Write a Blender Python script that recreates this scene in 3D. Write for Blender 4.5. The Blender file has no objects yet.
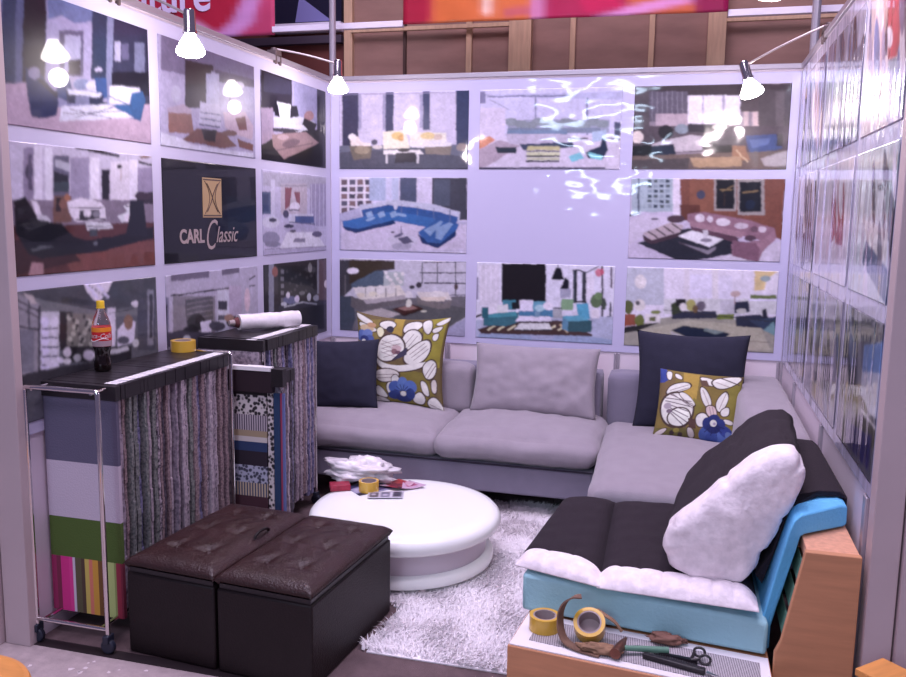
import bpy, bmesh, math, random
import numpy as np
from mathutils import Vector, Matrix, noise as mnoise
random.seed(7)
rng = np.random.default_rng(7)
SC = bpy.context.scene
COL = SC.collection
PI = math.pi
R_ = math.radians

# ------------------------------------------------------------------ camera
F_PX = 855.3774
CAM = Vector((2.3349, -5.3922, 1.6434))
yaw, pit, rol = R_(15.2387), R_(-8.2177), R_(0.8905)
fw = Vector((-math.sin(yaw)*math.cos(pit), math.cos(yaw)*math.cos(pit), math.sin(pit)))
rt = Vector((math.cos(yaw), math.sin(yaw), 0)); up = rt.cross(fw)
r2 = math.cos(rol)*rt + math.sin(rol)*up
u2 = -math.sin(rol)*rt + math.cos(rol)*up
cam = bpy.data.cameras.new('camera'); cam_o = bpy.data.objects.new('camera', cam)
cam.sensor_fit = 'HORIZONTAL'; cam.sensor_width = 36.0; cam.lens = F_PX*36.0/906.0
cam.clip_start = .05; cam.clip_end = 100
m = Matrix.Identity(4)
for i in range(3):
    m[i][0] = r2[i]; m[i][1] = u2[i]; m[i][2] = -fw[i]; m[i][3] = CAM[i]
cam_o.matrix_world = m
COL.objects.link(cam_o); SC.camera = cam_o

# ------------------------------------------------------------------ exposure, world, hall lights
SC.view_settings.view_transform = 'Standard'; SC.view_settings.look = 'None'
SC.view_settings.gamma = 1.0; SC.view_settings.use_curve_mapping = False
SC.view_settings.exposure = -0.13
W = bpy.data.worlds.new('hall_air'); SC.world = W; W.use_nodes = True
bg = W.node_tree.nodes['Background']
bg.inputs[0].default_value = (.56, .47, .86, 1); bg.inputs[1].default_value = .25

def area(name, loc, target, sx, sy, power, col):
    l = bpy.data.lights.new(name, 'AREA'); l.shape = 'RECTANGLE'; l.size = sx; l.size_y = sy
    l.energy = power; l.color = col
    o = bpy.data.objects.new(name, l); COL.objects.link(o); o.location = loc
    o.rotation_euler = (Vector(target)-Vector(loc)).to_track_quat('-Z', 'Y').to_euler()
    return o
# high fluorescent row of the exhibition hall, bright window band far behind, added fill
area('hall_ceiling_light', (1.3, -2.6, 6.4), (1.4, -1.9, 0), 4.0, 2.4, 400, (.86, .74, 1.0))
area('hall_window_light', (.55, -11.2, 4.1), (1.6, 0, 2.0), 2.8, .40, 95, (.62, .78, 1.0))
area('hall_window_light', (.85, -9.2, 2.55), (1.7, 0, 1.7), 1.5, .22, 34, (.62, .80, 1.0))
area('added_front_fill', (1.6, -8.5, 6.4), (1.6, -1.5, .6), 4.0, 2.0, 150, (.86, .74, 1.0))  # added fill light, brightens the surfaces that face the camera
LAMP_W = 6.0

# ------------------------------------------------------------------ helpers
def lin1(c):
    c = c/255.0
    return c/12.92 if c <= .04045 else ((c+.055)/1.055)**2.4
def C3(r, g, b): return (lin1(r), lin1(g), lin1(b), 1)
def hexlin(h): return np.array([lin1(int(h[i:i+2], 16)) for i in (0, 2, 4)])

_M = {}
def mat(name, col, rough=.6, metal=0, bump=0, bscale=60, var=0, vscale=8, spec=.5, coat=0, emit=None, estr=0, trans=0, sheen=0, stretch=None, ior=1.45):
    if name in _M: return _M[name]
    M = bpy.data.materials.new(name); M.use_nodes = True; nt = M.node_tree; N = nt.nodes; L = nt.links
    b = N['Principled BSDF']
    b.inputs['Base Color'].default_value = col; b.inputs['Roughness'].default_value = rough
    b.inputs['Metallic'].default_value = metal; b.inputs['Specular IOR Level'].default_value = spec
    b.inputs['Coat Weight'].default_value = coat; b.inputs['Coat Roughness'].default_value = .08
    b.inputs['Transmission Weight'].default_value = trans; b.inputs['IOR'].default_value = ior
    if sheen:
        b.inputs['Sheen Weight'].default_value = sheen
    if emit:
        b.inputs['Emission Color'].default_value = emit; b.inputs['Emission Strength'].default_value = estr
    tc = N.new('ShaderNodeTexCoord'); mp = N.new('ShaderNodeMapping'); L.new(tc.outputs['Object'], mp.inputs[0])
    if stretch: mp.inputs['Scale'].default_value = stretch
    if var:
        n = N.new('ShaderNodeTexNoise'); n.inputs['Scale'].default_value = vscale; n.inputs['Detail'].default_value = 5
        L.new(mp.outputs[0], n.inputs[0])
        cr = N.new('ShaderNodeValToRGB'); L.new(n.outputs[0], cr.inputs[0])
        cr.color_ramp.elements[0].position = .3; cr.color_ramp.elements[1].position = .7
        cr.color_ramp.elements[0].color = tuple(max(0, c*(1-var)) for c in col[:3])+(1,)
        cr.color_ramp.elements[1].color = tuple(min(1, c*(1+var)) for c in col[:3])+(1,)
        L.new(cr.outputs[0], b.inputs['Base Color'])
    if bump:
        n2 = N.new('ShaderNodeTexNoise'); n2.inputs['Scale'].default_value = bscale; n2.inputs['Detail'].default_value = 4
        L.new(mp.outputs[0], n2.inputs[0])
        bp = N.new('ShaderNodeBump'); bp.inputs['Strength'].default_value = bump; bp.inputs['Distance'].default_value = .01
        L.new(n2.outputs[0], bp.inputs['Height']); L.new(bp.outputs[0], b.inputs['Normal'])
    _M[name] = M
    return M

def film_mat(name, use_col, kind, rough=.32, coat=.8, wave=.5, base=(.6, .6, .6, 1)):
    """printed, laminated film: print colour from the mesh, a rippled clear film on top"""
    M = bpy.data.materials.new(name); M.use_nodes = True; nt = M.node_tree; N = nt.nodes; L = nt.links
    b = N['Principled BSDF']; b.inputs['Roughness'].default_value = rough
    if use_col:
        a = N.new('ShaderNodeVertexColor'); a.layer_name = 'Col'; L.new(a.outputs[0], b.inputs['Base Color'])
    else: b.inputs['Base Color'].default_value = base
    b.inputs['Coat Weight'].default_value = coat; b.inputs['Coat IOR'].default_value = 1.6; b.inputs['Coat Roughness'].default_value = .07 if kind == 'back' else .03; b.inputs['Specular IOR Level'].default_value = .15
    g = N.new('ShaderNodeNewGeometry'); mp = N.new('ShaderNodeMapping'); L.new(g.outputs['Position'], mp.inputs[0])
    n = N.new('ShaderNodeTexNoise'); n.inputs['Scale'].default_value = 1.0; n.inputs['Detail'].default_value = .8*2 if kind == 'back' else 2.5
    mp.inputs['Scale'].default_value = {'back': (2.6, 2.6, 3.4), 'right': (4, 7.5, .3), 'left': (2, 2, 2)}[kind]
    L.new(mp.outputs[0], n.inputs[0])
    bp = N.new('ShaderNodeBump'); bp.inputs['Strength'].default_value = wave; bp.inputs['Distance'].default_value = .02
    if kind == 'back': bp.inputs['Distance'].default_value = .035
    if kind == 'back':   # the film is loose and rippled only around the middle of the wall
        sp = N.new('ShaderNodeSeparateXYZ'); L.new(g.outputs['Position'], sp.inputs[0])
        d = N.new('ShaderNodeMath'); d.operation = 'SUBTRACT'; d.inputs[1].default_value = 1.75; L.new(sp.outputs[0], d.inputs[0])
        ab = N.new('ShaderNodeMath'); ab.operation = 'ABSOLUTE'; L.new(d.outputs[0], ab.inputs[0])
        mr = N.new('ShaderNodeMapRange'); mr.inputs[1].default_value = .35; mr.inputs[2].default_value = .95; mr.inputs[3].default_value = 1.0; mr.inputs[4].default_value = .12
        L.new(ab.outputs[0], mr.inputs[0])
        mu = N.new('ShaderNodeMath'); mu.operation = 'MULTIPLY'; L.new(mr.outputs[0], mu.inputs[0]); L.new(n.outputs[0], mu.inputs[1])
        L.new(mu.outputs[0], bp.inputs['Height'])
    else: L.new(n.outputs[0], bp.inputs['Height'])
    L.new(bp.outputs[0], b.inputs['Coat Normal'])
    if kind == 'right': L.new(bp.outputs[0], b.inputs['Normal'])
    return M

class MB:
    """collects shapes, links them as one mesh object"""
    def __init__(s): s.v = []; s.f = []
    def add(s, vs, fs):
        o = len(s.v); s.v += [tuple(p) for p in vs]; s.f += [tuple(i+o for i in f) for f in fs]; return s
    def box(s, x0, x1, y0, y1, z0, z1):
        return s.add([(x0,y0,z0),(x1,y0,z0),(x1,y1,z0),(x0,y1,z0),(x0,y0,z1),(x1,y0,z1),(x1,y1,z1),(x0,y1,z1)],
                     [(0,3,2,1),(4,5,6,7),(0,1,5,4),(1,2,6,5),(2,3,7,6),(3,0,4,7)])
    def prism(s, pts, z0, z1):
        n = len(pts)
        z1s = z1 if isinstance(z1, (list, tuple)) else [z1]*n
        return s.add([(x,y,z0) for x,y in pts]+[(p[0],p[1],z) for p, z in zip(pts, z1s)],
                     [tuple(range(n-1,-1,-1)), tuple(range(n,2*n))]+[(i,(i+1)%n,(i+1)%n+n,i+n) for i in range(n)])
    def extr(s, prof, a, b):
        """profile of 3-vectors a-list swept to b-list"""
        n = len(a)
        return s.add(list(a)+list(b), [tuple(range(n-1,-1,-1)), tuple(range(n,2*n))]+[(i,(i+1)%n,(i+1)%n+n,i+n) for i in range(n)])
    def tube(s, path, r, n=10, cap=True):
        P = [Vector(p) for p in path]; rs = [float(q) for q in r] if isinstance(r, (list, tuple)) else [float(r)]*len(P)
        rings = []; ref = None
        for i, p in enumerate(P):
            t = (P[min(i+1,len(P)-1)]-P[max(i-1,0)])
            if t.length < 1e-9: t = Vector((0,0,1))
            t.normalize()
            if ref is None: ref = t.orthogonal().normalized()
            ref = (ref - t*ref.dot(t))
            if ref.length < 1e-6: ref = t.orthogonal()
            ref.normalize(); q = t.cross(ref)
            rings.append([p+rs[i]*(math.cos(2*PI*k/n)*ref+math.sin(2*PI*k/n)*q) for k in range(n)])
        vs = [v for r_ in rings for v in r_]
        fs = [(i*n+k, i*n+(k+1)%n, (i+1)*n+(k+1)%n, (i+1)*n+k) for i in range(len(P)-1) for k in range(n)]
        if cap: fs += [tuple(range(n-1,-1,-1)), tuple((len(P)-1)*n+k for k in range(n))]
        return s.add(vs, fs)
    def lathe(s, prof, n=32, c=(0,0,0), M=None):
        vs = []; fs = []
        for r, z in prof:
            for k in range(n):
                a = 2*PI*k/n; v = Vector((r*math.cos(a), r*math.sin(a), z))
                if M is not None: v = M @ v
                vs.append(v+Vector(c))
        m_ = len(prof)
        for i in range(m_-1):
            for k in range(n):
                fs.append((i*n+k, i*n+(k+1)%n, (i+1)*n+(k+1)%n, (i+1)*n+k))
        if prof[0][0] > 1e-5: fs.append(tuple(range(n-1,-1,-1)))
        if prof[-1][0] > 1e-5: fs.append(tuple((m_-1)*n+k for k in range(n)))
        return s.add(vs, fs)
    def build(s, name, material, parent=None, smooth=False, bevel=0, M=None, seg=2):
        me = bpy.data.meshes.new(name); me.from_pydata(s.v, [], s.f); me.update()
        bm = bmesh.new(); bm.from_mesh(me)
        bmesh.ops.remove_doubles(bm, verts=bm.verts, dist=1e-6)
        bmesh.ops.recalc_face_normals(bm, faces=bm.faces)
        bm.to_mesh(me); bm.free()
        if material: me.materials.append(material)
        o = bpy.data.objects.new(name, me); COL.objects.link(o)
        if parent: o.parent = parent
        if M is not None: o.matrix_local = M
        if bevel:
            bv = o.modifiers.new('bevel', 'BEVEL'); bv.width = bevel; bv.segments = seg; bv.limit_method = 'ANGLE'
            smooth = True
        if smooth:
            me.polygons.foreach_set('use_smooth', [True]*len(me.polygons))
            try:
                me.set_sharp_from_angle(angle=R_(40))
            except Exception: pass
        return o

def grid_obj(name, P, nu, nv, material, parent=None, cols=None, closed=False, smooth=True):
    """P: (nv*nu,3) array; cols optional (nv*nu,3) linear colours"""
    me = bpy.data.meshes.new(name)
    i = np.arange(nu-1); j = np.arange(nv-1); J, I = np.meshgrid(j, i, indexing='ij')
    a = (J*nu+I).ravel(); f = np.stack([a, a+1, a+nu+1, a+nu], 1)
    me.from_pydata(P.tolist(), [], f.tolist()); me.update()
    if cols is not None: set_cols(me, cols)
    if material: me.materials.append(material)
    if smooth: me.polygons.foreach_set('use_smooth', [True]*len(me.polygons))
    o = bpy.data.objects.new(name, me); COL.objects.link(o)
    if parent: o.parent = parent
    return o
def set_cols(me, cols):
    at = me.color_attributes.new('Col', 'FLOAT_COLOR', 'POINT')
    c4 = np.ones((len(me.vertices), 4), dtype=np.float32); c4[:, :3] = cols
    at.data.foreach_set('color', c4.ravel())

def tag(o, label, cat, group=None):
    o['label'] = label; o['category'] = cat
    if group: o['group'] = group
    return o
def struct(o): o['kind'] = 'structure'; return o
def thing(name, label, cat, loc=(0,0,0), rz=0, group=None):
    o = bpy.data.objects.new(name, None); COL.objects.link(o); o.location = loc; o.rotation_euler = (0,0,rz)
    o.empty_display_size = .05
    return tag(o, label, cat, group)
def dup(root, loc=None, rz=None, label=None, group=None, mats=None):
    r = root.copy(); COL.objects.link(r)
    if loc is not None: r.location = loc
    if rz is not None: r.rotation_euler = (0,0,rz)
    if label: r['label'] = label
    if group: r['group'] = group
    for ch in [c for c in root.children]:
        c = ch.copy(); COL.objects.link(c); c.parent = r
        if mats and ch.name.split('.')[0] in mats:
            c.data = mats[ch.name.split('.')[0]]
        for g in [g for g in ch.children]:
            d = g.copy(); COL.objects.link(d); d.parent = c
    return r

def soft(name, sx, sy, sz, r, material, parent=None, n=14, bulge=.0, sag=0, wr=.0, wf=5, seed=0, M=None, warp=None, flatbottom=True):
    """soft upholstered block centred in x,y, standing on z=0"""
    bm = bmesh.new(); bmesh.ops.create_cube(bm, size=2)
    bmesh.ops.subdivide_edges(bm, edges=bm.edges, cuts=n, use_grid_fill=True)
    for v in bm.verts:
        u, w, t = v.co
        p = Vector((u*sx/2, w*sy/2, t*sz/2))
        q = Vector((max(-sx/2+r, min(sx/2-r, p.x)), max(-sy/2+r, min(sy/2-r, p.y)), max(-sz/2+min(r, sz/2*.98), min(sz/2-min(r, sz/2*.98), p.z))))
        d = p-q
        if d.length > 1e-9: p = q+d.normalized()*min(r, d.length if d.length < r else r)
        k = (1-u*u)*(1-w*w)
        p.z += (bulge*k if t > 0 else 0) * abs(t)
        p.z -= sag*k*abs(t) if t > 0 else 0
        if wr:
            nz = mnoise.noise(Vector((p.x*wf+seed*7.3, p.y*wf, p.z*wf)))+.5*mnoise.noise(Vector((p.x*wf*2.3, p.y*wf*2.3+seed*3.1, p.z*wf*2.3)))
            nrm = d.normalized() if d.length > 1e-9 else Vector((0,0,1))
            p += nrm*wr*nz
        p.z += sz/2
        if warp: p = warp(p, u, w, t)
        v.co = p
    me = bpy.data.meshes.new(name); bm.to_mesh(me); bm.free()
    me.materials.append(material)
    me.polygons.foreach_set('use_smooth', [True]*len(me.polygons))
    o = bpy.data.objects.new(name, me); COL.objects.link(o)
    if parent: o.parent = parent
    if M is not None: o.matrix_local = M
    return o

def pillow(name, w, h, t, material, parent=None, n=40, pinch=.07, wr=.006, seed=0, M=None, cols=None, back=None, expo=.42):
    """throw pillow, centre at origin, front face +z"""
    u = np.linspace(-1, 1, n+1); V, U = np.meshgrid(u, u, indexing='ij')
    X = w/2*U*(1-pinch*(1-V**2)); Y = h/2*V*(1-pinch*(1-U**2))
    T = t/2*np.maximum((1-U**2)*(1-V**2), 0)**expo
    Nz = np.array([[mnoise.noise(Vector((x*9+seed, y*9, 0)))+.6*mnoise.noise(Vector((x*20+seed, y*20, 3))) for x, y in zip(a, b)] for a, b in zip(X, Y)])
    edge = np.clip((1-np.abs(U))*(1-np.abs(V))*8, 0, 1)
    Zf = T+wr*Nz*edge; Zb = -T+wr*Nz*edge*.5
    P = np.concatenate([np.stack([X, Y, Zf], -1).reshape(-1, 3), np.stack([X, Y, Zb], -1).reshape(-1, 3)])
    m_ = n+1; fs = []
    for j in range(n):
        for i in range(n):
            a = j*m_+i; fs.append((a, a+1, a+m_+1, a+m_)); b = a+m_*m_; fs.append((b, b+m_, b+m_+1, b+1))
    me = bpy.data.meshes.new(name); me.from_pydata(P.tolist(), [], fs)
    if cols is not None:
        c = np.concatenate([cols(U, V).reshape(-1, 3), np.tile(np.array(back), (m_*m_, 1))]); set_cols(me, c)
    bm = bmesh.new(); bm.from_mesh(me); bmesh.ops.remove_doubles(bm, verts=bm.verts, dist=1e-5); bm.to_mesh(me); bm.free()
    me.materials.append(material); me.polygons.foreach_set('use_smooth', [True]*len(me.polygons))
    o = bpy.data.objects.new(name, me); COL.objects.link(o)
    if parent: o.parent = parent
    if M is not None: o.matrix_local = M
    return o

def plain(c): return np.array([lin1(v) for v in c]) if not isinstance(c, str) else hexlin(c)
def dec(s):
    if not isinstance(s, str):
        return [(plain(q[:3]), np.array(q[3:], float).reshape(-1, 2)/1000) for q in s]
    out = []
    for part in s.split(';'):
        c, uv = part.split(':'); a = np.array([int(x) for x in uv.split(',')], float).reshape(-1, 2)/1000; out.append((hexlin(c), a))
    return out
def paint(base, ops, nu, nv, ss=2, blur=1, grain=.05, seed=1, warp=0):
    """rasterise a list of coloured polygons (0..1, v down) to nv x nu linear colours"""
    Wd, H = nu*ss, nv*ss
    img = np.tile(plain(base), (H, Wd, 1))
    for c, poly in dec(ops):
        x = poly[:, 0]*Wd; y = poly[:, 1]*H
        x0, x1 = max(0, int(x.min())-1), min(Wd, int(x.max())+2); y0, y1 = max(0, int(y.min())-1), min(H, int(y.max())+2)
        if x1 <= x0 or y1 <= y0: continue
        gy, gx = np.mgrid[y0:y1, x0:x1]; gx = gx+.5; gy = gy+.5
        ins = np.zeros(gx.shape, bool); n = len(x); j = n-1
        for i in range(n):
            cond = (y[i] > gy) != (y[j] > gy)
            with np.errstate(divide='ignore', invalid='ignore'):
                xi = (x[j]-x[i])*(gy-y[i])/(y[j]-y[i]+1e-12)+x[i]
            ins ^= cond & (gx < xi); j = i
        img[y0:y1, x0:x1][ins] = c
    r = np.random.default_rng(seed)
    def smooth_noise(h, w, k):
        g = r.normal(0, 1, (h//k+3, w//k+3)); y = np.arange(h)/k; x = np.arange(w)/k
        yi = y.astype(int); xi = x.astype(int); fy = (y-yi)[:, None]; fx = (x-xi)[None, :]
        a = g[np.ix_(yi, xi)]; b_ = g[np.ix_(yi, xi+1)]; c_ = g[np.ix_(yi+1, xi)]; d_ = g[np.ix_(yi+1, xi+1)]
        return (a*(1-fx)+b_*fx)*(1-fy)+(c_*(1-fx)+d_*fx)*fy
    if warp:
        gy, gx = np.mgrid[0:H, 0:Wd]
        dx = sum(a_*smooth_noise(H, Wd, k) for k, a_ in ((5, .7), (14, 1.0)))*warp*ss; dy = sum(a_*smooth_noise(H, Wd, k) for k, a_ in ((5, .7), (14, 1.0)))*warp*ss
        img = img[np.clip((gy+dy).round().astype(int), 0, H-1), np.clip((gx+dx).round().astype(int), 0, Wd-1)]
    img = img.reshape(nv, ss, nu, ss, 3).mean((1, 3))
    for _ in range(blur):
        p = np.pad(img, ((1, 1), (1, 1), (0, 0)), 'edge')
        img = (p[1:-1, 1:-1]*4+p[:-2, 1:-1]+p[2:, 1:-1]+p[1:-1, :-2]+p[1:-1, 2:])/8
    if grain:
        for k in (2, 4, 9):
            img = img*np.exp(grain*np.clip(smooth_noise(nv, nu, k), -2.2, 2.2))[..., None]
    return np.clip(img, 0.004, .95)

def text_mesh(body, size, shear=0, extrude=.0008, offset=0, spacing=1):
    cu = bpy.data.curves.new('t', 'FONT'); cu.body = body; cu.size = size; cu.shear = shear; cu.extrude = extrude; cu.offset = offset
    cu.align_x = 'CENTER'; cu.align_y = 'CENTER'; cu.space_character = spacing; cu.resolution_u = 4
    o = bpy.data.objects.new('t', cu); COL.objects.link(o)
    dg = bpy.context.evaluated_depsgraph_get(); dg.update()
    me = bpy.data.meshes.new_from_object(o.evaluated_get(dg))
    bpy.data.objects.remove(o); return me
def link_mesh(name, me, material, parent=None, M=None):
    me.materials.clear(); me.materials.append(material)
    o = bpy.data.objects.new(name, me); COL.objects.link(o)
    if parent: o.parent = parent
    if M is not None: o.matrix_local = M
    return o
def basis(x, y, z, loc):
    m_ = Matrix.Identity(4)
    for i in range(3): m_[i][0] = x[i]; m_[i][1] = y[i]; m_[i][2] = z[i]; m_[i][3] = loc[i]
    return m_

# ------------------------------------------------------------------ materials
M_wall = mat('wall_panel_white', C3(225, 212, 222), .5)
M_alu = mat('aluminium_profile', C3(176, 168, 178), .42, .55)
M_post = mat('painted_post', C3(192, 174, 176), .55, var=.06, vscale=3)
M_sofa = mat('grey_upholstery', C3(152, 143, 152), .9, bump=.25, bscale=220, var=.05, vscale=14, sheen=.25)
M_sofa_d = mat('grey_upholstery_frame', C3(130, 124, 142), .9, bump=.2, bscale=220, var=.04, vscale=14, sheen=.2)
M_pipe = mat('dark_piping', C3(50, 42, 58), .8)
M_navy = mat('navy_fabric', C3(38, 38, 56), .95, bump=.2, bscale=180, var=.08, vscale=20)
M_floral = bpy.data.materials.new('floral_print'); M_floral.use_nodes = True
_a = M_floral.node_tree.nodes.new('ShaderNodeVertexColor'); _a.layer_name = 'Col'
M_floral.node_tree.links.new(_a.outputs[0], M_floral.node_tree.nodes['Principled BSDF'].inputs['Base Color'])
M_floral.node_tree.nodes['Principled BSDF'].inputs['Roughness'].default_value = .9
M_plum = mat('plum_grey_fabric', C3(37, 28, 36), .95, bump=.35, bscale=160, var=.1, vscale=30)
M_lining = mat('white_feather_lining', C3(238, 228, 232), .8, bump=.8, bscale=22, var=.11, vscale=34)
M_foam = mat('teal_foam', C3(160, 206, 214), .85, bump=.3, bscale=90, var=.05, vscale=6)
M_foam2 = mat('blue_foam', C3(104, 186, 232), .85, bump=.25, bscale=90, var=.05, vscale=6)
M_ply = mat('pale_plywood', C3(196, 138, 100), .6, var=.1, vscale=5, stretch=(1, 1, 9))
M_plyE = mat('plywood_edge', C3(214, 158, 126), .6, var=.12, vscale=6, stretch=(9, 9, 1))
M_chrome = mat('chrome', C3(220, 215, 215), .12, 1)
M_black = mat('black_plastic', C3(34, 29, 33), .38, var=.1, vscale=30)
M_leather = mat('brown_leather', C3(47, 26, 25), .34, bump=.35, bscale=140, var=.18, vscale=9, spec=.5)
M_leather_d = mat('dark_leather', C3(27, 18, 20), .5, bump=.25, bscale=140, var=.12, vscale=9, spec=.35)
M_table = mat('white_lacquer', C3(246, 250, 246), .22, spec=.5)
M_tape = mat('yellow_tape', C3(214, 170, 60), .3, coat=.4)
M_card = mat('grey_card', C3(165, 150, 150), .7)
M_wood_o = mat('orange_wood', C3(214, 146, 78), .45, var=.15, vscale=6, stretch=(1, 6, 1))
M_rub = mat('castor_rubber', C3(38, 42, 58), .5)
M_castor = mat('castor_hub_blue', C3(70, 110, 150), .4)
M_white = mat('white_label', C3(236, 232, 234), .5)
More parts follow.
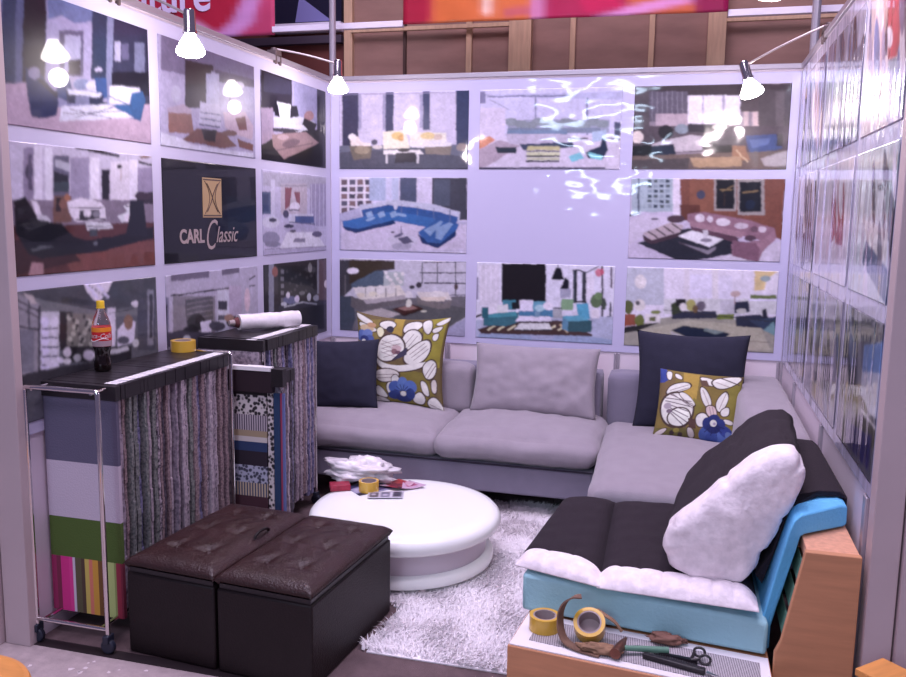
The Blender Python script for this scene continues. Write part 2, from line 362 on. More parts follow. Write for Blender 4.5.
POSTERS = {
 'L00': ((-2.8397, -1.9999, 1.9347, 2.4225), 'printed photo of deep blue armchairs round a white rug, top left of left wall', (126, 126, 161),
  ((50,59,86,36,-300,159,-300,104,701,-19,731),(82,88,121,113,-300,153,-300,99,702,59,712),(33,27,39,153,-300,291,-300,237,646,100,681),(149,145,177,291,-300,610,-300,555,628,234,705),(95,105,144,303,-300,610,-300,576,86,449,147,359,120,269,183),(81,77,104,341,238,502,182,488,535,327,578),(152,152,182,372,264,480,228,469,509,361,538),(37,31,41,391,439,472,415,468,525,387,547),(39,50,74,589,-300,713,-300,653,727,528,754),(113,117,147,698,-300,743,-300,685,679,640,689),(42,45,67,743,-300,1105,-300,1043,760,679,829),(146,145,171,726,194,773,178,767,337,720,350),(82,81,109,780,192,836,174,831,310,775,326),(101,105,132,885,150,970,123,956,515,872,535),(20,20,34,694,448,1039,354,1032,567,686,646),(169,149,169,-18,724,123,675,144,857,1030,638,1017,1015,-32,1032),(147,143,171,251,598,646,526,654,702,333,750),(167,163,189,385,585,381,606,371,624,358,637,343,640,331,635,322,621,320,602,324,582,333,563,347,551,361,547,374,552,383,566),(115,125,160,528,588,521,610,505,630,482,645,458,651,436,647,422,634,417,615,423,594,439,574,461,559,486,552,508,556,523,568),(190,191,212,614,582,608,601,591,619,567,632,542,639,519,636,504,626,499,610,505,592,521,574,545,561,570,554,593,556,609,566),(38,54,98,328,555,392,576,415,677,372,756,295,736),(48,74,122,566,530,654,507,655,670,580,702),(28,34,61,362,675,634,650,616,727,384,769),(197,200,218,375,664,619,637,603,673,374,702),(112,115,145,427,705,524,683,522,747,424,768),(25,36,78,121,575,203,581,272,681,314,739,302,877,225,914,141,916,125,746),(17,20,39,132,587,191,599,284,693,316,701,307,748,259,714),(120,116,146,209,587,205,607,194,625,179,638,163,642,149,637,140,625,137,607,142,587,152,569,167,557,183,552,197,556,206,569),(186,186,205,674,567,914,525,926,643,840,747,669,716),(206,209,226,830,562,823,579,805,595,779,607,751,614,726,613,709,606,703,593,710,577,728,561,753,548,781,542,807,542,824,549),(42,77,121,846,584,938,545,961,618,912,811,790,791,684,712,826,682),(197,198,216,331,803,653,719,855,787,313,921),(81,77,97,382,811,678,832,680,825,384,804),(81,77,97,421,873,699,738,697,731,420,867),(100,96,113,341,858,759,759,759,751,342,851),(31,32,52,375,672,380,670,376,778,371,779),(31,32,52,597,659,603,657,600,730,594,732),(43,57,85,669,654,840,700,843,691,673,646),(172,169,195,627,450,623,458,615,466,603,472,590,476,578,476,571,472,568,466,571,458,579,451,591,444,604,441,616,440,624,444),(56,58,80,598,466,604,464,601,553,595,555),)),
 'L10': ((-1.9267, -1.0454, 1.9347, 2.4225), 'printed photo of cream and tan armchairs facing a striped sofa, top row of left wall', (157, 152, 180),
  ((109,101,127,38,-131,1041,-22,1035,262,24,316),(49,35,43,245,159,525,131,516,510,290,599,237,441),(35,27,35,238,385,458,327,451,564,232,612),(151,149,178,503,197,1038,131,1031,460,494,535),(80,72,92,546,165,1012,138,1010,225,543,285),(81,77,100,701,120,712,116,700,634,688,636),(167,167,193,450,231,588,192,581,496,442,527),(199,197,212,874,239,867,259,850,278,826,292,799,299,776,297,760,286,754,269,761,250,777,231,801,217,828,210,851,211,868,222),(166,163,185,198,488,192,526,178,558,159,579,139,584,121,572,109,546,106,511,111,474,125,442,143,421,164,415,182,427,194,453),(125,89,81,74,664,289,637,312,844,77,865),(163,148,166,66,648,214,578,299,616,288,657,74,682),(177,175,197,381,521,581,496,596,736,365,738),(74,76,107,377,625,599,609,601,597,379,613),(74,76,107,376,683,597,670,599,658,378,671),(48,49,77,364,745,584,735,587,720,366,731),(98,66,58,185,922,344,781,618,773,775,894,614,938,280,926),(36,29,34,384,774,552,764,527,889,412,887),(180,161,176,623,568,880,514,976,646,961,802,778,767,641,728),(108,70,67,758,602,879,557,900,703,803,720),(97,58,50,777,809,972,844,971,921,799,901),(101,73,66,778,756,769,771,742,787,705,799,664,806,628,805,604,799,595,787,604,772,629,757,666,745,706,738,743,737,769,744),(194,193,211,6,877,186,903,280,946,970,943,969,1020,2,1005),)),
 'L20': ((-0.9722, -0.0909, 1.9347, 2.4225), 'printed photo of white sofa with dark cushions, top row of left wall beside the corner', (157, 154, 183),
  ((26,20,31,9,-16,445,-2,439,379,0,471),(46,44,62,48,17,429,26,427,180,44,239),(19,18,33,849,-36,1045,-87,1037,887,840,910),(144,143,177,475,14,849,-11,844,460,469,445),(153,138,161,1,427,163,391,183,870,-8,896),(17,13,20,-7,840,421,574,1059,486,1055,1018,-11,1008),(190,191,207,175,492,579,411,810,428,577,595,173,653),(209,211,223,221,310,425,299,423,454,246,477),(15,14,21,178,331,234,341,261,475,190,477),(15,14,21,425,311,518,290,547,417,408,457),(151,118,123,794,355,785,385,761,411,727,430,690,437,658,431,635,414,627,389,636,361,659,334,692,315,729,308,762,313,786,330),(29,25,34,627,414,844,447,774,587,577,546),(201,202,217,317,557,610,503,691,551,406,600),(37,33,42,159,620,346,587,577,570,420,634,159,655),(143,119,122,144,692,658,581,877,685,311,959,156,828),(104,85,93,554,705,548,729,515,759,463,786,404,807,348,817,308,815,289,801,295,777,326,749,375,722,434,700,491,689,534,690),(76,59,68,212,871,774,706,772,696,210,862),(171,149,154,389,687,380,701,355,715,319,727,280,733,246,732,222,726,214,715,222,701,246,687,281,675,320,669,356,669,381,675),)),
 'L01': ((-2.8397, -1.9999, 1.3981, 1.8801), 'printed photo of dark armchairs and patterned sofa on red wood floor, left wall middle row', (171, 163, 186),
  ((190,185,206,8,-2,1014,-7,1001,396,-12,433),(136,127,152,84,45,149,37,132,427,68,430),(62,55,73,135,217,132,243,124,265,114,277,104,278,95,267,89,247,88,221,92,195,99,174,109,162,119,161,128,171,134,191),(216,212,229,150,22,198,15,176,540,127,541),(219,217,232,216,28,260,22,237,563,193,563),(82,75,98,111,93,135,90,124,353,100,354),(94,92,112,263,83,367,70,355,388,251,392),(173,174,189,275,112,365,133,362,197,272,174),(34,34,44,258,206,354,229,352,293,255,284),(57,66,74,255,284,359,276,356,356,252,361),(148,141,166,373,85,504,70,491,415,360,419),(221,217,232,512,69,577,62,562,462,496,464),(23,20,28,588,160,648,154,636,460,576,462),(213,207,222,658,86,808,70,791,545,641,546),(223,218,236,808,52,875,45,858,527,792,527),(147,137,165,872,116,1010,103,1002,359,863,365),(33,29,36,397,3,579,-5,730,27,729,44,563,30,396,11),(33,29,36,883,53,1011,75,1011,93,882,79),(132,113,110,884,17,997,-14,1014,2,908,41),(18,15,21,747,119,744,127,738,134,730,138,721,139,713,136,707,131,706,123,708,116,714,109,722,105,731,104,739,107,745,112),(179,161,164,733,147,741,146,737,250,729,250),(124,113,130,-12,433,1001,396,988,766,-25,724),(43,36,46,856,330,1003,323,999,433,853,437),(58,44,56,993,360,985,376,962,390,930,398,896,399,866,393,845,382,838,367,846,351,868,337,899,329,933,327,964,333,986,344),(106,77,68,251,392,368,387,360,595,242,594),(41,28,33,269,407,301,406,297,516,264,516),(156,105,81,361,403,358,417,352,428,344,435,335,435,327,429,322,418,321,405,323,391,329,380,337,373,346,373,354,379,359,390),(125,87,75,339,452,335,469,327,483,317,491,305,491,295,484,288,470,286,453,290,436,297,422,308,414,320,414,330,421,337,435),(82,45,44,-20,622,1012,599,998,1029,-27,1019),(112,67,61,284,832,718,790,1006,767,998,1010,343,998),(54,28,30,-14,725,289,706,415,907,-25,990),(162,127,131,94,896,167,902,162,1011,78,1009),(15,16,24,11,432,80,400,145,548,191,610,293,595,368,708,464,745,657,718,993,636,989,748,717,808,532,848,349,853,269,863,156,870,85,835,12,667),(223,217,231,114,428,150,442,176,548,229,594,229,610,167,609,134,518),(197,196,208,146,533,206,548,241,610,178,625),(223,217,231,339,436,435,400,563,429,605,478,602,580,387,595,349,515),(44,41,50,418,498,560,496,558,563,415,579),(223,217,229,501,522,498,536,489,548,478,554,465,554,454,548,447,536,445,522,448,508,456,496,468,490,480,490,491,496,499,507),(126,124,135,566,529,563,540,554,549,543,554,530,554,518,549,510,541,508,530,511,519,520,510,531,505,544,505,556,510,564,518),(53,49,61,351,487,605,482,606,474,351,479),(36,34,44,387,585,602,577,602,565,387,574),(204,204,214,456,596,631,597,660,649,467,662),(45,43,54,468,633,645,636,645,627,469,625),(56,62,69,482,646,540,647,537,714,479,712),(96,100,107,535,773,533,780,529,786,523,789,517,788,511,785,507,779,506,771,508,764,512,759,518,756,524,756,530,759,534,765),(212,214,224,746,458,879,401,911,454,873,581,725,598,695,545,776,510),(44,41,51,761,463,876,478,878,467,763,452),(223,217,231,840,563,834,578,820,590,800,597,778,597,759,590,746,578,742,563,747,547,761,535,781,528,802,528,822,535,835,547),(19,21,31,796,404,913,399,937,727,752,721,792,527),(12,15,23,97,563,255,595,277,674,245,830,98,805),(85,89,93,98,805,160,770,247,783,159,801,109,821),)),
 'L11': ((-1.9267, -1.0454, 1.3981, 1.8801), 'black poster with gold emblem and gold lettering on the left wall', (17, 14, 22),
  ((25,23,33,643,-2,992,17,985,356,693,324),(19,24,34,635,327,986,333,976,813,658,799),(14,12,19,7,2,376,-23,347,1031,-15,998),)),
 'L21': ((-0.9722, -0.0909, 1.3981, 1.8801), 'printed photo of white living room with red curtain, left wall beside the corner, middle row', (191, 187, 211),
  ((172,169,186,13,30,1017,17,1016,179,10,191),(88,98,123,-18,261,118,254,114,513,-22,515),(61,72,100,9,283,90,279,86,490,5,491),(203,201,220,121,113,177,109,168,608,112,608),(187,177,189,262,150,666,122,662,508,256,512),(128,75,84,320,195,426,188,392,412,316,463),(132,77,87,456,236,551,231,548,484,501,384),(149,147,159,247,184,666,157,666,138,247,166),(223,217,231,549,420,540,448,518,471,486,483,451,484,420,472,399,451,392,424,400,397,422,375,453,362,488,361,519,372,541,393),(68,60,78,376,470,532,468,532,450,376,453),(156,150,180,717,118,1054,95,1049,669,710,664),(184,182,204,733,117,750,116,745,665,727,665),(184,182,204,802,112,819,111,814,666,796,666),(184,182,204,872,108,890,106,884,667,867,667),(184,182,204,943,103,962,101,957,668,939,668),(184,182,204,1016,98,1035,96,1031,669,1012,669),(73,67,88,375,511,371,532,358,550,340,559,320,559,302,550,290,533,286,512,290,491,303,473,321,464,341,463,359,473,371,490),(207,207,222,240,609,227,640,190,665,139,678,83,677,34,662,0,638,-11,607,2,577,36,553,85,539,141,539,192,552,228,577),(63,59,79,197,585,191,595,175,603,152,608,127,608,105,603,90,595,85,584,90,574,106,566,128,561,153,561,176,566,192,574),(202,202,218,375,511,763,507,762,665,373,659),(79,90,133,468,535,780,533,779,626,466,623),(173,169,195,831,706,803,740,726,766,618,777,503,774,403,756,336,728,312,695,337,664,405,639,505,625,620,626,727,642,803,671),(54,50,75,450,661,442,671,421,680,390,684,356,683,326,678,305,669,298,658,306,648,326,639,357,635,391,635,421,641,443,650),(94,91,117,373,617,796,647,797,631,375,602),(217,217,228,342,733,796,745,1010,971,220,948),(126,122,142,464,812,625,818,624,870,432,861),(138,136,159,237,803,223,839,187,867,135,881,79,878,30,859,-3,829,-14,793,-2,758,32,731,82,716,138,718,189,735,225,766),(126,124,145,250,877,239,892,206,903,160,907,110,905,65,895,35,881,25,865,36,850,66,840,111,835,161,837,207,846,239,860),(83,76,106,919,776,910,793,885,806,850,813,810,811,776,802,752,788,743,770,752,753,776,740,811,733,850,734,886,743,911,758),(170,165,190,-4,934,1010,944,1009,999,-5,993),(126,120,143,24,929,1010,949,1009,938,23,919),(73,69,88,481,724,476,732,463,738,444,742,423,741,405,737,392,730,388,722,392,714,405,708,424,704,445,705,463,709,476,716),)),
 'L02': ((-2.8397, -1.9999, 0.8546, 1.3445), 'printed photo of a grey room with a chandelier, behind the cola bottle on left wall', (99, 100, 108),
  ((75,76,84,-13,-15,994,11,987,233,542,247,176,165,142,83),(117,119,124,82,58,542,247,986,270,983,345,540,298,173,227),(148,145,154,-14,7,128,111,117,666,-38,664),(49,47,56,-13,63,124,177,128,167,-9,54),(49,47,56,-14,106,122,222,126,214,-11,99),(60,57,66,-15,258,119,317,121,302,-12,244),(60,57,67,122,125,134,127,111,665,99,661),(86,84,93,64,70,76,72,53,601,41,597),(122,122,134,2,284,90,303,76,623,-12,597),(188,179,180,37,21,95,45,116,109,80,103),(200,199,211,138,174,251,195,230,701,117,666),(223,218,245,187,261,184,278,175,289,164,295,151,292,141,282,134,267,132,250,135,234,143,222,155,217,167,219,178,229,185,244),(223,218,245,184,331,181,347,172,359,161,364,149,361,138,351,131,336,129,319,132,303,140,291,152,286,164,289,175,299,182,314),(223,218,245,181,401,178,417,169,429,158,434,146,431,135,421,128,405,126,388,129,372,137,361,149,356,161,358,172,368,179,384),(223,218,245,178,471,175,488,166,499,155,504,143,500,132,490,125,475,123,457,126,441,134,430,146,425,158,428,169,438,176,454),(223,218,245,175,542,172,558,164,569,152,574,140,570,129,560,122,544,120,527,123,511,131,499,143,495,155,498,166,508,173,524),(223,218,245,172,612,169,628,161,639,149,644,137,640,126,629,119,614,117,596,120,580,128,569,140,564,152,568,163,578,170,594),(220,217,233,241,272,238,289,230,301,220,306,208,304,199,294,192,279,190,262,194,246,201,233,212,228,223,230,233,239,240,254),(220,217,233,238,343,235,359,227,372,217,377,206,374,196,364,189,349,187,332,191,316,198,303,209,298,220,300,230,310,237,325),(220,217,233,235,414,232,430,224,442,214,448,203,445,193,435,186,420,185,402,188,386,195,374,206,368,217,371,227,381,234,396),(220,217,233,232,485,229,502,221,513,211,518,200,515,190,505,183,490,182,472,185,456,192,444,203,439,214,442,224,452,231,467),(220,217,233,229,556,226,573,218,585,208,589,197,586,187,576,180,560,179,543,182,526,189,514,200,510,211,512,221,523,228,538),(220,217,233,226,628,223,644,215,656,205,660,194,657,184,646,177,631,176,613,179,597,186,585,197,580,208,583,218,594,225,610),(61,62,85,138,312,239,333,239,321,139,300),(61,62,85,135,381,236,404,236,392,136,369),(61,62,85,132,450,233,476,233,463,133,438),(61,62,85,129,520,230,547,230,534,130,507),(61,62,85,126,589,227,618,227,605,127,577),(50,47,51,251,195,344,211,331,518,239,495),(129,128,122,303,220,483,253,472,537,292,492),(188,189,178,331,257,329,266,324,273,318,275,310,274,304,269,300,261,299,251,301,243,306,236,312,233,319,235,326,240,330,248),(188,189,178,375,356,373,365,368,371,361,374,354,372,348,367,343,359,342,349,344,340,349,334,356,331,363,333,369,338,374,347),(188,189,178,420,457,418,466,413,473,406,475,399,473,392,468,388,459,387,449,389,441,393,434,400,432,408,433,414,439,419,448),(188,189,178,476,327,473,336,468,343,461,345,454,344,447,338,443,330,441,320,443,311,448,305,455,302,463,303,470,309,474,317),(188,189,178,353,392,351,401,346,407,339,410,332,408,326,403,321,395,320,385,322,376,327,370,334,367,341,369,347,374,351,383),(188,189,178,397,493,395,502,390,509,384,511,376,509,370,503,365,495,364,485,366,477,371,470,378,468,385,470,392,475,396,484),(188,189,178,452,364,450,373,445,380,438,382,431,381,424,375,420,367,418,357,420,348,425,342,432,339,440,341,447,346,451,355),(188,189,178,331,428,329,437,324,443,317,446,310,444,304,438,300,430,299,421,301,412,305,406,312,403,319,405,325,410,329,419),(188,189,178,384,301,382,309,377,316,370,319,363,317,357,312,352,303,351,294,353,285,358,279,365,276,372,277,379,283,383,291),(188,189,178,429,401,427,410,422,416,415,419,408,417,401,412,397,403,396,394,398,385,403,378,410,376,417,377,424,383,428,391),(188,189,178,476,504,474,513,469,520,462,522,454,520,447,514,443,506,441,496,443,487,449,480,456,478,463,480,470,486,475,494),(188,189,178,362,337,360,346,355,352,348,355,341,353,335,348,331,340,329,330,331,321,336,315,343,312,350,314,356,319,361,327),(188,189,178,407,438,405,446,400,453,393,455,385,454,379,448,375,439,373,430,375,421,380,415,387,412,394,414,401,419,405,428),(188,189,178,462,308,460,317,455,323,448,326,440,324,433,319,429,311,428,301,430,292,435,285,442,283,449,284,456,290,461,298),(66,64,65,340,243,338,250,335,255,331,257,326,256,322,252,319,246,318,239,320,232,323,227,327,225,332,226,336,230,339,236),(66,64,65,369,355,368,362,365,367,360,369,355,368,351,364,348,358,348,350,349,344,352,339,357,336,362,337,366,341,369,348),(66,64,65,400,469,398,476,395,481,390,483,386,482,381,478,378,471,378,464,379,457,382,452,387,450,392,451,396,455,399,462),(66,64,65,441,337,439,344,436,349,431,351,426,350,422,346,419,339,418,332,419,325,423,320,427,318,432,319,437,323,440,329),(66,64,65,472,453,471,460,467,465,462,467,457,466,453,461,450,455,449,447,451,440,454,435,459,433,464,434,468,439,471,445),(66,64,65,358,287,357,294,354,299,349,301,344,300,340,296,337,290,337,283,338,276,341,271,346,269,351,270,355,274,358,280),(66,64,65,388,400,387,407,384,412,379,414,374,413,370,409,367,403,366,395,368,389,371,384,376,381,381,382,385,387,388,393),(66,64,65,429,268,428,275,424,280,420,282,415,281,410,277,407,271,407,264,408,257,411,252,416,249,421,250,425,254,428,261),(66,64,65,460,383,459,390,455,395,451,397,446,396,441,392,438,385,437,378,439,371,442,366,447,364,452,365,457,369,459,375),(66,64,65,338,462,336,469,333,474,328,476,324,475,319,471,317,465,316,457,317,451,321,446,325,444,330,445,334,449,337,455),(66,64,65,377,332,376,339,373,344,368,346,363,345,359,341,356,335,355,327,357,321,360,316,365,313,369,314,374,318,376,325),(66,64,65,408,446,406,453,403,458,398,460,393,459,389,455,386,448,385,441,387,434,390,429,395,427,400,428,404,432,407,439),(66,64,65,449,313,447,320,444,325,439,328,434,327,430,323,427,316,426,309,427,302,431,297,435,295,440,296,445,300,448,306),(66,64,65,480,429,479,436,475,441,471,443,466,442,461,438,458,431,457,424,459,417,462,412,467,410,472,411,476,415,479,422),(223,217,233,422,-5,643,-12,594,85,531,160,487,137,447,64),(223,218,246,462,0,461,6,457,11,452,13,446,13,441,9,438,3,437,-3,439,-9,442,-14,447,-16,453,-16,458,-12,461,-6),(223,218,246,496,63,495,69,491,74,485,76,480,75,475,71,471,66,470,59,472,53,476,48,481,46,487,47,492,50,495,56),(223,218,246,530,126,529,133,525,137,520,140,514,139,508,135,505,129,504,122,506,116,509,111,515,109,521,110,526,114,529,120),(223,218,246,570,64,569,71,565,76,559,78,553,77,548,73,544,68,543,61,545,54,549,50,554,47,560,48,566,52,569,58),(223,218,246,606,129,604,136,600,141,594,143,588,142,583,138,579,132,578,125,580,119,584,114,590,112,596,113,601,117,605,122),(223,218,246,482,44,481,50,477,55,472,57,466,56,461,53,458,47,457,41,458,34,462,30,467,28,473,28,478,32,481,38),(223,218,246,516,107,515,114,511,118,506,121,500,120,495,116,491,110,490,104,492,97,496,93,501,90,507,91,512,95,515,101),(223,218,246,556,46,554,52,550,57,545,59,539,58,534,54,530,49,529,42,531,36,535,31,540,29,546,29,551,33,555,39),(223,218,246,591,110,589,116,586,121,580,123,574,122,569,119,565,113,564,106,566,100,570,95,575,93,581,94,586,97,590,103),(223,218,246,469,26,467,32,463,37,458,39,452,38,447,35,444,29,443,22,445,16,448,11,454,9,459,10,464,13,468,19),(223,218,246,502,89,501,95,497,100,492,102,486,101,481,97,477,92,476,85,478,79,482,74,487,72,493,73,498,76,501,82),(223,218,246,542,27,540,33,536,38,531,40,525,39,520,36,516,30,515,23,517,17,521,12,526,10,532,11,537,14,541,20),(149,148,161,472,18,471,23,468,26,465,28,461,28,458,25,455,21,455,16,456,11,458,7,462,5,466,6,469,8,471,13),(149,148,161,521,66,520,71,517,75,514,77,510,76,506,73,504,69,503,64,504,59,507,55,511,53,515,54,518,57,520,61),(149,148,161,571,116,570,121,567,124,564,126,560,125,556,123,554,118,553,113,554,108,557,104,561,102,565,103,568,106,570,110),(149,148,161,493,37,492,42,489,46,486,48,482,47,478,44,476,40,475,35,477,30,479,26,483,25,486,25,490,28,492,32),(149,148,161,542,86,541,91,539,95,535,96,531,96,528,93,525,89,525,83,526,78,528,75,532,73,536,74,539,76,542,81),(149,148,161,593,136,592,141,589,145,586,147,582,146,578,143,576,139,575,133,576,128,579,124,583,123,587,123,590,126,592,131),(149,148,161,514,57,513,62,510,65,507,67,503,67,499,64,497,60,496,54,498,49,500,46,504,44,508,44,511,47,513,52),(149,148,161,564,106,563,111,560,115,557,117,553,116,549,113,547,109,546,103,547,98,550,95,554,93,557,94,561,96,563,101),(61,62,70,269,71,516,158,471,184,267,118),(223,217,233,588,221,650,231,636,613,574,597),(223,217,235,658,425,742,336,807,385,784,561,653,565),(138,106,87,786,381,781,411,770,434,755,444,738,441,724,424,715,397,713,366,717,336,728,314,743,303,760,306,774,322,784,349),(220,217,228,863,232,859,243,847,250,829,253,811,249,794,241,783,230,779,218,784,207,796,200,813,197,831,200,848,208,860,219),(77,79,92,831,190,988,215,972,681,815,641),(136,136,148,920,112,973,120,955,630,902,617),(63,62,73,936,151,963,155,949,563,922,556),(60,59,68,602,278,812,263,811,256,601,271),(40,38,43,266,469,766,593,761,736,261,597),(223,217,229,317,531,314,548,306,560,295,565,283,562,273,551,266,535,264,517,267,501,275,488,286,483,298,486,308,497,315,513),(223,217,235,484,600,479,617,466,628,449,631,430,626,413,613,402,596,398,577,403,560,415,549,433,545,452,550,469,562,480,580),(177,178,185,383,598,380,611,372,621,361,624,348,621,338,611,331,598,329,583,332,570,340,560,351,557,363,560,374,569,381,583),(220,217,226,314,604,311,613,303,620,292,621,280,618,270,611,263,600,261,589,264,579,272,573,282,571,294,574,305,582,312,592),(200,199,207,590,584,733,585,748,624,589,619),(207,208,213,825,580,822,595,815,606,805,610,793,608,784,598,777,584,775,568,778,553,786,542,796,537,807,540,817,549,823,564),(223,218,237,169,556,167,565,162,572,156,575,148,573,142,567,138,557,137,547,139,537,144,530,150,528,157,530,164,536,168,545),(223,218,237,200,588,198,598,193,605,186,607,179,605,172,599,168,589,167,579,169,569,174,562,181,559,188,561,194,568,198,577),(223,218,237,231,621,229,631,224,638,217,640,209,638,203,632,199,622,197,611,199,601,204,595,211,592,219,594,225,600,229,610),(223,218,237,265,582,263,592,258,599,251,602,243,600,237,593,233,584,231,573,233,563,238,556,245,553,253,555,260,562,264,571),(223,218,237,187,584,185,594,180,601,173,604,166,602,160,595,156,586,154,575,156,566,161,559,168,556,175,558,182,564,186,574),(223,218,237,218,617,216,627,211,634,204,636,197,634,190,628,186,618,185,608,187,598,192,591,198,588,206,590,212,597,217,606),(223,218,237,252,579,250,588,245,595,238,598,231,596,224,590,220,580,219,569,221,559,226,552,232,550,240,552,247,558,251,568),(223,218,237,174,581,172,591,167,598,161,600,154,598,147,592,143,582,142,572,144,562,149,555,155,553,163,555,169,561,173,570),(59,57,63,-36,620,246,625,970,738,961,1001,-41,724),(84,84,97,751,535,746,549,732,559,712,561,691,555,672,544,659,529,655,512,660,498,674,489,693,487,715,492,734,503,747,518),)),
 'L12': ((-1.9267, -1.0454, 0.8546, 1.3445), 'printed photo of a pale kitchen living room, lower row of left wall behind yellow tape', (184, 179, 199),
  ((108,101,120,54,-1,429,0,427,72,52,66),(100,93,112,571,5,770,-8,768,58,569,68),(27,23,30,49,207,766,221,763,203,47,192),(137,131,141,66,203,487,268,476,689,54,588),(90,87,93,178,260,465,265,458,536,189,560),(134,131,135,197,307,465,312,463,301,196,297),(134,131,135,195,357,463,364,462,353,194,347),(134,131,135,194,406,462,416,460,406,193,396),(134,131,135,193,456,460,468,459,458,191,446),(134,131,135,191,506,459,521,458,510,190,495),(206,206,221,510,209,645,228,635,683,499,651),(62,60,74,518,326,620,343,617,440,516,421),(83,80,96,514,474,616,494,615,547,513,527),(122,120,143,-24,198,29,206,15,666,-39,652),(56,55,68,-13,276,-24,608,3,615,13,280),(185,173,196,647,185,789,204,778,693,635,661),(217,195,206,898,378,893,436,881,481,865,505,849,502,834,473,825,424,823,365,827,308,839,263,854,239,871,241,886,269,895,318),(48,43,52,895,157,973,121,963,107,885,143),(48,43,52,890,226,967,225,964,209,887,210),(48,47,50,373,519,362,557,336,583,298,593,258,584,222,558,199,521,191,481,201,444,226,417,263,407,303,414,339,439,364,477),(40,38,43,308,608,299,632,276,648,243,652,208,643,177,624,156,599,150,571,158,547,180,531,212,527,247,534,279,553,301,579),(223,218,237,321,508,437,511,434,636,338,625),(76,74,87,590,607,581,629,555,642,519,644,480,635,445,617,422,593,414,569,423,548,447,535,482,532,521,540,557,558,582,582),(60,57,67,227,609,217,624,189,632,150,630,108,620,70,603,45,583,37,565,46,550,72,542,110,543,152,553,191,569,218,589),(71,67,80,-35,529,981,762,977,971,-40,700),(55,52,63,842,617,829,643,794,659,745,662,692,650,645,627,613,597,603,567,615,541,647,525,695,522,748,532,796,555,830,585),(153,122,110,697,542,691,560,674,572,650,576,624,570,602,557,586,539,581,519,587,502,603,490,626,486,652,491,675,504,691,522),(192,193,203,225,669,221,690,209,705,193,711,176,706,161,693,150,673,147,650,152,630,163,615,179,609,196,613,211,627,222,647),)),
 'L22': ((-0.9722, -0.0909, 0.8546, 1.3445), 'printed photo of a dark lounge with lamp, lower row of left wall beside the corner', (42, 40, 47),
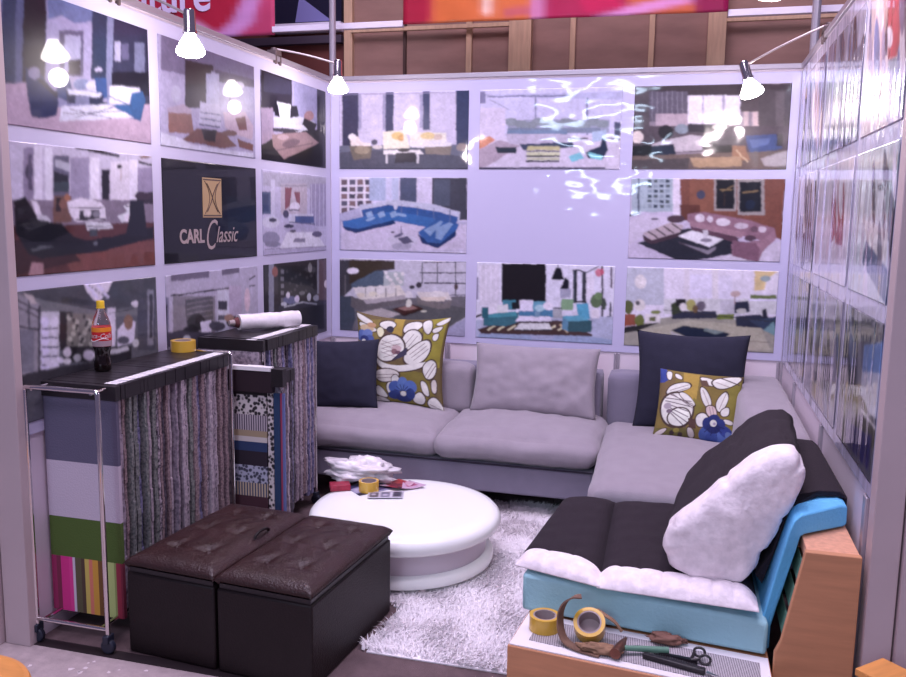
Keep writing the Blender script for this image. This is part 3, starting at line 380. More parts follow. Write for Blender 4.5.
  ((38,38,46,20,13,75,18,65,561,10,551),(139,142,157,75,-5,145,1,135,575,65,561),(52,48,51,145,1,1008,12,1004,573,137,479),(145,90,82,201,102,196,128,184,147,166,157,147,155,131,141,119,119,115,93,120,68,132,49,149,39,168,41,186,54,197,76),(32,31,34,202,30,826,90,822,489,196,392),(122,122,127,245,83,290,87,289,136,244,131),(122,122,127,244,168,288,173,287,222,243,216),(122,122,127,242,253,287,258,286,307,242,301),(122,122,127,241,338,286,344,285,393,240,386),(122,122,127,240,423,284,430,283,479,239,472),(67,66,67,356,119,353,126,347,132,339,134,329,133,321,129,315,122,313,114,315,107,321,102,330,99,339,100,348,105,354,111),(67,66,67,432,215,429,222,423,227,414,230,405,228,396,224,390,217,388,209,390,202,396,197,405,194,415,196,424,200,429,207),(67,66,67,510,313,507,320,501,326,492,328,482,327,473,322,467,315,465,307,467,300,473,294,482,292,492,293,501,298,507,305),(67,66,67,590,414,587,422,581,427,572,429,561,428,552,423,546,415,544,407,546,400,553,395,562,393,572,394,581,399,588,406),(67,66,67,676,231,673,239,667,244,657,247,647,246,637,241,631,234,629,226,631,218,638,213,647,210,658,211,667,216,673,223),(67,66,67,760,334,758,342,751,347,741,349,731,348,721,343,714,336,712,327,715,320,721,314,731,312,742,313,751,318,758,325),(67,66,67,414,375,411,383,405,388,396,390,387,388,378,384,372,377,370,369,372,362,379,356,387,354,397,356,406,360,412,367),(67,66,67,495,197,493,204,487,210,478,212,468,211,459,207,453,200,451,192,453,185,459,179,468,177,478,178,487,182,493,189),(67,66,67,575,296,572,304,566,309,557,311,547,310,538,305,531,298,529,290,532,283,538,277,547,275,557,276,566,281,573,288),(67,66,67,657,398,654,406,648,411,638,413,628,412,619,407,612,400,610,391,612,384,619,378,628,376,639,378,648,383,655,390),(67,66,67,744,213,742,221,735,226,725,229,715,228,705,223,699,216,696,208,699,200,705,194,715,192,726,193,735,198,742,205),(67,66,67,400,261,397,268,391,273,383,276,373,274,364,270,359,263,357,255,359,248,365,243,374,240,383,242,392,246,398,253),(67,66,67,477,359,475,367,468,372,459,374,450,373,441,368,435,361,433,353,435,346,441,340,450,338,460,340,469,344,475,351),(67,66,67,560,179,558,187,551,192,542,194,532,193,523,189,517,182,515,174,517,167,523,161,532,159,543,160,552,164,558,171),(96,78,83,845,12,1008,25,1004,573,839,546),(138,139,149,827,10,862,13,858,468,822,462),(122,122,120,739,107,735,136,725,157,711,168,696,167,683,153,673,129,670,101,674,73,684,51,697,40,713,41,726,55,735,79),(218,209,215,1024,355,1021,379,1010,396,995,405,978,403,964,390,953,370,950,346,954,322,964,305,979,296,996,298,1011,311,1021,331),(112,117,147,517,493,504,513,468,524,417,526,362,516,313,498,280,475,269,452,281,433,315,421,364,419,419,428,469,445,504,469),(220,217,226,376,407,373,423,364,435,351,440,338,438,326,429,318,414,315,398,318,382,327,371,339,365,353,367,365,376,373,390),(223,217,235,525,481,521,500,509,514,493,520,475,517,460,505,449,488,445,468,449,450,461,436,477,430,494,433,510,444,521,461),(192,196,204,717,486,713,508,704,525,690,533,675,530,661,518,652,498,649,475,653,453,662,437,676,428,691,431,705,443,714,463),(150,154,166,857,522,852,538,837,550,815,554,792,550,771,539,757,523,752,505,757,488,772,477,793,472,816,476,838,487,852,503),(109,111,113,616,418,611,429,597,436,577,438,556,434,536,426,523,415,518,403,523,393,537,386,556,384,578,387,598,395,612,406),(49,50,62,209,515,549,524,1004,573,1000,1043,203,857),(193,199,204,285,548,584,537,579,521,280,533),(164,168,178,580,537,819,604,823,589,583,522),(32,32,40,297,580,1003,628,1001,988,544,885),(207,211,218,328,512,324,521,311,528,293,529,273,526,255,518,243,507,238,496,243,486,255,480,273,478,293,481,311,489,324,500),)),
 'B00': ((0.0662, 0.9475, 1.9347, 2.4225), 'printed photo of cream sofas before tall curtains, top left of back wall', (186, 181, 205),
  ((193,186,207,4,-20,998,19,1006,780,2,773),(58,57,78,28,-19,156,-14,155,774,27,773),(63,65,91,368,-19,430,-16,432,527,369,526),(65,70,98,653,-7,706,-5,709,494,656,493),(53,61,89,901,-10,1005,-6,1013,754,908,753),(151,146,172,4,25,902,33,901,23,4,14),(151,148,173,156,25,179,26,179,483,155,483),(151,148,173,344,32,368,33,369,487,345,487),(151,148,173,630,43,653,44,655,467,632,466),(102,105,121,2,693,1005,678,1008,1011,2,1013),(80,81,94,2,773,634,725,1006,857,1008,1011,2,1013),(220,208,202,83,561,147,562,179,642,251,656,259,722,99,707),(110,102,91,83,693,267,695,251,854,115,880),(147,135,116,251,748,245,771,227,789,202,799,173,799,147,789,130,770,123,747,130,724,147,706,173,696,202,696,227,706,245,725),(222,217,218,139,575,136,592,127,606,114,613,100,613,87,605,78,591,75,574,78,557,87,543,100,536,115,536,127,544,136,558),(222,216,196,345,513,525,490,557,724,354,736),(213,184,120,510,568,505,590,492,608,474,618,453,618,434,607,421,589,416,566,421,544,434,526,452,516,473,516,492,527,505,545),(199,156,98,510,594,507,611,501,624,492,632,481,631,472,624,465,610,463,593,465,576,472,563,481,555,491,555,501,563,507,577),(222,216,202,556,517,831,534,839,676,557,698),(216,194,141,755,572,749,591,733,607,708,615,681,615,656,605,639,589,633,570,639,550,656,535,680,526,708,527,732,536,749,552),(199,181,167,801,585,798,602,790,615,778,622,764,622,752,615,743,601,740,584,743,568,751,554,764,547,777,547,789,555,798,568),(222,217,221,556,646,786,624,877,663,863,727,665,725,557,711),(130,120,110,665,713,877,702,863,817,681,803),(147,135,128,998,716,993,738,981,756,963,765,943,765,925,755,912,737,908,715,912,693,924,675,942,665,962,666,980,676,993,694),(222,217,216,354,749,634,751,665,803,354,801),(205,202,204,370,801,385,802,386,920,370,920),(205,202,204,611,803,627,803,627,920,612,920),(55,52,57,448,789,603,777,604,907,441,920),(64,59,61,557,751,552,762,539,771,521,776,500,776,481,770,468,761,464,750,468,738,481,729,500,725,521,725,539,730,552,739),(77,74,90,306,643,304,660,297,674,288,681,277,681,268,674,261,660,259,643,261,626,268,612,277,604,288,605,297,612,304,626),(203,194,190,346,709,342,721,331,730,315,735,298,734,282,729,271,720,267,709,271,697,282,688,298,683,315,683,331,689,342,698),(71,72,86,2,986,1008,985,1008,1011,2,1013),)),
 'B10': ((1.0207, 1.902, 1.9347, 2.4225), 'printed photo of a pale window lounge with striped coffee table, top middle of back wall', (200, 197, 223),
  ((179,178,208,-19,22,70,63,995,61,997,158,70,88),(102,103,129,55,95,640,104,640,89,55,80),(127,128,156,394,87,405,88,412,534,401,533),(115,115,146,751,125,765,125,775,614,761,614),(153,156,176,205,379,915,397,918,555,207,542),(135,142,148,284,406,280,428,266,445,246,454,223,454,203,444,189,426,183,404,188,382,202,365,222,356,245,357,265,367,279,384),(135,142,148,350,433,345,454,331,471,311,480,289,480,268,470,254,452,249,430,253,409,267,392,287,383,310,383,330,393,344,411),(135,142,148,414,459,410,480,396,497,376,507,354,506,334,496,319,479,314,457,319,435,332,418,352,409,375,410,395,420,409,437),(135,142,148,477,411,473,432,459,449,440,458,417,458,397,448,383,430,378,408,382,387,396,370,416,361,438,361,458,372,472,389),(135,142,148,541,437,537,458,524,475,504,484,482,484,462,474,448,456,442,435,447,413,460,396,480,387,502,388,522,398,536,415),(135,142,148,605,463,601,484,587,501,568,510,546,510,526,500,512,483,507,461,511,440,524,423,544,414,566,414,586,424,600,442),(135,142,148,667,415,663,436,649,453,630,462,608,462,588,452,574,434,569,413,574,392,587,375,606,366,628,366,648,376,662,394),(135,142,148,730,441,726,462,713,479,693,488,672,488,652,478,638,460,633,439,637,418,650,401,670,392,691,392,711,402,725,420),(135,142,148,793,467,789,488,776,505,756,514,735,514,715,504,701,486,696,465,700,444,714,427,733,418,754,418,774,428,788,446),(135,142,148,854,420,850,441,837,457,817,466,796,466,776,456,763,439,757,417,762,396,775,380,794,371,815,371,835,381,849,398),(135,142,148,916,445,912,466,899,483,880,492,858,492,839,482,825,464,820,443,824,422,837,405,856,396,878,397,897,407,911,424),(122,131,150,206,480,855,493,857,554,207,542),(209,200,219,-2,223,188,229,193,605,2,602),(126,123,152,-19,22,40,24,42,174,-17,172),(139,138,164,69,130,216,259,219,250,72,121),(203,195,212,-12,602,1021,569,1031,996,-8,998),(203,138,110,-12,627,76,578,121,629,4,755),(169,154,167,-11,755,150,630,296,707,66,959,-8,985),(117,136,161,206,505,627,513,628,562,207,555),(185,178,196,193,555,649,563,665,662,223,681),(59,67,89,289,682,665,662,680,724,326,758),(41,49,61,122,718,275,719,276,795,137,794),(186,181,136,354,708,582,710,583,760,347,758),(45,45,55,341,778,583,780,583,765,340,763),(205,206,172,348,783,583,785,584,822,348,821),(56,56,62,342,842,584,843,584,826,341,824),(191,192,165,349,846,584,847,585,884,349,884),(37,37,45,342,905,585,906,585,888,342,887),(54,50,62,643,612,775,614,776,632,643,630),(54,50,62,899,616,995,617,995,635,900,634),(170,187,209,801,541,897,518,900,640,804,663),(28,36,62,758,786,860,713,872,615,892,616,916,763,878,885,780,860),(134,202,208,779,786,876,824,878,885,794,860),(122,188,201,640,835,723,786,753,860,670,910),(72,74,97,949,422,990,423,994,593,953,592),(77,74,93,7,972,900,972,901,996,7,998),)),
 'B20': ((1.9752, 2.8565, 1.9347, 2.4225), 'printed photo of a brown-curtained lounge with blue armchair, top right of back wall', (136, 125, 135),
  ((63,53,57,-16,-31,1000,13,1005,150,-13,112),(82,74,78,-16,-31,97,-26,114,644,0,643),(92,86,99,99,69,348,79,359,433,109,427),(124,118,128,113,69,119,70,130,464,123,464),(124,118,128,146,71,152,71,163,465,156,465),(124,118,128,179,72,185,72,196,465,189,465),(124,118,128,211,73,218,73,229,466,222,466),(124,118,128,244,75,251,75,262,467,255,467),(124,118,128,277,76,283,76,295,468,288,467),(124,118,128,309,77,316,77,327,468,321,468),(173,157,165,146,333,356,338,362,528,151,524),(222,216,225,350,126,682,138,693,465,359,457),(163,156,176,440,129,453,130,463,459,450,459),(163,156,176,568,134,587,135,598,462,579,462),(77,68,71,681,115,831,121,839,329,688,324),(197,178,176,707,325,739,326,747,559,715,559),(202,181,179,764,326,839,329,847,561,772,560),(77,70,73,793,73,1002,81,1024,657,813,654),(96,88,91,899,100,954,102,974,656,919,655),(82,72,78,-4,473,1005,495,1017,796,4,788),(220,208,200,73,607,70,639,60,664,44,678,26,677,9,663,-3,638,-7,606,-4,575,6,550,22,536,40,536,57,550,68,576),(36,32,37,271,551,266,587,253,616,232,632,208,631,187,615,171,585,165,549,169,512,183,483,204,468,227,468,249,485,264,514),(129,139,149,368,517,364,542,352,563,334,574,314,574,295,562,281,541,276,515,280,489,292,469,310,457,331,458,349,470,362,491),(50,44,52,359,457,617,463,620,557,362,552),(222,216,201,580,497,577,513,569,525,556,531,542,531,529,524,519,511,516,496,518,481,527,469,540,462,554,462,567,469,576,482),(184,175,181,82,704,376,588,519,614,460,768,264,790),(37,43,59,116,717,275,694,291,815,119,838),(21,18,21,-5,715,129,693,133,838,-1,862),(28,24,25,464,697,650,699,655,841,469,852),(75,68,72,482,637,710,605,714,699,484,721),(66,81,124,729,606,922,586,965,749,781,829,753,747),(92,109,152,756,653,887,632,877,701,778,747),(106,91,84,-2,837,1003,773,1005,994,2,996),(152,115,89,651,722,733,723,770,888,656,888),(216,194,157,676,774,757,916,761,908,680,766),(169,142,112,384,863,706,841,722,959,414,971),(75,68,69,-1,886,384,863,375,995,2,996),(50,46,47,922,586,960,586,965,726,927,725),(162,153,153,833,865,1003,773,998,959,861,959),)),
 'B01': ((0.0662, 0.9475, 1.3981, 1.8801), 'printed photo of a royal blue curved corner sofa, back wall middle row', (200, 194, 215),
  ((212,206,217,2,9,235,7,236,496,1,502),(98,83,89,18,36,66,36,66,104,18,104),(69,66,80,18,132,66,131,66,199,17,200),(120,98,100,17,227,66,226,66,295,17,296),(84,82,99,17,323,66,322,66,391,17,392),(98,83,89,17,419,66,418,66,487,17,488),(84,82,99,83,36,131,35,131,103,83,104),(98,83,89,83,131,131,130,131,198,83,199),(69,66,80,82,226,131,225,131,294,82,294),(120,98,100,82,322,131,321,131,389,82,390),(84,82,99,82,418,131,416,131,485,82,486),(120,98,100,147,35,195,35,195,102,147,103),(84,82,99,147,130,195,129,195,197,147,198),(98,83,89,147,225,195,224,196,292,147,293),(69,66,80,147,320,196,320,196,388,147,389),(120,98,100,147,416,196,415,196,483,147,484),(69,66,80,211,35,259,34,259,102,211,102),(120,98,100,212,129,260,129,260,196,212,197),(84,82,99,212,224,260,223,260,291,212,292),(98,83,89,212,319,260,318,260,386,212,387),(69,66,80,212,415,260,413,260,482,212,483),(162,172,198,243,7,370,6,371,316,244,319),(178,185,209,418,6,473,6,474,301,419,302),(192,191,215,370,6,418,6,419,302,371,303),(74,81,103,481,6,613,5,615,325,482,327),(59,61,72,729,4,994,2,1000,555,732,563),(72,79,95,744,30,866,29,869,373,747,375),(166,164,190,1,502,179,402,992,582,996,968,0,1015),(192,184,205,17,612,993,608,996,955,16,1000),(181,183,202,163,375,442,301,731,349,946,450,939,583,179,525),(47,81,137,179,443,387,370,560,393,793,454,931,517,917,611,717,563,419,477,196,552),(57,100,158,25,598,419,450,763,535,733,670,435,585,147,732,33,694),(28,50,94,25,667,147,704,435,572,451,626,131,760,49,721),(51,89,146,625,728,763,562,940,610,918,717,797,910,704,887),(23,44,89,625,741,703,860,796,870,918,691,918,771,781,938,657,876),(125,150,185,764,669,871,585,894,611,804,829,765,804),(125,150,185,671,699,794,574,817,587,718,778),(135,159,191,212,483,260,454,276,522,228,551),(135,159,191,308,480,356,452,372,519,324,548),(135,159,191,403,478,451,450,467,517,419,545),(197,198,215,466,382,465,405,460,424,454,435,447,435,441,424,436,406,435,382,436,359,441,340,447,330,454,329,460,340,465,358),(98,105,135,494,354,495,475,501,475,501,354),(98,105,135,620,378,620,512,627,512,626,378),(98,105,135,744,402,745,549,751,549,750,402),(98,105,135,866,426,868,586,874,585,873,426),(136,161,194,290,539,288,550,279,563,264,577,248,588,232,594,220,594,214,588,216,577,225,564,240,550,256,540,272,533,284,533),(136,161,194,537,513,532,521,521,525,505,524,488,519,472,511,462,501,459,492,464,484,476,480,492,480,509,485,524,493,534,503),(191,186,204,625,836,613,872,578,902,528,920,472,922,421,909,385,882,373,847,385,810,420,781,471,763,527,761,578,775,613,801),(160,156,176,579,920,571,944,549,964,518,976,482,977,451,968,429,950,421,927,428,903,450,883,482,871,517,869,549,878,571,896),(84,82,105,468,815,547,785,594,865,516,895),(94,89,115,513,750,511,760,502,774,488,787,471,798,456,805,444,805,438,799,440,788,449,775,463,761,480,750,495,744,507,744),(64,61,77,444,735,442,739,438,743,431,746,424,746,418,744,414,740,412,736,414,731,418,727,424,725,431,724,438,726,442,730),(104,100,126,491,651,499,651,499,787,491,787),)),
 'B21': ((1.9752, 2.8565, 1.3981, 1.8801), 'printed photo of a mauve corner sofa before a brown wood wall, back wall middle row', (190, 181, 204),
  ((111,69,57,326,4,997,0,999,732,797,569,353,497),(123,80,64,392,4,715,2,727,376,404,434),(90,53,44,335,324,467,321,473,531,347,510),(161,174,185,5,-6,286,-8,298,412,15,419),(49,60,75,114,18,140,18,141,55,114,55),(77,87,91,154,18,181,18,181,55,155,55),(131,143,154,194,18,221,18,221,54,195,55),(49,60,75,234,17,260,17,261,54,235,54),(77,87,91,115,80,142,80,143,117,116,117),(131,143,154,155,80,182,80,183,117,156,117),(49,60,75,195,79,222,79,223,116,196,116),(77,87,91,235,79,262,79,263,116,236,116),(131,143,154,117,142,144,142,145,179,118,180),(49,60,75,157,142,184,141,185,179,158,179),(77,87,91,197,141,224,141,225,178,198,178),(131,143,154,237,141,264,140,265,177,238,178),(49,60,75,118,204,145,204,146,241,119,242),(77,87,91,159,204,185,203,186,240,160,241),(131,143,154,199,203,225,203,226,240,200,240),(49,60,75,239,202,265,202,266,239,240,240),(77,87,91,120,267,147,266,148,303,121,304),(131,143,154,160,266,187,265,188,303,161,303),(49,60,75,200,265,227,265,228,302,201,302),(77,87,91,240,264,267,264,268,301,241,301),(131,143,154,121,329,148,328,149,366,122,366),(49,60,75,162,328,189,327,190,365,163,365),(77,87,91,202,327,229,327,230,364,203,364),(131,143,154,242,326,269,326,270,363,243,363),(72,77,96,46,-6,59,-6,70,443,57,443),(214,206,220,280,-8,326,-8,341,535,295,536),(145,139,138,548,-9,689,-10,702,389,560,393),(21,22,30,561,15,677,14,688,365,572,368),(145,139,138,696,2,866,0,881,433,710,438),(21,24,34,710,38,849,37,861,397,721,401),(119,100,68,591,144,668,143,668,126,591,127),(119,100,71,734,180,835,154,833,135,732,161),(119,100,71,606,165,675,92,671,81,603,155),(23,33,54,820,314,818,340,810,361,798,373,784,374,771,362,761,341,757,315,759,289,767,268,780,256,794,255,807,267,816,288),(59,40,32,618,184,625,184,629,330,623,330),(63,65,85,499,198,497,222,489,241,478,252,465,253,452,242,444,223,440,199,442,175,450,156,461,145,474,145,487,155,495,174),(197,189,208,-50,547,138,441,340,510,78,744,-42,902),(197,189,206,488,1027,1018,731,1021,998),(68,62,77,-9,482,72,442,68,418,-13,458),(93,88,104,200,502,197,507,190,512,179,514,167,515,157,513,149,508,146,503,149,498,156,493,167,490,179,490,190,492,197,496),(37,38,49,59,808,396,607,704,646,757,889,421,1018,341,1010),(175,160,166,97,681,288,536,369,583,345,659,160,766),(60,49,56,127,662,197,747,202,732,132,647),(60,49,56,180,628,250,713,255,699,186,614),(60,49,56,233,595,303,680,308,666,238,581),(60,49,56,286,562,355,647,360,633,291,548),(64,46,56,97,693,160,766,345,659,346,709,161,817,106,769),(72,53,63,373,496,368,518,352,536,328,546,302,547,277,538,260,521,254,500,259,478,275,460,299,450,325,449,350,458,367,475),(137,104,119,391,434,495,407,782,497,950,588,967,709,884,883,863,1007,694,942,683,794,867,737,763,693,448,581,394,533),(151,118,131,407,520,761,644,751,718,409,582),(86,60,75,409,582,738,718,701,769,423,631),(207,198,209,504,480,502,502,493,519,480,529,466,530,452,520,443,504,439,482,441,461,450,443,463,433,477,433,491,442,500,459),(199,189,201,557,491,555,510,550,525,543,533,534,534,526,526,520,511,518,492,519,473,524,458,531,450,540,450,548,458,554,472),(209,201,212,668,525,664,546,652,563,634,573,614,574,596,565,582,548,577,527,581,506,593,488,611,478,631,478,649,487,663,503),(188,176,188,785,570,781,586,769,599,751,606,731,607,713,601,700,588,695,573,699,557,711,543,729,536,749,535,767,542,780,554),(99,74,87,849,604,847,620,841,633,831,640,820,641,809,634,802,621,799,606,801,590,807,577,817,569,828,569,839,576,846,588),(201,189,200,900,602,898,618,891,631,882,638,870,639,860,632,852,620,849,604,851,588,858,575,868,568,879,567,889,574,897,586),(117,85,101,688,745,868,786,857,1007,701,941),(146,113,127,843,787,951,613,967,709,884,883),(78,57,70,840,714,837,730,827,743,812,751,795,752,779,745,768,733,764,717,767,701,777,688,793,680,810,679,825,686,836,698),(218,216,224,333,709,423,631,629,735,548,837),(67,58,69,334,772,549,887,563,923,524,925,348,796),(126,121,133,362,796,536,875,586,823,588,860,537,925),(191,188,197,495,629,528,628,532,751,499,752),(126,121,136,558,750,555,761,544,770,528,775,511,776,495,772,484,764,480,753,483,742,494,733,509,728,527,727,543,731,554,739),)),
 'B02': ((0.0662, 0.9475, 0.8546, 1.3445), 'printed photo of two grey sofas and floor lamp, back wall bottom row above floral pillow', (194, 191, 205),
  ((63,62,69,-1,29,445,20,445,142,293,178,130,380,-2,584),(62,53,44,82,25,445,20,445,128,309,149,147,324,81,356),(81,95,112,98,354,293,164,406,171,390,363,98,410),(174,181,183,358,174,517,165,518,354,358,365),(222,217,218,390,186,388,197,384,207,377,213,370,213,364,208,359,199,358,187,359,176,364,166,370,160,377,160,384,165,388,174),(222,217,218,430,278,428,290,424,300,418,306,410,306,404,301,400,292,398,280,399,268,404,259,410,253,417,253,424,258,428,267),(222,217,218,470,208,468,220,464,230,457,235,450,236,444,231,439,222,438,210,439,198,444,188,450,183,457,182,464,187,468,196),(222,217,218,510,301,508,312,504,322,498,328,490,328,484,323,480,314,478,303,479,291,484,281,490,275,497,275,504,280,508,289),(222,217,218,406,239,404,251,400,261,393,266,386,267,380,262,375,253,374,241,375,229,380,219,386,214,393,213,400,218,404,227),(222,217,218,446,332,445,344,440,354,434,359,427,360,420,355,416,346,414,334,416,322,420,312,426,307,434,306,440,311,445,320),(222,217,218,486,261,484,273,480,283,473,289,466,289,460,284,456,275,454,263,455,251,460,242,466,236,473,236,480,240,484,250),(222,217,218,525,191,524,203,519,213,513,218,506,219,500,214,495,205,493,193,495,181,499,171,506,166,513,165,519,170,524,180),(223,217,228,159,172,154,190,141,205,121,214,99,215,79,209,66,195,61,177,66,159,79,144,99,135,121,134,141,140,154,154),(117,112,114,44,233,52,233,52,552,44,552),(59,62,72,658,41,1013,9,1013,-3,658,29),(59,60,68,643,179,999,158,999,142,643,163),(52,53,62,676,313,1001,299,1001,280,676,294),(106,104,114,802,464,1002,449,1002,436,802,450),(70,71,81,658,35,666,35,668,318,660,318),(89,91,99,775,16,783,15,785,296,777,297),(58,58,68,914,9,921,8,926,461,918,462),(57,53,61,605,362,603,374,596,384,587,390,576,391,567,386,560,377,558,365,560,353,567,344,576,338,587,337,596,342,603,351),(57,53,61,660,332,658,349,651,364,642,372,631,373,622,366,615,352,613,335,615,317,622,302,631,294,642,293,651,300,658,314),(222,217,222,590,485,587,515,578,540,566,554,552,555,539,542,530,519,526,490,530,460,538,436,551,422,565,421,578,433,587,456),(77,63,62,940,340,938,357,934,372,928,380,921,380,915,373,911,359,909,342,910,324,915,310,921,302,927,302,934,309,938,323),(107,104,110,-2,584,1025,454,1028,722,882,815,806,972,-3,1089),(88,89,92,326,697,724,557,1004,617,1005,724,806,972,408,967),(159,159,184,806,972,1005,737,1008,1021,806,1040),(67,74,87,-2,528,114,519,130,824,97,1023,-3,1033),(221,214,206,114,409,486,343,542,489,163,571),(222,217,216,216,443,212,470,199,493,181,506,161,508,143,497,131,476,126,449,131,422,143,400,161,386,181,385,199,396,212,417),(222,217,216,298,429,293,456,281,479,263,492,243,494,225,483,213,462,208,435,213,408,225,386,243,373,263,371,281,382,293,403),(222,217,216,378,416,374,443,362,465,344,478,324,480,306,469,294,448,289,422,294,395,306,372,324,359,344,358,361,369,374,389),(222,217,216,458,402,454,429,442,451,424,464,405,466,387,455,375,434,370,408,374,381,387,359,404,346,424,344,442,355,454,376),(129,123,125,209,402,217,402,217,526,209,527),(129,123,125,290,397,298,396,298,520,290,521),(129,123,125,371,391,379,391,379,514,371,515),(129,123,125,451,386,459,386,460,508,452,509),(221,211,195,204,499,201,514,192,526,179,533,164,534,151,529,142,518,139,504,142,489,151,477,164,470,179,469,192,474,201,485),(221,214,197,302,479,298,493,289,505,276,513,262,514,249,508,240,497,237,483,240,469,249,456,262,449,276,448,289,454,298,464),(178,170,174,196,569,526,476,535,530,212,623),(104,99,102,97,521,196,569,212,623,527,531,519,586,180,723,97,660),(215,208,205,621,429,863,412,895,517,645,509),(219,206,193,645,495,848,480,833,535,661,548),(116,110,110,614,457,661,535,834,562,895,504,881,626,787,647,630,591),(222,217,216,848,440,842,458,825,473,800,483,772,485,747,479,730,466,724,449,730,431,747,416,772,406,800,404,824,410,842,423),(178,170,170,147,753,342,668,496,739,302,865),(68,40,38,423,676,583,595,670,643,520,737),(147,115,109,471,658,575,609,630,646,535,694),(46,30,29,431,689,520,737,670,643,670,670,520,764),(213,211,200,583,581,580,605,574,625,564,636,554,637,544,627,537,608,535,585,537,561,544,542,553,530,564,530,573,539,580,558),(213,211,194,702,681,699,687,693,692,683,696,673,697,663,695,657,691,654,685,657,679,663,673,673,670,683,669,693,671,699,675),)),
 'B12': ((1.0207, 1.902, 0.8546, 1.3445), 'printed photo of teal blue chairs before a black panel, back wall bottom row middle', (214, 212, 228),
  ((22,17,21,186,16,508,-1,517,491,192,516),(208,203,216,21,38,171,30,178,557,27,568),(223,217,232,29,51,36,50,41,500,34,501),(223,217,232,66,49,74,48,79,498,72,498),(223,217,232,104,47,111,46,117,495,109,495),(223,217,232,141,45,149,44,155,492,147,493),(144,140,164,-15,199,15,197,19,489,-12,491),(19,17,27,581,46,617,44,642,197,548,203),(47,46,56,591,-31,598,-32,599,45,592,46),(19,19,30,648,171,678,195,680,311,615,315),(159,159,179,615,315,694,310,696,426,617,432),(128,162,125,625,444,711,438,714,580,627,587),(61,68,79,704,65,725,64,733,475,712,477),(27,29,36,718,64,732,63,740,475,726,476),(48,50,59,768,100,797,98,804,470,776,472),(47,46,56,724,73,795,107,798,89,726,55),(81,79,96,799,105,895,10,891,-3,795,91),(222,217,230,797,111,853,108,860,440,804,444),(47,46,56,711,464,804,457,805,483,712,490),(200,122,140,916,91,914,113,906,131,895,142,883,143,871,134,863,116,860,94,862,72,870,54,881,44,893,43,905,52,913,69),(63,58,68,900,3,914,2,929,666,915,668),(184,87,108,923,78,922,95,918,108,913,116,907,116,901,109,897,96,895,80,896,63,899,50,905,42,911,42,917,49,921,62),(89,76,92,963,12,977,12,983,278,969,279),(89,109,78,917,449,914,488,903,520,886,539,867,540,850,524,837,494,832,455,836,416,847,384,863,365,882,364,900,380,912,410),(105,130,89,916,385,913,407,906,425,895,436,882,437,871,428,863,411,859,389,862,366,869,348,880,337,893,336,904,345,912,363),(61,72,59,946,485,945,518,942,546,937,561,930,561,924,547,920,520,918,487,919,454,922,427,927,411,933,411,939,425,944,452),(58,58,74,966,458,980,457,985,675,971,676),(37,36,52,978,649,977,658,973,665,967,669,961,670,955,666,951,660,950,652,951,643,955,636,960,632,966,632,972,635,976,641),(174,179,202,-47,775,1019,633,1028,1006,-44,1045),(150,164,193,31,943,626,888,842,907,1027,942,1028,1019,17,1012),(161,167,195,407,922,597,904,569,986,423,1000),(68,48,45,16,891,181,783,623,718,856,880,856,906,47,942),(221,216,178,95,906,155,834,148,816,88,889),(221,216,178,171,899,230,827,223,810,164,882),(221,216,178,246,893,304,821,298,803,239,875),(221,216,178,320,886,378,814,372,797,314,868),(221,216,178,394,879,452,808,446,790,388,862),(221,216,178,468,872,525,801,519,784,461,855),(221,216,178,541,866,598,795,592,778,535,848),(221,216,178,614,859,670,788,664,771,607,842),(221,216,178,686,852,742,782,736,765,680,835),(221,216,178,758,846,814,776,807,759,751,829),(206,183,143,619,780,678,880,688,860,629,761),(53,105,118,59,699,328,638,315,771,227,832,61,833),(74,142,154,59,686,298,627,314,692,59,739),(46,95,108,43,594,96,590,97,736,44,741),(68,129,146,199,489,296,482,298,613,201,621),(222,217,228,95,550,162,518,164,664,97,683),(215,216,218,163,558,238,539,239,645,157,665),(23,25,29,267,510,326,506,328,598,268,603),(74,122,155,321,625,591,577,600,681,329,717),(223,218,235,326,479,422,472,424,617,328,624),(99,154,175,422,485,517,478,519,596,424,604),(169,202,213,511,570,508,590,498,606,483,616,467,617,452,610,442,595,438,576,441,556,451,540,466,530,482,529,497,537,507,551),(222,217,230,569,540,565,563,556,582,541,593,525,594,510,585,500,568,496,545,499,522,509,503,523,492,540,491,554,500,565,517),(223,218,235,329,690,549,672,565,736,293,760),(48,50,57,300,759,565,736,565,749,300,772),(215,216,216,330,783,544,764,567,841,294,866),(46,44,48,294,866,567,841,567,860,295,884),(117,150,174,439,615,475,613,476,691,440,694),(86,159,187,734,501,819,482,837,687,751,668),(93,162,184,636,665,751,642,838,700,839,752,681,752),(39,81,90,681,726,852,699,848,855,683,857),(89,136,163,636,665,681,726,683,857,639,822),(223,217,226,842,557,898,553,901,669,844,674),(159,161,167,569,579,634,574,637,691,571,696),(48,50,59,569,575,634,570,634,552,569,557),(30,29,33,-13,758,47,699,40,675,-20,734),)),
 'B22': ((1.9752, 2.8565, 0.8546, 1.3445), 'printed photo of a white room with blue sofas, back wall bottom right behind navy cushion', (223, 217, 232),
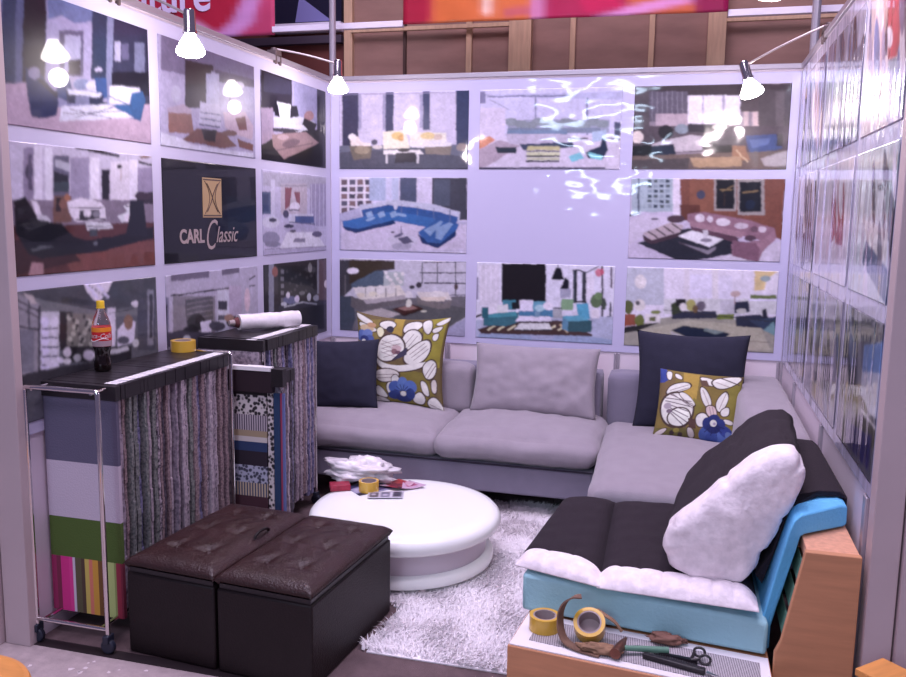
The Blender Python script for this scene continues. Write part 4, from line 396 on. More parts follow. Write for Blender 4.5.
  ((190,193,207,-9,19,250,4,263,467,3,487),(222,217,218,140,186,136,225,126,256,110,274,92,275,75,259,62,229,57,191,61,153,71,122,87,104,106,102,122,118,135,148),(223,218,239,426,81,571,72,580,356,435,367),(219,212,223,384,-3,417,-5,429,392,395,394),(223,218,237,618,82,702,77,712,371,627,377),(221,215,223,569,-14,608,-16,620,378,581,381),(209,208,213,261,392,1019,336,1025,519,266,581),(194,191,203,634,377,764,367,770,552,639,563),(223,217,228,841,-4,1000,-14,1010,264,851,275),(216,194,146,841,8,988,11,922,112,913,234,850,251),(149,165,167,947,98,944,114,936,128,923,135,909,136,896,130,887,118,883,102,886,86,894,73,907,65,921,65,934,71,943,83),(102,117,67,826,301,992,290,993,338,828,350),(156,153,142,-18,809,240,633,507,548,1005,667,1005,1013,-26,1042),(178,173,156,107,798,443,641,903,676,978,966,112,990),(130,125,117,177,848,974,872,974,862,177,837),(46,49,67,319,538,612,515,621,601,322,639),(56,65,41,310,451,369,396,386,546,320,589),(32,29,33,342,386,408,381,411,468,344,474),(169,165,101,477,451,475,483,467,510,454,526,439,527,425,514,415,488,411,456,413,423,422,396,434,381,449,380,463,393,473,419),(222,217,218,418,480,416,502,409,520,399,531,387,532,376,523,368,506,365,485,367,463,374,445,384,434,396,433,407,442,415,459),(103,95,109,544,458,541,485,533,508,520,521,505,522,492,511,482,490,478,463,480,436,489,414,502,401,516,400,530,411,540,431),(110,88,62,492,500,491,521,486,539,478,549,469,550,461,541,455,524,452,503,453,481,459,463,466,453,475,452,483,461,489,478),(111,125,53,619,552,730,543,732,604,621,614),(41,46,66,738,567,898,529,939,587,930,699,748,690),(45,48,67,726,395,816,376,827,510,730,530),(194,193,189,807,499,804,513,796,524,783,531,768,533,755,528,746,518,742,505,745,491,754,480,766,473,781,471,794,476,803,486),(36,37,53,909,479,934,453,951,574,913,577),(52,64,87,824,609,1014,544,1006,692,931,723),(116,150,156,924,724,990,595,1003,790,957,745),(223,218,241,815,351,1006,337,1007,361,816,376),(192,169,166,761,294,758,310,750,323,737,331,723,332,709,326,700,314,696,298,699,282,708,269,720,261,735,260,748,266,757,278),(151,127,128,723,321,730,321,733,419,726,419),(90,97,58,58,508,56,547,47,579,34,597,18,599,4,582,-6,552,-11,514,-8,475,1,443,14,425,30,424,44,440,54,470),(222,217,215,140,477,137,510,126,537,110,553,92,555,75,541,63,516,58,483,61,450,72,422,88,406,106,405,123,418,135,444),(88,86,90,101,454,100,467,96,478,89,485,82,485,75,480,70,470,68,457,70,443,74,432,80,426,88,426,94,431,99,441),(138,76,60,-9,603,74,596,78,736,-5,757),(100,109,52,138,667,136,701,127,728,114,744,98,746,84,732,74,706,69,673,72,640,81,612,94,596,110,595,124,609,134,635),(222,217,218,143,591,239,583,242,697,146,705),(98,102,64,172,626,213,623,214,674,173,677),(125,136,73,245,557,242,568,233,578,219,584,204,585,190,581,180,573,177,562,180,551,189,542,203,536,218,534,232,538,241,546),(33,33,36,-18,771,241,684,107,798,-3,846),(37,44,63,319,779,405,708,712,780,663,885,450,868),(185,182,186,319,791,450,880,663,898,677,921,451,918,320,829),(123,137,136,546,733,685,758,621,801,540,771),(51,51,57,264,536,1029,622,1029,610,265,524),)),
 'R00': ((-0.0909, -0.9722, 1.9347, 2.4225), 'printed photo in warm and violet tones on right wall, top row beside the corner', (173, 162, 179),
  ((190,151,129,-21,104,236,148,519,1045,226,1015),(76,72,87,178,263,1117,211,1147,1034,519,1045),(103,108,147,371,743,385,825,368,887,324,918,261,911,190,865,125,789,81,698,67,611,86,547,133,518,199,530,269,580,331,655),(103,108,147,1037,559,1049,624,1045,674,1024,699,992,693,953,657,916,598,888,527,876,459,881,408,902,384,936,392,975,430,1011,489),(109,97,128,111,409,156,591,163,731,130,804,63,795,-27,702,-123,542,-204,344,-254,150,-261,1,-224,-70,-151,-50,-58,54,35,218),(109,97,128,1041,873,1072,999,1086,1097,1081,1151,1057,1148,1019,1090,974,987,930,857,898,728,883,625,889,571,914,577,953,639,999,745),(103,108,147,1075,308,1105,426,1123,519,1125,568,1111,565,1083,510,1047,412,1010,290,979,169,960,74,958,23,973,28,1001,86,1038,187),(65,60,80,1076,822,1098,936,1093,1024,1061,1070,1009,1065,945,1007,882,907,834,784,810,663,816,572,851,527,906,539,971,603,1031,704),(76,72,103,610,350,625,425,619,482,594,509,555,501,507,458,462,389,428,307,413,229,419,171,446,145,487,156,534,201,578,270),(200,190,205,1199,987,1215,1081,1207,1154,1175,1193,1126,1189,1068,1141,1013,1059,972,958,954,859,963,783,998,746,1050,755,1108,807,1161,889),(147,136,166,1233,778,1269,918,1290,1029,1294,1089,1278,1087,1246,1024,1204,909,1160,765,1123,621,1100,506,1097,444,1114,448,1147,517,1189,635),(103,108,147,278,692,324,859,345,990,337,1061,302,1058,245,979,178,840,112,665,63,491,41,353,50,281,88,289,147,375,215,519),(103,108,147,732,345,745,426,730,486,691,513,633,501,568,452,509,373,468,281,454,195,471,133,514,108,574,125,638,178,695,257),(76,72,103,1179,740,1183,777,1172,804,1148,816,1115,811,1081,789,1051,754,1032,713,1029,675,1040,647,1065,636,1098,642,1132,665,1161,700),(166,137,141,1076,777,1095,867,1098,936,1084,973,1054,969,1016,925,976,849,942,754,921,662,918,590,934,553,964,560,1003,607,1043,684),(109,97,128,1012,336,1042,474,1047,579,1026,633,983,625,925,554,863,432,810,284,777,139,772,29,795,-24,842,-10,901,68,962,192),(109,97,128,1064,574,1088,683,1092,768,1076,812,1042,806,997,751,949,657,908,541,882,428,878,341,895,297,931,306,977,365,1025,461),(200,190,205,788,873,822,1008,837,1115,830,1173,802,1171,758,1108,706,995,656,854,620,714,603,602,611,544,642,550,688,618,740,734),(65,60,80,587,562,644,767,680,928,686,1015,663,1013,613,920,547,752,476,541,416,328,378,158,371,67,397,74,450,177,518,352),(147,136,166,413,567,434,676,422,758,379,799,314,789,237,730,164,631,110,511,87,396,101,311,148,272,217,288,294,353,364,453),(200,190,205,1268,664,1280,735,1276,789,1255,817,1222,811,1182,773,1144,710,1115,633,1101,559,1106,503,1128,477,1163,485,1203,525,1240,589),(166,137,141,886,530,927,702,940,836,922,906,877,900,812,816,740,668,675,485,631,303,617,162,637,91,686,105,753,199,824,351),(109,97,128,806,820,822,888,826,942,817,970,797,968,769,935,739,877,713,806,696,735,692,680,701,652,722,656,751,691,780,749),(103,108,147,735,632,786,824,812,974,810,1055,779,1052,725,964,657,805,589,605,535,405,506,246,509,163,543,172,600,270,669,435),(200,190,205,686,457,718,584,729,682,717,734,686,729,640,667,587,559,540,426,507,294,495,192,507,140,541,149,589,216,640,326),(166,137,141,1102,734,1141,890,1161,1013,1158,1080,1132,1077,1089,1004,1036,875,983,712,941,550,920,421,924,353,951,360,997,439,1051,573),(65,60,80,430,834,476,1011,493,1150,476,1225,429,1222,361,1139,283,990,212,803,162,617,144,470,163,394,214,404,285,497,362,651),(109,97,128,1100,320,1140,498,1150,635,1129,706,1080,697,1012,607,936,451,870,258,826,69,815,-76,839,-147,893,-128,964,-27,1038,133),)),
 'R10': ((-1.0454, -1.9267, 1.9347, 2.4225), 'printed photo in violet tones on right wall, top row, second from the corner', (163, 162, 187),
  ((65,60,80,1076,347,1078,381,1066,404,1043,412,1013,403,981,377,954,341,938,301,936,265,948,242,973,235,1004,246,1035,272,1061,308),(76,72,103,392,850,402,916,392,965,366,990,328,985,284,950,244,892,215,821,205,753,215,702,243,678,283,686,327,723,365,782),(103,108,147,728,316,744,400,745,464,732,495,706,488,673,444,639,369,610,279,594,192,592,126,607,95,633,105,667,152,701,227),(103,108,147,1020,682,1031,752,1027,806,1008,832,979,826,944,788,911,725,886,650,874,577,879,522,898,496,929,505,963,545,996,608),(147,136,166,795,932,807,1006,801,1063,779,1092,745,1088,705,1050,666,985,638,907,626,830,632,772,656,743,692,751,732,791,769,856),(76,72,103,1165,1003,1172,1046,1170,1080,1159,1098,1142,1096,1122,1074,1102,1036,1088,990,1081,945,1083,911,1094,894,1111,897,1132,920,1151,958),(200,190,205,279,331,291,382,294,422,290,442,277,439,260,413,241,369,223,315,212,263,208,223,213,203,226,206,244,233,263,278),(103,108,147,535,611,572,776,591,906,587,975,562,971,518,894,466,756,414,583,374,411,354,275,359,204,387,212,432,298,485,440),(65,60,80,1086,1008,1108,1123,1115,1214,1106,1263,1081,1261,1045,1207,1005,1110,970,990,946,870,939,775,950,726,976,732,1013,791,1052,889),(65,60,80,857,932,873,1015,879,1081,872,1116,853,1113,827,1074,798,1004,772,918,755,833,749,766,757,731,776,735,802,777,831,847),(147,136,166,621,714,630,775,623,822,602,845,570,839,532,805,498,749,473,683,463,619,471,571,494,549,527,557,564,593,597,649),(103,108,147,1174,964,1186,1029,1187,1081,1177,1108,1159,1105,1134,1073,1109,1018,1089,949,1077,882,1076,830,1086,803,1105,807,1130,841,1154,897),(166,137,141,1099,746,1127,880,1142,985,1140,1042,1121,1039,1090,977,1052,866,1015,727,985,588,970,479,973,421,992,427,1024,495,1063,609),(65,60,80,747,984,775,1117,785,1221,776,1278,748,1276,707,1214,661,1104,618,965,588,827,577,717,588,660,618,667,660,734,706,848),(147,136,166,237,265,273,430,282,557,264,623,220,613,159,529,92,384,33,206,-6,31,-16,-103,5,-167,52,-150,116,-56,181,92),(200,190,205,553,857,574,962,575,1044,556,1087,521,1083,476,1031,430,941,391,829,370,719,369,634,390,592,426,600,472,657,517,748),(200,190,205,811,468,819,521,814,561,798,580,773,574,744,543,717,494,697,436,688,381,693,340,710,322,736,330,765,362,791,411),(147,136,166,633,916,661,1048,670,1152,659,1209,629,1206,586,1144,537,1032,493,893,463,755,454,646,466,590,498,597,543,665,591,779),(109,97,128,880,390,903,510,907,602,892,649,859,641,816,579,770,473,731,344,707,219,703,123,720,77,754,90,798,157,843,265),(109,97,128,758,689,785,805,802,897,806,947,795,945,773,892,742,797,710,678,682,559,664,464,660,413,671,416,695,472,726,570),(109,97,128,880,450,910,582,928,685,932,740,920,737,895,677,861,569,825,434,794,300,775,193,772,136,784,141,811,205,845,316),(76,72,103,494,130,508,209,505,268,485,296,451,286,411,240,372,166,342,79,328,-4,332,-64,353,-90,388,-77,428,-29,466,46),(109,97,128,240,122,249,164,250,195,244,211,231,207,215,185,198,148,183,104,175,61,173,29,179,14,192,18,209,41,226,78),(76,72,103,846,432,876,563,896,666,902,722,893,720,871,660,839,553,804,420,772,286,751,179,745,121,755,125,778,188,811,298),(65,60,80,826,219,846,321,853,400,844,440,821,433,789,381,754,291,722,183,700,77,694,-5,703,-45,727,-35,760,21,795,112),(200,190,205,1062,327,1075,394,1081,446,1078,473,1067,469,1049,436,1029,379,1010,309,996,241,990,187,993,160,1005,165,1023,200,1043,257),(101,101,128,131,327,993,275,1023,927,177,958),)),
 'R20': ((-1.9999, -2.631, 1.9347, 2.4225), 'printed photo with painted-in red reflection on right wall, top row beside the end post', (193, 176, 184),  # first polygon paints a red reflection of the film into the print
  ((161,71,81,455,169,887,243,1031,618,579,573),(114,120,134,579,573,1088,631,1095,963,657,970),(166,137,141,327,416,351,507,359,577,349,613,325,608,289,562,249,484,213,388,189,295,181,222,191,186,217,194,253,242,292,322),(200,190,205,844,919,860,986,863,1039,853,1067,831,1064,802,1031,772,974,746,904,730,835,727,781,737,754,760,758,789,792,819,850),(103,108,147,378,505,406,620,413,709,396,755,359,748,308,690,254,589,206,467,176,347,169,255,188,210,227,221,279,284,332,386),(200,190,205,501,355,507,393,497,420,474,431,442,423,408,398,377,360,357,317,351,277,362,250,386,240,418,249,453,275,482,313),(200,190,205,579,780,589,819,594,850,591,866,582,865,569,846,553,813,539,772,528,733,524,701,526,685,535,687,549,706,565,739),(200,190,205,217,753,227,808,221,849,199,869,166,865,126,835,90,786,63,728,52,671,58,629,82,610,116,616,155,647,191,696),(103,108,147,949,801,976,910,986,996,977,1041,951,1038,912,985,869,893,829,779,801,666,791,578,801,532,828,539,868,595,911,689),(147,136,166,997,980,1002,1013,998,1039,985,1051,966,1049,943,1031,923,1003,908,968,903,934,907,908,920,896,940,899,962,917,982,946),(103,108,147,74,230,116,369,143,478,150,537,136,534,103,469,57,355,8,212,-36,69,-64,-44,-72,-105,-56,-100,-22,-31,25,87),(200,190,205,943,600,967,701,975,779,965,820,940,815,903,765,862,678,825,572,800,468,792,387,802,347,829,354,867,408,907,496),(166,137,141,520,623,552,742,567,835,562,885,538,881,500,824,454,724,410,600,376,477,361,381,366,331,391,338,431,399,477,501),(166,137,141,1001,519,1022,597,1036,659,1039,693,1032,691,1015,655,992,590,967,510,946,431,932,367,928,333,936,336,954,374,977,439),(200,190,205,412,896,443,1018,454,1113,442,1164,409,1161,361,1104,308,1001,259,874,225,748,214,649,228,598,263,605,312,667,365,771),(147,136,166,236,603,273,739,291,846,284,902,255,898,209,833,154,719,101,577,61,435,43,325,50,268,81,276,129,346,184,463),(109,97,128,480,821,519,950,545,1053,553,1109,543,1108,515,1049,476,945,432,813,393,681,365,575,357,517,368,520,396,581,437,689),(103,108,147,560,866,565,891,565,910,559,920,549,919,536,906,523,885,513,859,507,834,507,815,513,805,524,807,537,820,549,841),(109,97,128,853,319,871,400,874,462,861,493,833,486,798,442,760,370,729,282,710,198,707,135,721,105,750,114,786,161,822,234),(147,136,166,542,603,575,723,590,817,585,867,562,864,523,806,477,705,433,580,399,455,383,358,389,307,414,314,453,376,499,479),(200,190,205,649,450,651,479,638,499,612,505,579,497,544,476,515,446,497,412,495,382,509,362,536,356,570,365,604,387,632,417),(147,136,166,830,962,839,1011,833,1049,813,1069,783,1065,749,1039,717,995,694,942,685,891,692,852,713,833,743,838,777,866,808,910),(76,72,103,326,807,343,866,351,912,350,937,339,935,321,908,299,859,277,799,260,739,252,692,253,667,264,669,282,698,305,747),(166,137,141,1037,648,1054,717,1061,771,1057,800,1043,797,1020,763,995,705,971,633,953,562,946,507,950,479,966,483,988,518,1014,577),(65,60,80,950,387,978,501,992,590,987,636,966,632,931,575,890,478,851,358,821,240,807,148,812,101,835,109,870,169,911,268),(147,136,166,716,762,726,808,726,843,716,861,697,858,674,835,651,795,632,747,622,700,622,664,633,646,651,650,675,675,698,715),(65,60,80,530,415,545,474,550,520,545,543,529,539,507,510,482,459,460,398,445,338,440,291,446,268,461,272,484,303,508,354),(166,137,141,453,183,475,273,483,341,473,376,449,370,414,323,376,245,341,150,317,57,310,-14,320,-48,345,-40,381,10,419,89),)),
 'R01': ((-0.0909, -0.9722, 1.3981, 1.8801), 'printed photo of grey and white furniture on right wall, middle row beside the corner', (210, 207, 216),
  ((63,64,70,307,153,979,95,1018,485,986,900,445,882),(223,217,227,474,227,650,215,723,590,558,636),(100,100,111,484,438,499,502,502,554,491,583,469,583,440,555,409,503,383,437,366,371,364,319,375,290,398,291,427,321,458,373),(100,100,111,295,345,355,561,382,732,371,829,324,832,249,739,159,564,72,340,7,112,-22,-72,-9,-171,43,-165,122,-58,213,124),(100,100,111,488,339,499,406,489,460,459,490,415,491,364,460,317,404,283,334,271,264,282,208,314,179,360,181,411,214,456,271),(223,217,231,504,132,537,281,535,398,499,464,434,464,352,396,269,271,202,113,166,-45,169,-169,210,-233,279,-224,362,-147,442,-20),(223,217,231,958,376,992,509,1010,615,1008,674,986,675,949,617,902,509,856,374,820,236,801,126,803,66,827,68,866,131,913,241),(70,71,79,473,669,503,794,505,895,480,953,432,958,369,906,304,806,249,677,217,546,215,440,242,382,294,383,358,441,421,543),(136,134,147,656,884,704,1055,729,1193,727,1271,698,1276,648,1204,585,1069,521,895,471,717,444,572,446,491,477,491,530,571,594,711),(223,217,231,967,362,1007,507,1033,623,1039,687,1025,687,994,624,950,508,903,361,861,212,834,92,828,26,843,27,876,95,921,215),(182,176,192,1047,455,1076,581,1085,682,1071,739,1037,741,989,687,936,584,889,454,857,323,848,217,863,160,900,162,949,223,1001,327),(100,100,111,659,329,706,499,732,634,731,709,705,711,657,637,597,500,536,326,487,150,460,8,460,-69,489,-66,539,15,600,157),(182,176,192,329,338,361,472,364,579,338,640,286,641,218,582,148,472,88,332,54,191,50,79,80,20,135,24,204,90,273,202),(70,71,79,957,652,966,697,965,733,952,754,932,755,908,736,884,701,865,656,856,610,858,573,871,553,891,552,916,572,939,608),(136,134,147,819,275,844,381,848,466,832,513,797,513,751,465,702,378,660,269,634,158,629,71,647,24,683,27,731,79,779,167),(100,100,111,740,845,747,898,734,941,704,968,662,972,616,952,575,912,548,859,540,804,554,760,586,734,629,731,675,753,714,794),)),
 'R11': ((-1.0454, -1.9267, 1.3981, 1.8801), 'printed photo with a tall red curtain on right wall, middle row', (223, 217, 231),
  ((148,60,73,459,190,812,182,865,688,530,672),(99,96,110,1124,409,1281,376,1300,746,1180,729),(189,187,206,931,175,1025,183,1152,701,1063,707),(223,218,237,1037,766,1066,904,1078,1016,1070,1081,1043,1085,1004,1027,958,917,915,775,885,631,873,514,882,449,910,449,951,513,997,626),(217,215,226,1060,801,1085,919,1096,1015,1090,1069,1069,1073,1037,1023,999,930,964,810,938,688,927,589,933,534,955,534,989,587,1026,683),(217,215,226,927,194,941,279,939,346,919,383,887,383,848,343,809,272,779,183,764,94,767,25,788,-11,821,-7,861,35,898,107),(202,198,213,645,296,675,423,694,523,697,578,684,579,658,523,623,422,586,294,555,165,536,61,532,4,546,5,573,64,609,169),(217,215,226,716,764,721,814,709,855,682,880,645,883,605,865,570,826,547,776,542,725,555,683,584,658,622,657,662,677,695,716),(217,215,226,379,167,381,198,367,221,342,234,309,232,276,216,248,189,231,157,230,125,244,101,270,89,303,92,336,108,363,135),(202,198,213,649,970,684,1113,704,1228,707,1293,690,1296,659,1236,617,1123,573,979,537,832,515,712,513,645,530,645,564,710,606,826),(217,215,226,731,863,756,972,770,1059,769,1109,754,1112,727,1066,694,980,661,870,635,758,621,668,622,617,638,617,665,666,699,754),(202,198,213,1300,876,1300,998,1300,1097,1300,1155,1300,1159,1298,1109,1260,1012,1225,887,1199,760,1189,657,1196,599,1218,598,1252,654,1290,753),(202,198,213,440,950,453,1017,453,1071,439,1104,414,1108,383,1081,351,1029,326,962,313,893,313,837,328,805,354,803,385,831,416,884),(202,198,213,533,63,559,186,567,283,556,336,526,335,485,279,439,178,398,50,370,-77,362,-178,374,-231,405,-226,448,-165,494,-62),(217,215,226,320,338,351,469,365,574,360,632,336,633,298,575,253,469,210,335,177,199,162,91,168,31,193,34,232,96,277,205),(217,215,226,742,131,776,286,789,409,781,477,752,477,707,407,655,280,606,119,571,-43,556,-172,566,-240,597,-235,643,-158,695,-27),(202,198,213,1211,442,1228,530,1235,600,1231,640,1216,640,1193,602,1166,531,1141,442,1122,352,1115,279,1119,240,1135,241,1159,282,1186,354),)),
 'R21': ((-1.9999, -2.631, 1.3981, 1.8801), 'printed photo of a pale room on right wall, middle row beside the end post', (200, 208, 214),
  ((155,173,175,659,160,1068,73,1169,423,908,541),(217,216,213,311,481,908,541,925,738,484,684),(82,99,126,410,618,981,783,1003,995,352,774),(54,53,58,597,259,818,245,833,295,609,299),(100,100,111,1005,527,1014,573,1009,610,993,631,968,632,938,612,911,576,891,529,883,482,887,444,905,423,930,424,959,445,986,482),(223,217,231,574,983,601,1083,611,1164,604,1211,580,1215,543,1174,501,1096,462,995,434,892,423,808,431,761,457,759,494,803,536,883),(182,176,192,1040,792,1064,881,1077,953,1078,994,1065,995,1041,957,1012,886,981,797,957,705,943,632,943,590,956,590,980,630,1010,702),(223,217,231,984,202,1002,276,1008,336,1001,369,983,368,955,334,925,273,898,196,879,119,873,58,881,25,900,27,928,63,958,126),(100,100,111,788,183,803,248,805,299,793,327,771,326,742,297,711,243,686,177,670,110,668,58,680,30,703,33,733,64,763,118),(70,71,79,556,317,582,414,595,491,591,534,572,534,540,491,503,413,467,314,439,214,426,134,431,91,451,92,483,138,521,218),(70,71,79,832,194,834,220,824,240,804,251,777,250,749,236,725,214,711,187,709,160,719,140,740,130,767,132,795,145,818,168),(70,71,79,1036,528,1060,628,1067,708,1057,753,1030,755,993,712,952,632,915,530,890,427,882,344,894,299,921,300,960,347,1001,428),(100,100,111,829,717,855,818,866,900,859,947,837,949,802,906,761,826,724,723,696,618,685,533,692,486,716,486,752,532,792,615),(100,100,111,835,481,850,538,855,584,851,610,838,610,818,585,795,539,774,482,759,423,754,377,758,351,772,352,792,378,815,424),)),
 'R02': ((-0.0909, -0.9722, 0.8546, 1.3445), 'printed photo of dark furniture on right wall, bottom row beside the corner', (102, 100, 111),
  ((59,60,72,497,225,940,174,1010,660,589,794),(145,132,113,762,726,1251,653,1245,885,839,956),(148,142,141,694,676,705,723,703,763,689,789,665,795,637,781,610,748,589,703,578,655,581,614,595,588,619,583,647,598,674,632),(72,71,82,568,963,582,1035,573,1100,542,1144,495,1160,441,1143,390,1096,353,1028,339,953,349,887,383,843,431,830,485,849,534,897),(148,142,141,637,151,667,256,682,340,680,389,660,393,628,350,587,269,548,165,517,58,501,-29,503,-79,524,-81,558,-36,598,48),(148,142,141,472,709,532,900,566,1055,570,1146,542,1155,487,1081,415,934,340,742,277,543,239,379,236,284,267,279,325,363,399,517),(100,100,120,831,242,866,363,886,460,888,516,871,520,839,471,796,377,753,256,717,132,696,31,694,-26,712,-28,746,25,788,122),(97,107,129,493,200,517,287,525,359,517,402,492,407,457,372,417,305,381,217,356,127,348,53,357,10,382,7,418,44,458,113),(148,142,141,582,693,604,790,601,873,575,927,529,941,471,910,414,841,369,746,345,645,348,558,377,505,425,495,483,529,539,600),(148,142,141,1108,543,1132,648,1136,737,1118,793,1082,804,1034,767,983,689,940,584,914,474,910,382,930,327,968,319,1017,360,1067,440),(111,110,98,801,587,829,692,837,780,826,833,797,841,754,803,707,724,665,620,636,512,627,421,639,368,670,362,713,404,760,485),(111,110,98,655,811,665,860,663,902,647,929,622,937,592,923,563,889,541,843,530,793,533,750,549,722,574,716,605,731,633,765),(72,71,82,993,671,1005,749,993,818,957,866,904,882,845,863,790,811,752,736,738,654,752,582,791,535,845,523,905,546,957,599),(55,55,62,529,823,541,885,534,940,509,976,470,988,425,972,383,930,352,872,339,808,347,752,374,715,414,705,459,723,500,766),(111,110,98,715,127,742,253,737,358,700,423,638,436,562,392,487,297,428,170,398,37,405,-74,446,-138,512,-144,589,-93,661,4),(72,71,82,687,530,734,691,756,823,751,902,719,911,665,849,600,726,537,564,488,396,464,257,470,176,505,171,561,241,626,369),(72,71,82,1218,391,1245,519,1246,627,1219,695,1169,709,1106,665,1040,570,987,442,957,307,957,193,987,126,1040,118,1105,169,1168,266),(55,55,62,1092,511,1127,643,1144,751,1139,816,1113,824,1071,773,1020,672,972,539,934,402,917,289,922,224,950,219,994,275,1044,379),(55,55,62,683,696,688,736,677,772,651,797,616,807,578,798,545,773,524,737,518,696,530,659,557,634,593,625,630,635,662,660),(111,110,98,730,517,743,588,734,649,704,690,659,701,607,681,559,632,524,564,510,490,521,427,553,387,599,378,651,401,698,451),(72,71,82,405,487,461,669,492,817,493,903,463,912,407,840,336,699,264,516,205,326,171,170,171,81,204,76,263,157,335,304),(55,55,62,431,368,442,429,435,481,409,515,370,523,325,504,283,460,252,401,240,339,248,285,276,252,316,246,361,267,402,311),)),
 'R12': ((-1.0454, -1.9267, 0.8546, 1.3445), 'printed photo of brown furniture on right wall, bottom row, second from the corner', (148, 142, 157),
  ((143,127,105,243,529,770,435,865,982,264,965),(71,54,54,671,717,785,696,780,891,630,904),(72,71,82,420,216,447,342,448,448,425,512,381,524,324,479,264,384,215,256,186,124,185,13,211,-51,258,-57,316,-5,374,93),(72,71,82,438,620,454,705,449,778,425,826,386,839,339,814,293,755,258,672,241,584,247,508,273,461,314,451,361,480,405,540),(55,55,62,687,537,696,590,693,635,678,665,654,672,626,656,599,619,578,568,569,513,572,467,588,438,612,431,640,449,667,487),(55,55,62,198,141,214,210,218,267,208,301,187,306,158,279,128,226,102,157,85,86,82,27,92,-7,114,-10,143,19,173,72),(72,71,82,789,738,811,847,813,941,795,1001,759,1016,712,981,663,903,623,795,599,680,597,582,618,522,656,512,703,551,751,632),(97,107,129,1083,538,1099,606,1107,662,1106,695,1097,699,1080,672,1060,620,1039,552,1024,483,1015,426,1016,393,1026,390,1043,418,1063,471),(148,142,141,188,217,231,376,256,504,258,578,237,584,197,519,145,395,90,235,45,70,19,-65,17,-141,39,-144,81,-72,134,57),(72,71,82,941,130,945,164,937,194,919,214,895,219,869,209,846,185,831,152,827,116,835,85,854,66,879,62,905,73,927,97),(97,107,129,810,950,834,1047,846,1128,845,1176,830,1183,805,1146,773,1073,742,978,718,878,705,796,706,747,722,741,748,780,780,855),(55,55,62,801,566,832,698,848,806,844,871,822,879,786,829,742,728,700,596,667,460,651,347,655,281,678,276,716,331,760,435),(97,107,129,310,206,339,333,344,438,326,502,287,512,234,465,178,368,129,241,98,108,93,-2,113,-66,155,-71,209,-18,264,81),(111,110,98,615,557,639,666,645,757,632,814,601,825,560,786,515,705,475,597,450,484,444,388,459,332,491,325,533,367,578,450),(148,142,141,430,626,435,667,426,703,405,728,375,737,343,728,314,703,295,665,290,624,300,587,322,562,353,554,385,564,412,590),(111,110,98,994,307,1024,440,1038,548,1034,612,1011,619,976,568,933,466,891,333,860,195,845,82,850,17,874,13,911,70,954,176),(97,107,129,558,499,575,577,581,642,574,681,555,687,528,658,497,599,470,522,452,442,446,376,453,336,473,332,501,363,531,422),(97,107,129,970,362,979,408,981,446,974,470,961,473,944,457,926,423,910,378,901,331,900,292,906,269,920,266,937,283,955,318),(72,71,82,1068,873,1077,916,1081,953,1078,975,1069,979,1056,963,1041,931,1028,889,1018,845,1014,808,1017,786,1026,782,1040,798,1055,831),(55,55,62,268,485,275,541,263,591,234,625,193,636,149,622,108,585,82,532,74,474,87,423,118,389,160,380,204,396,243,434),)),
 'R22': ((-1.9999, -2.631, 0.8546, 1.3445), 'printed photo with blue window over dark furniture, right wall bottom row beside end post', (84, 85, 97),
  ((43,47,41,20,8,412,8,494,745,96,863),(75,75,80,412,8,997,2,996,136,547,247),(103,133,180,589,212,1029,106,1017,341,603,412),(185,189,204,594,387,1046,297,1048,581,613,600),(76,75,65,350,499,702,549,1025,650,1021,777,387,777),(55,52,96,275,810,953,711,931,938,265,962),(203,203,203,545,630,1055,657,1085,640,584,611),(123,121,126,353,2,434,-9,671,693,597,715),(72,71,82,170,147,208,268,228,366,227,423,205,427,166,378,117,284,68,163,29,39,8,-63,10,-121,33,-123,74,-70,123,26),(148,142,141,261,538,277,599,279,651,266,683,241,690,209,669,176,625,149,565,132,503,131,450,144,418,169,413,202,435,234,480),(97,107,129,299,153,336,280,351,384,342,445,310,452,262,403,205,305,152,177,113,46,97,-63,108,-125,142,-128,192,-73,248,27),(148,142,141,113,79,123,118,124,151,116,171,100,174,79,159,57,128,39,89,29,49,28,15,36,-4,53,-6,74,9,95,40),(111,110,98,219,713,254,834,269,936,260,998,228,1008,179,965,123,874,70,754,32,628,17,522,28,460,62,452,112,501,168,594),(111,110,98,245,709,284,829,307,927,311,984,294,990,259,942,214,850,166,731,126,607,101,506,98,447,116,443,152,494,198,590),(97,107,129,406,281,411,309,405,334,391,350,369,354,346,346,325,326,310,299,305,270,311,245,326,229,348,225,371,234,392,254),(55,55,62,350,48,364,113,359,168,337,202,301,208,258,185,216,136,185,72,170,4,175,-52,199,-85,236,-90,279,-64,320,-15),)),
}
